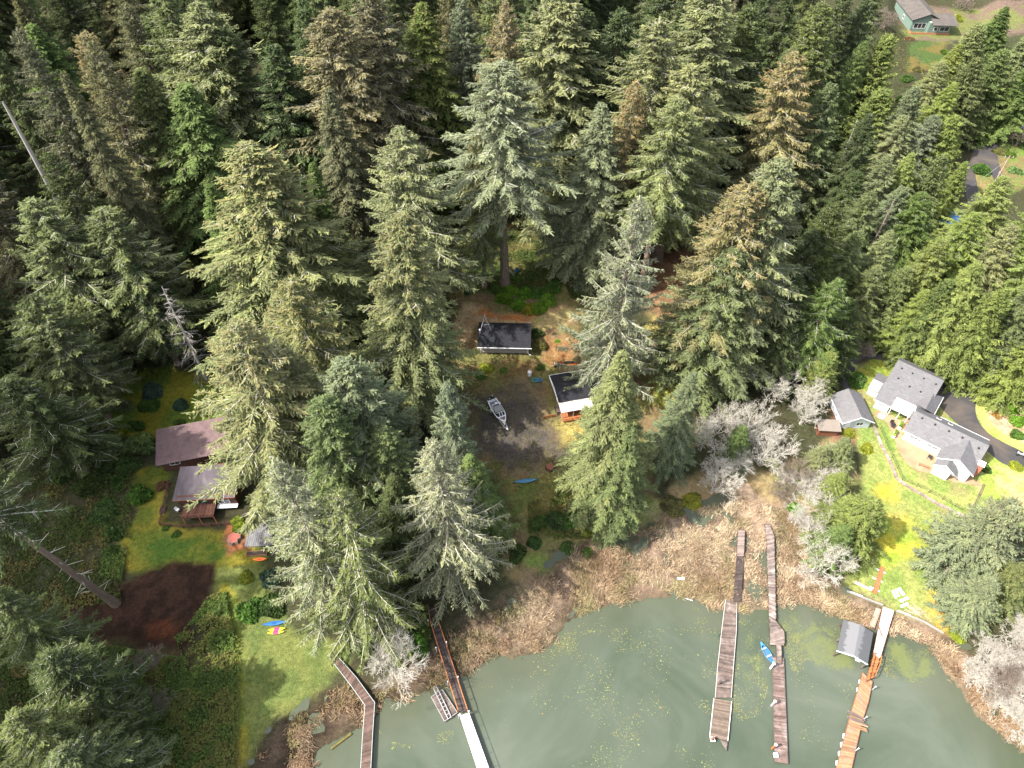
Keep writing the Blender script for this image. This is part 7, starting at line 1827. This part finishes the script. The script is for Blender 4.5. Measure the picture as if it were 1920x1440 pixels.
# stumps
def stump(label, u, v, r_, hh, m, top):
    p = pg(u, v); t = thing('stump', label, 'stump', p); n = 16; b = MB()
    rr = [r_ * random.uniform(.8, 1.2) for i in range(n)]
    b.hexa([(math.cos(6.283 * i / n) * rr[i] * 1.25, math.sin(6.283 * i / n) * rr[i] * 1.25, -.1) for i in range(n)], [(math.cos(6.283 * i / n) * rr[i], math.sin(6.283 * i / n) * rr[i], hh) for i in range(n)]); part(b, 'bark', m, t)
    b = MB(); b.prism([(math.cos(6.283 * i / n) * rr[i] * .92, math.sin(6.283 * i / n) * rr[i] * .92) for i in range(n)], hh, hh + .02); part(b, 'cut_face', top, t)
stump('big fresh red stump surrounded by orange chips left of the grey garden platform', 440, 1011, 1.05, .6, 'bark', mat('red_cut_face', (.28, .08, .06), (.36, .12, .09), 1.5, .85))
stump('rotting dark stump at the lower edge of the gravel yard', 1032, 878, .8, .6, 'brownwall', 'rust')
# grey garden platform and planter
p = pg(487, 1004); t = thing('garden_platform', 'weathered grey platform half under the silver-green spruce', 'platform', p, R(3)); b = MB()
for k in range(12): b.cur = random.random(); b.box(-2.2 + k * .38, -1.86 + k * .38, -2.3, 2.4, .2, .28)
part(b, 'planks', mat('silver_planks', (.12, .118, .12), (.18, .178, .18), 2, .9, lv=.2), t); b = MB()
for y_ in (-2.2, 2.3): b.box(-2.2, 2.3, y_ - .08, y_ + .08, -.1, .2)
part(b, 'sills', 'darkplank', t)
p = pg(482, 1039); t = thing('planter_box', 'long honey-brown planter box below the grey garden platform', 'planter', p, R(4)); b = MB()
b.box(-1.8, 1.8, -.45, -.39, 0, .45); b.box(-1.8, 1.8, .39, .45, 0, .45); b.box(-1.8, -1.74, -.39, .39, 0, .45); b.box(1.74, 1.8, -.39, .39, 0, .45); part(b, 'sides', 'newplank', t); b = MB(); b.box(-1.74, 1.74, -.39, .39, .02, .36); part(b, 'soil', mat('dark_soil', (.04, .028, .02)), t)
p = pg(306, 957); t = thing('planter_box', 'small square wooden planter in the shaded garden of the brown house', 'planter', p, R(5)); b = MB()
b.box(-.5, .5, -.75, -.67, 0, .4); b.box(-.5, .5, .67, .75, 0, .4); b.box(-.5, -.42, -.67, .67, 0, .4); b.box(.42, .5, -.67, .67, 0, .4); part(b, 'sides', 'weather', t); b = MB(); b.box(-.42, .42, -.67, .67, .02, .3); part(b, 'soil', 'darkplank', t)
p = pg(334, 958); t = thing('garden_chair', 'white plastic chair in the shaded garden of the brown house', 'chair', p, R(60)); b = MB(); b.box(-.28, .28, -.28, .28, .4, .45); part(b, 'seat', 'white', t); b = MB(); b.hexa([(-.28, .26, .45), (.28, .26, .45), (.28, .32, .45), (-.28, .32, .45)], [(-.25, .38, .95), (.25, .38, .95), (.25, .43, .95), (-.25, .43, .95)]); part(b, 'backrest', 'white', t)
for sx_ in (-.24, .24):
    for sy_ in (-.24, .24): b = MB(); b.box(sx_ - .03, sx_ + .03, sy_ - .03, sy_ + .03, 0, .4); part(b, 'leg', 'white', t)
    b = MB(); b.box(sx_ - .03, sx_ + .03, -.26, .3, .62, .66); part(b, 'armrest', 'white', t)
# patio things
q = loc_h(6.2, -3.6); t = thing('patio_bench', 'honey-coloured wooden bench at the edge of the tan patio', 'bench', (q.x, q.y, 1.46), R(-28)); b = MB(); b.box(-1, 1, -.2, .2, .4, .47); part(b, 'seat', 'newplank', t)
for s in (-.8, .8): b = MB(); b.box(s - .05, s + .05, -.18, .18, 0, .4); part(b, 'leg', 'newplank', t)
for i, (x_, y_, l) in enumerate([(-1.9, 2.3, 'dark square patio chair nearest the white house corner'), (-2.3, 3.0, 'dark square patio chair further out on the tan patio')]):
    q = loc_h(x_, y_); t = thing('patio_chair', l, 'chair', (q.x, q.y, 1.46), R(-39 + 30 * i), 'dark patio chairs'); b = MB(); b.box(-.35, .35, -.35, .35, .35, .45); part(b, 'seat', 'black', t); b = MB(); b.box(-.35, .35, .28, .36, .45, .95); part(b, 'backrest', 'black', t)
    for sx_ in (-.3, .3):
        for sy_ in (-.3, .3): b = MB(); b.box(sx_ - .03, sx_ + .03, sy_ - .03, sy_ + .03, 0, .35); part(b, 'leg', 'black', t)
q = loc_h(6.4, -1.0); t = thing('patio_table', 'dark little table by the front gable of the white house', 'table', (q.x, q.y, 1.46), R(-39)); b = MB(); b.box(-.4, .4, -.4, .4, .66, .72); part(b, 'top', 'black', t)
for sx_ in (-.32, .32):
    for sy_ in (-.32, .32): b = MB(); b.box(sx_ - .03, sx_ + .03, sy_ - .03, sy_ + .03, 0, .66); part(b, 'leg', 'black', t)
q = loc_h(-4.6, 3.7); t = thing('paddling_pool', 'round pale turquoise pool on the tan patio', 'pool', (q.x, q.y, 1.46)); b = MB(); b.tube((0, 0, 0), (0, 0, .25), .7, n=20); part(b, 'wall', plastic('aqua_plastic', (.4, .7, .68)), t); b = MB(); b.tube((0, 0, .25), (0, 0, .262), .6, n=20); part(b, 'water', plastic('aqua_water', (.3, .6, .6)), t)
for i, (x_, y_, l) in enumerate([(-.7, .5, 'white planter trough at the end wall, lower of two'), (-.5, 3.4, 'white planter trough at the end wall, upper of two')]):
    q = loc_h(x_ - .2, y_); t = thing('planter_box', l, 'planter', (q.x, q.y, 1.46), R(51), 'white planters at the end wall'); b = MB(); b.box(-.9, .9, -.3, .3, 0, .55); part(b, 'trough', 'white', t)
    n_ = 260; rg_ = np.random.default_rng(i); c_ = np.column_stack([rg_.uniform(-.8, .8, n_), rg_.uniform(-.25, .25, n_), .55 + rg_.uniform(0, .4, n_)]); a_ = rg_.normal(0, .09, (n_, 3)); e_ = rg_.normal(0, .07, (n_, 3))
    o_ = np_mesh('plant', np.stack([c_ - a_, c_ - e_, c_ + a_, c_ + e_], 1).reshape(-1, 3), np.arange(4 * n_).reshape(-1, 4), M['leaf'], t, {'lv': ('FLOAT', np.repeat(rg_.uniform(0, 1, n_), 4))}); o_.color = (.16, .25, .05, 0)
# utility pole
p = pg(1853, 362); t = thing('utility_pole', 'tall wooden utility pole beside the lane at the upper right', 'utility pole', p)
b = MB(); b.tube((0, 0, -.3), (0, 0, 11.3), .17, .11, 10); part(b, 'shaft', mat('pole_wood', (.36, .22, .16), (.46, .31, .24), 2, .9), t); b = MB(); b.beam((-1.1, .2, 10.9), (1.1, -.2, 10.9), .12, .14); part(b, 'crossarm', 'weather', t)
b = MB(); b.tube((0, 0, 10), (-5.5, 1.5, 0), .025, n=5); part(b, 'guy_wire', 'galv', t)
for x_ in (-.95, 0, .95): b = MB(); b.tube((x_, -x_ * .18, 10.9), (x_, -x_ * .18, 11.15), .06, .04, 8); part(b, 'insulator', 'white', t)
p = pg(1838, 375); t = thing('marker_post', 'short yellow-orange guy marker post left of the utility pole', 'post', p); b = MB(); b.tube((0, 0, -.1), (.5, .3, 2.6), .07, n=6); part(b, 'sleeve', mat('marker_yellow', (.7, .38, .04)), t)
# stray floating and lying bits
p = Vector((*pz(1277, 1085, .2), .22)); t = thing('white_board', 'small white board lying in the dry reeds at the shore', 'board', p, R(5)); b = MB(); b.box(-.6, .6, -.25, .25, 0, .08); part(b, 'panel', 'white', t)
p = Vector((*pz(1291, 1124, .05), .05)); t = thing('white_pole', 'thin white pole lying at the edge of the reeds', 'pole', p, R(-18)); b = MB(); b.tube((-.7, 0, .05), (.7, 0, .05), .06, n=6); part(b, 'tube', 'white', t)
p = Vector((*pz(640, 1390, .05), .08)); t = thing('mossy_log', 'yellow-mossed log floating in the marsh at the bottom left', 'log', p, R(38)); b = MB(); b.tube((-1.7, 0, .05), (1.7, 0, .05), .17, .2, 8); part(b, 'stem', mat('yellow_moss', (.17, .15, .025), (.09, .065, .03), 3, .95), t)
p = Vector((*pz(936, 1165, .3), .4)); t = thing('mossy_plank', 'yellow-mossed plank end sticking out under the ribbed silver spruce', 'plank', p, R(88)); b = MB(); b.box(-.9, .9, -.22, .22, 0, .12); part(b, 'plank', bpy.data.materials['yellow_moss'], t)
t, Lw, Rw, sub = dock('sunken_steps', 'old rotten plank steps sunk in the reeds below the ribbed silver spruce', 'steps', [(930, 1176), (932, 1215)], [(946, 1176), (951, 1215)], .35, 'weather', .45)
p = Vector((*pz(1350, 1188, .1), .1)); t = thing('drift_pole', 'dark slanting pole in the water left of the straight dock', 'pole', p, R(55)); b = MB(); b.tube((-.7, 0, -.1), (.6, 0, .25), .07, n=6); part(b, 'stem', mat('dark_green_pole', (.03, .06, .045)), t)
p = pg(1690, 742); 
# board stair bits behind the driveway
p = pg(1676, 610); t = thing('house_sign', 'small white panel with dark squares on the bank above the driveway bend', 'sign', p, R(-20)); b = MB(); b.box(-1.0, 1.0, -.05, .05, .8, 1.5); part(b, 'panel', 'white', t)
for k in range(3): b = MB(); b.box(-.75 + k * .6, -.45 + k * .6, -.075, -.05, 1.0, 1.3); part(b, 'dark_square', 'black', t)
for s in (-.8, .8): b = MB(); b.box(s - .05, s + .05, .05, .13, -.2, 1.4); part(b, 'post', 'weather', t)
# grey machine at the end of the drive
p = pg(1913, 853); t = thing('quad_bike', 'grey quad bike parked at the end of the driveway, right edge', 'quad bike', p, R(-30))
b = MB(); b.hexa([(-.7, -.25, .4), (.7, -.25, .4), (.7, .25, .4), (-.7, .25, .4)], [(-.6, -.2, .75), (.6, -.18, .7), (.6, .18, .7), (-.6, .2, .75)]); part(b, 'body', 'galv', t); b = MB(); b.box(-.55, .1, -.17, .17, .75, .86); part(b, 'seat', 'black', t); b = MB(); b.tube((.35, -.4, 1.0), (.35, .4, 1.0), .03, n=6); b.tube((.45, 0, .7), (.35, 0, 1.0), .03, n=6); part(b, 'handlebar', 'black', t)
for x_ in (-.55, .6):
    for s in (-.48, .48): b = MB(); b.tube((x_, s - .12, .28), (x_, s + .12, .28), .28, n=12); part(b, 'wheel', 'black', t)
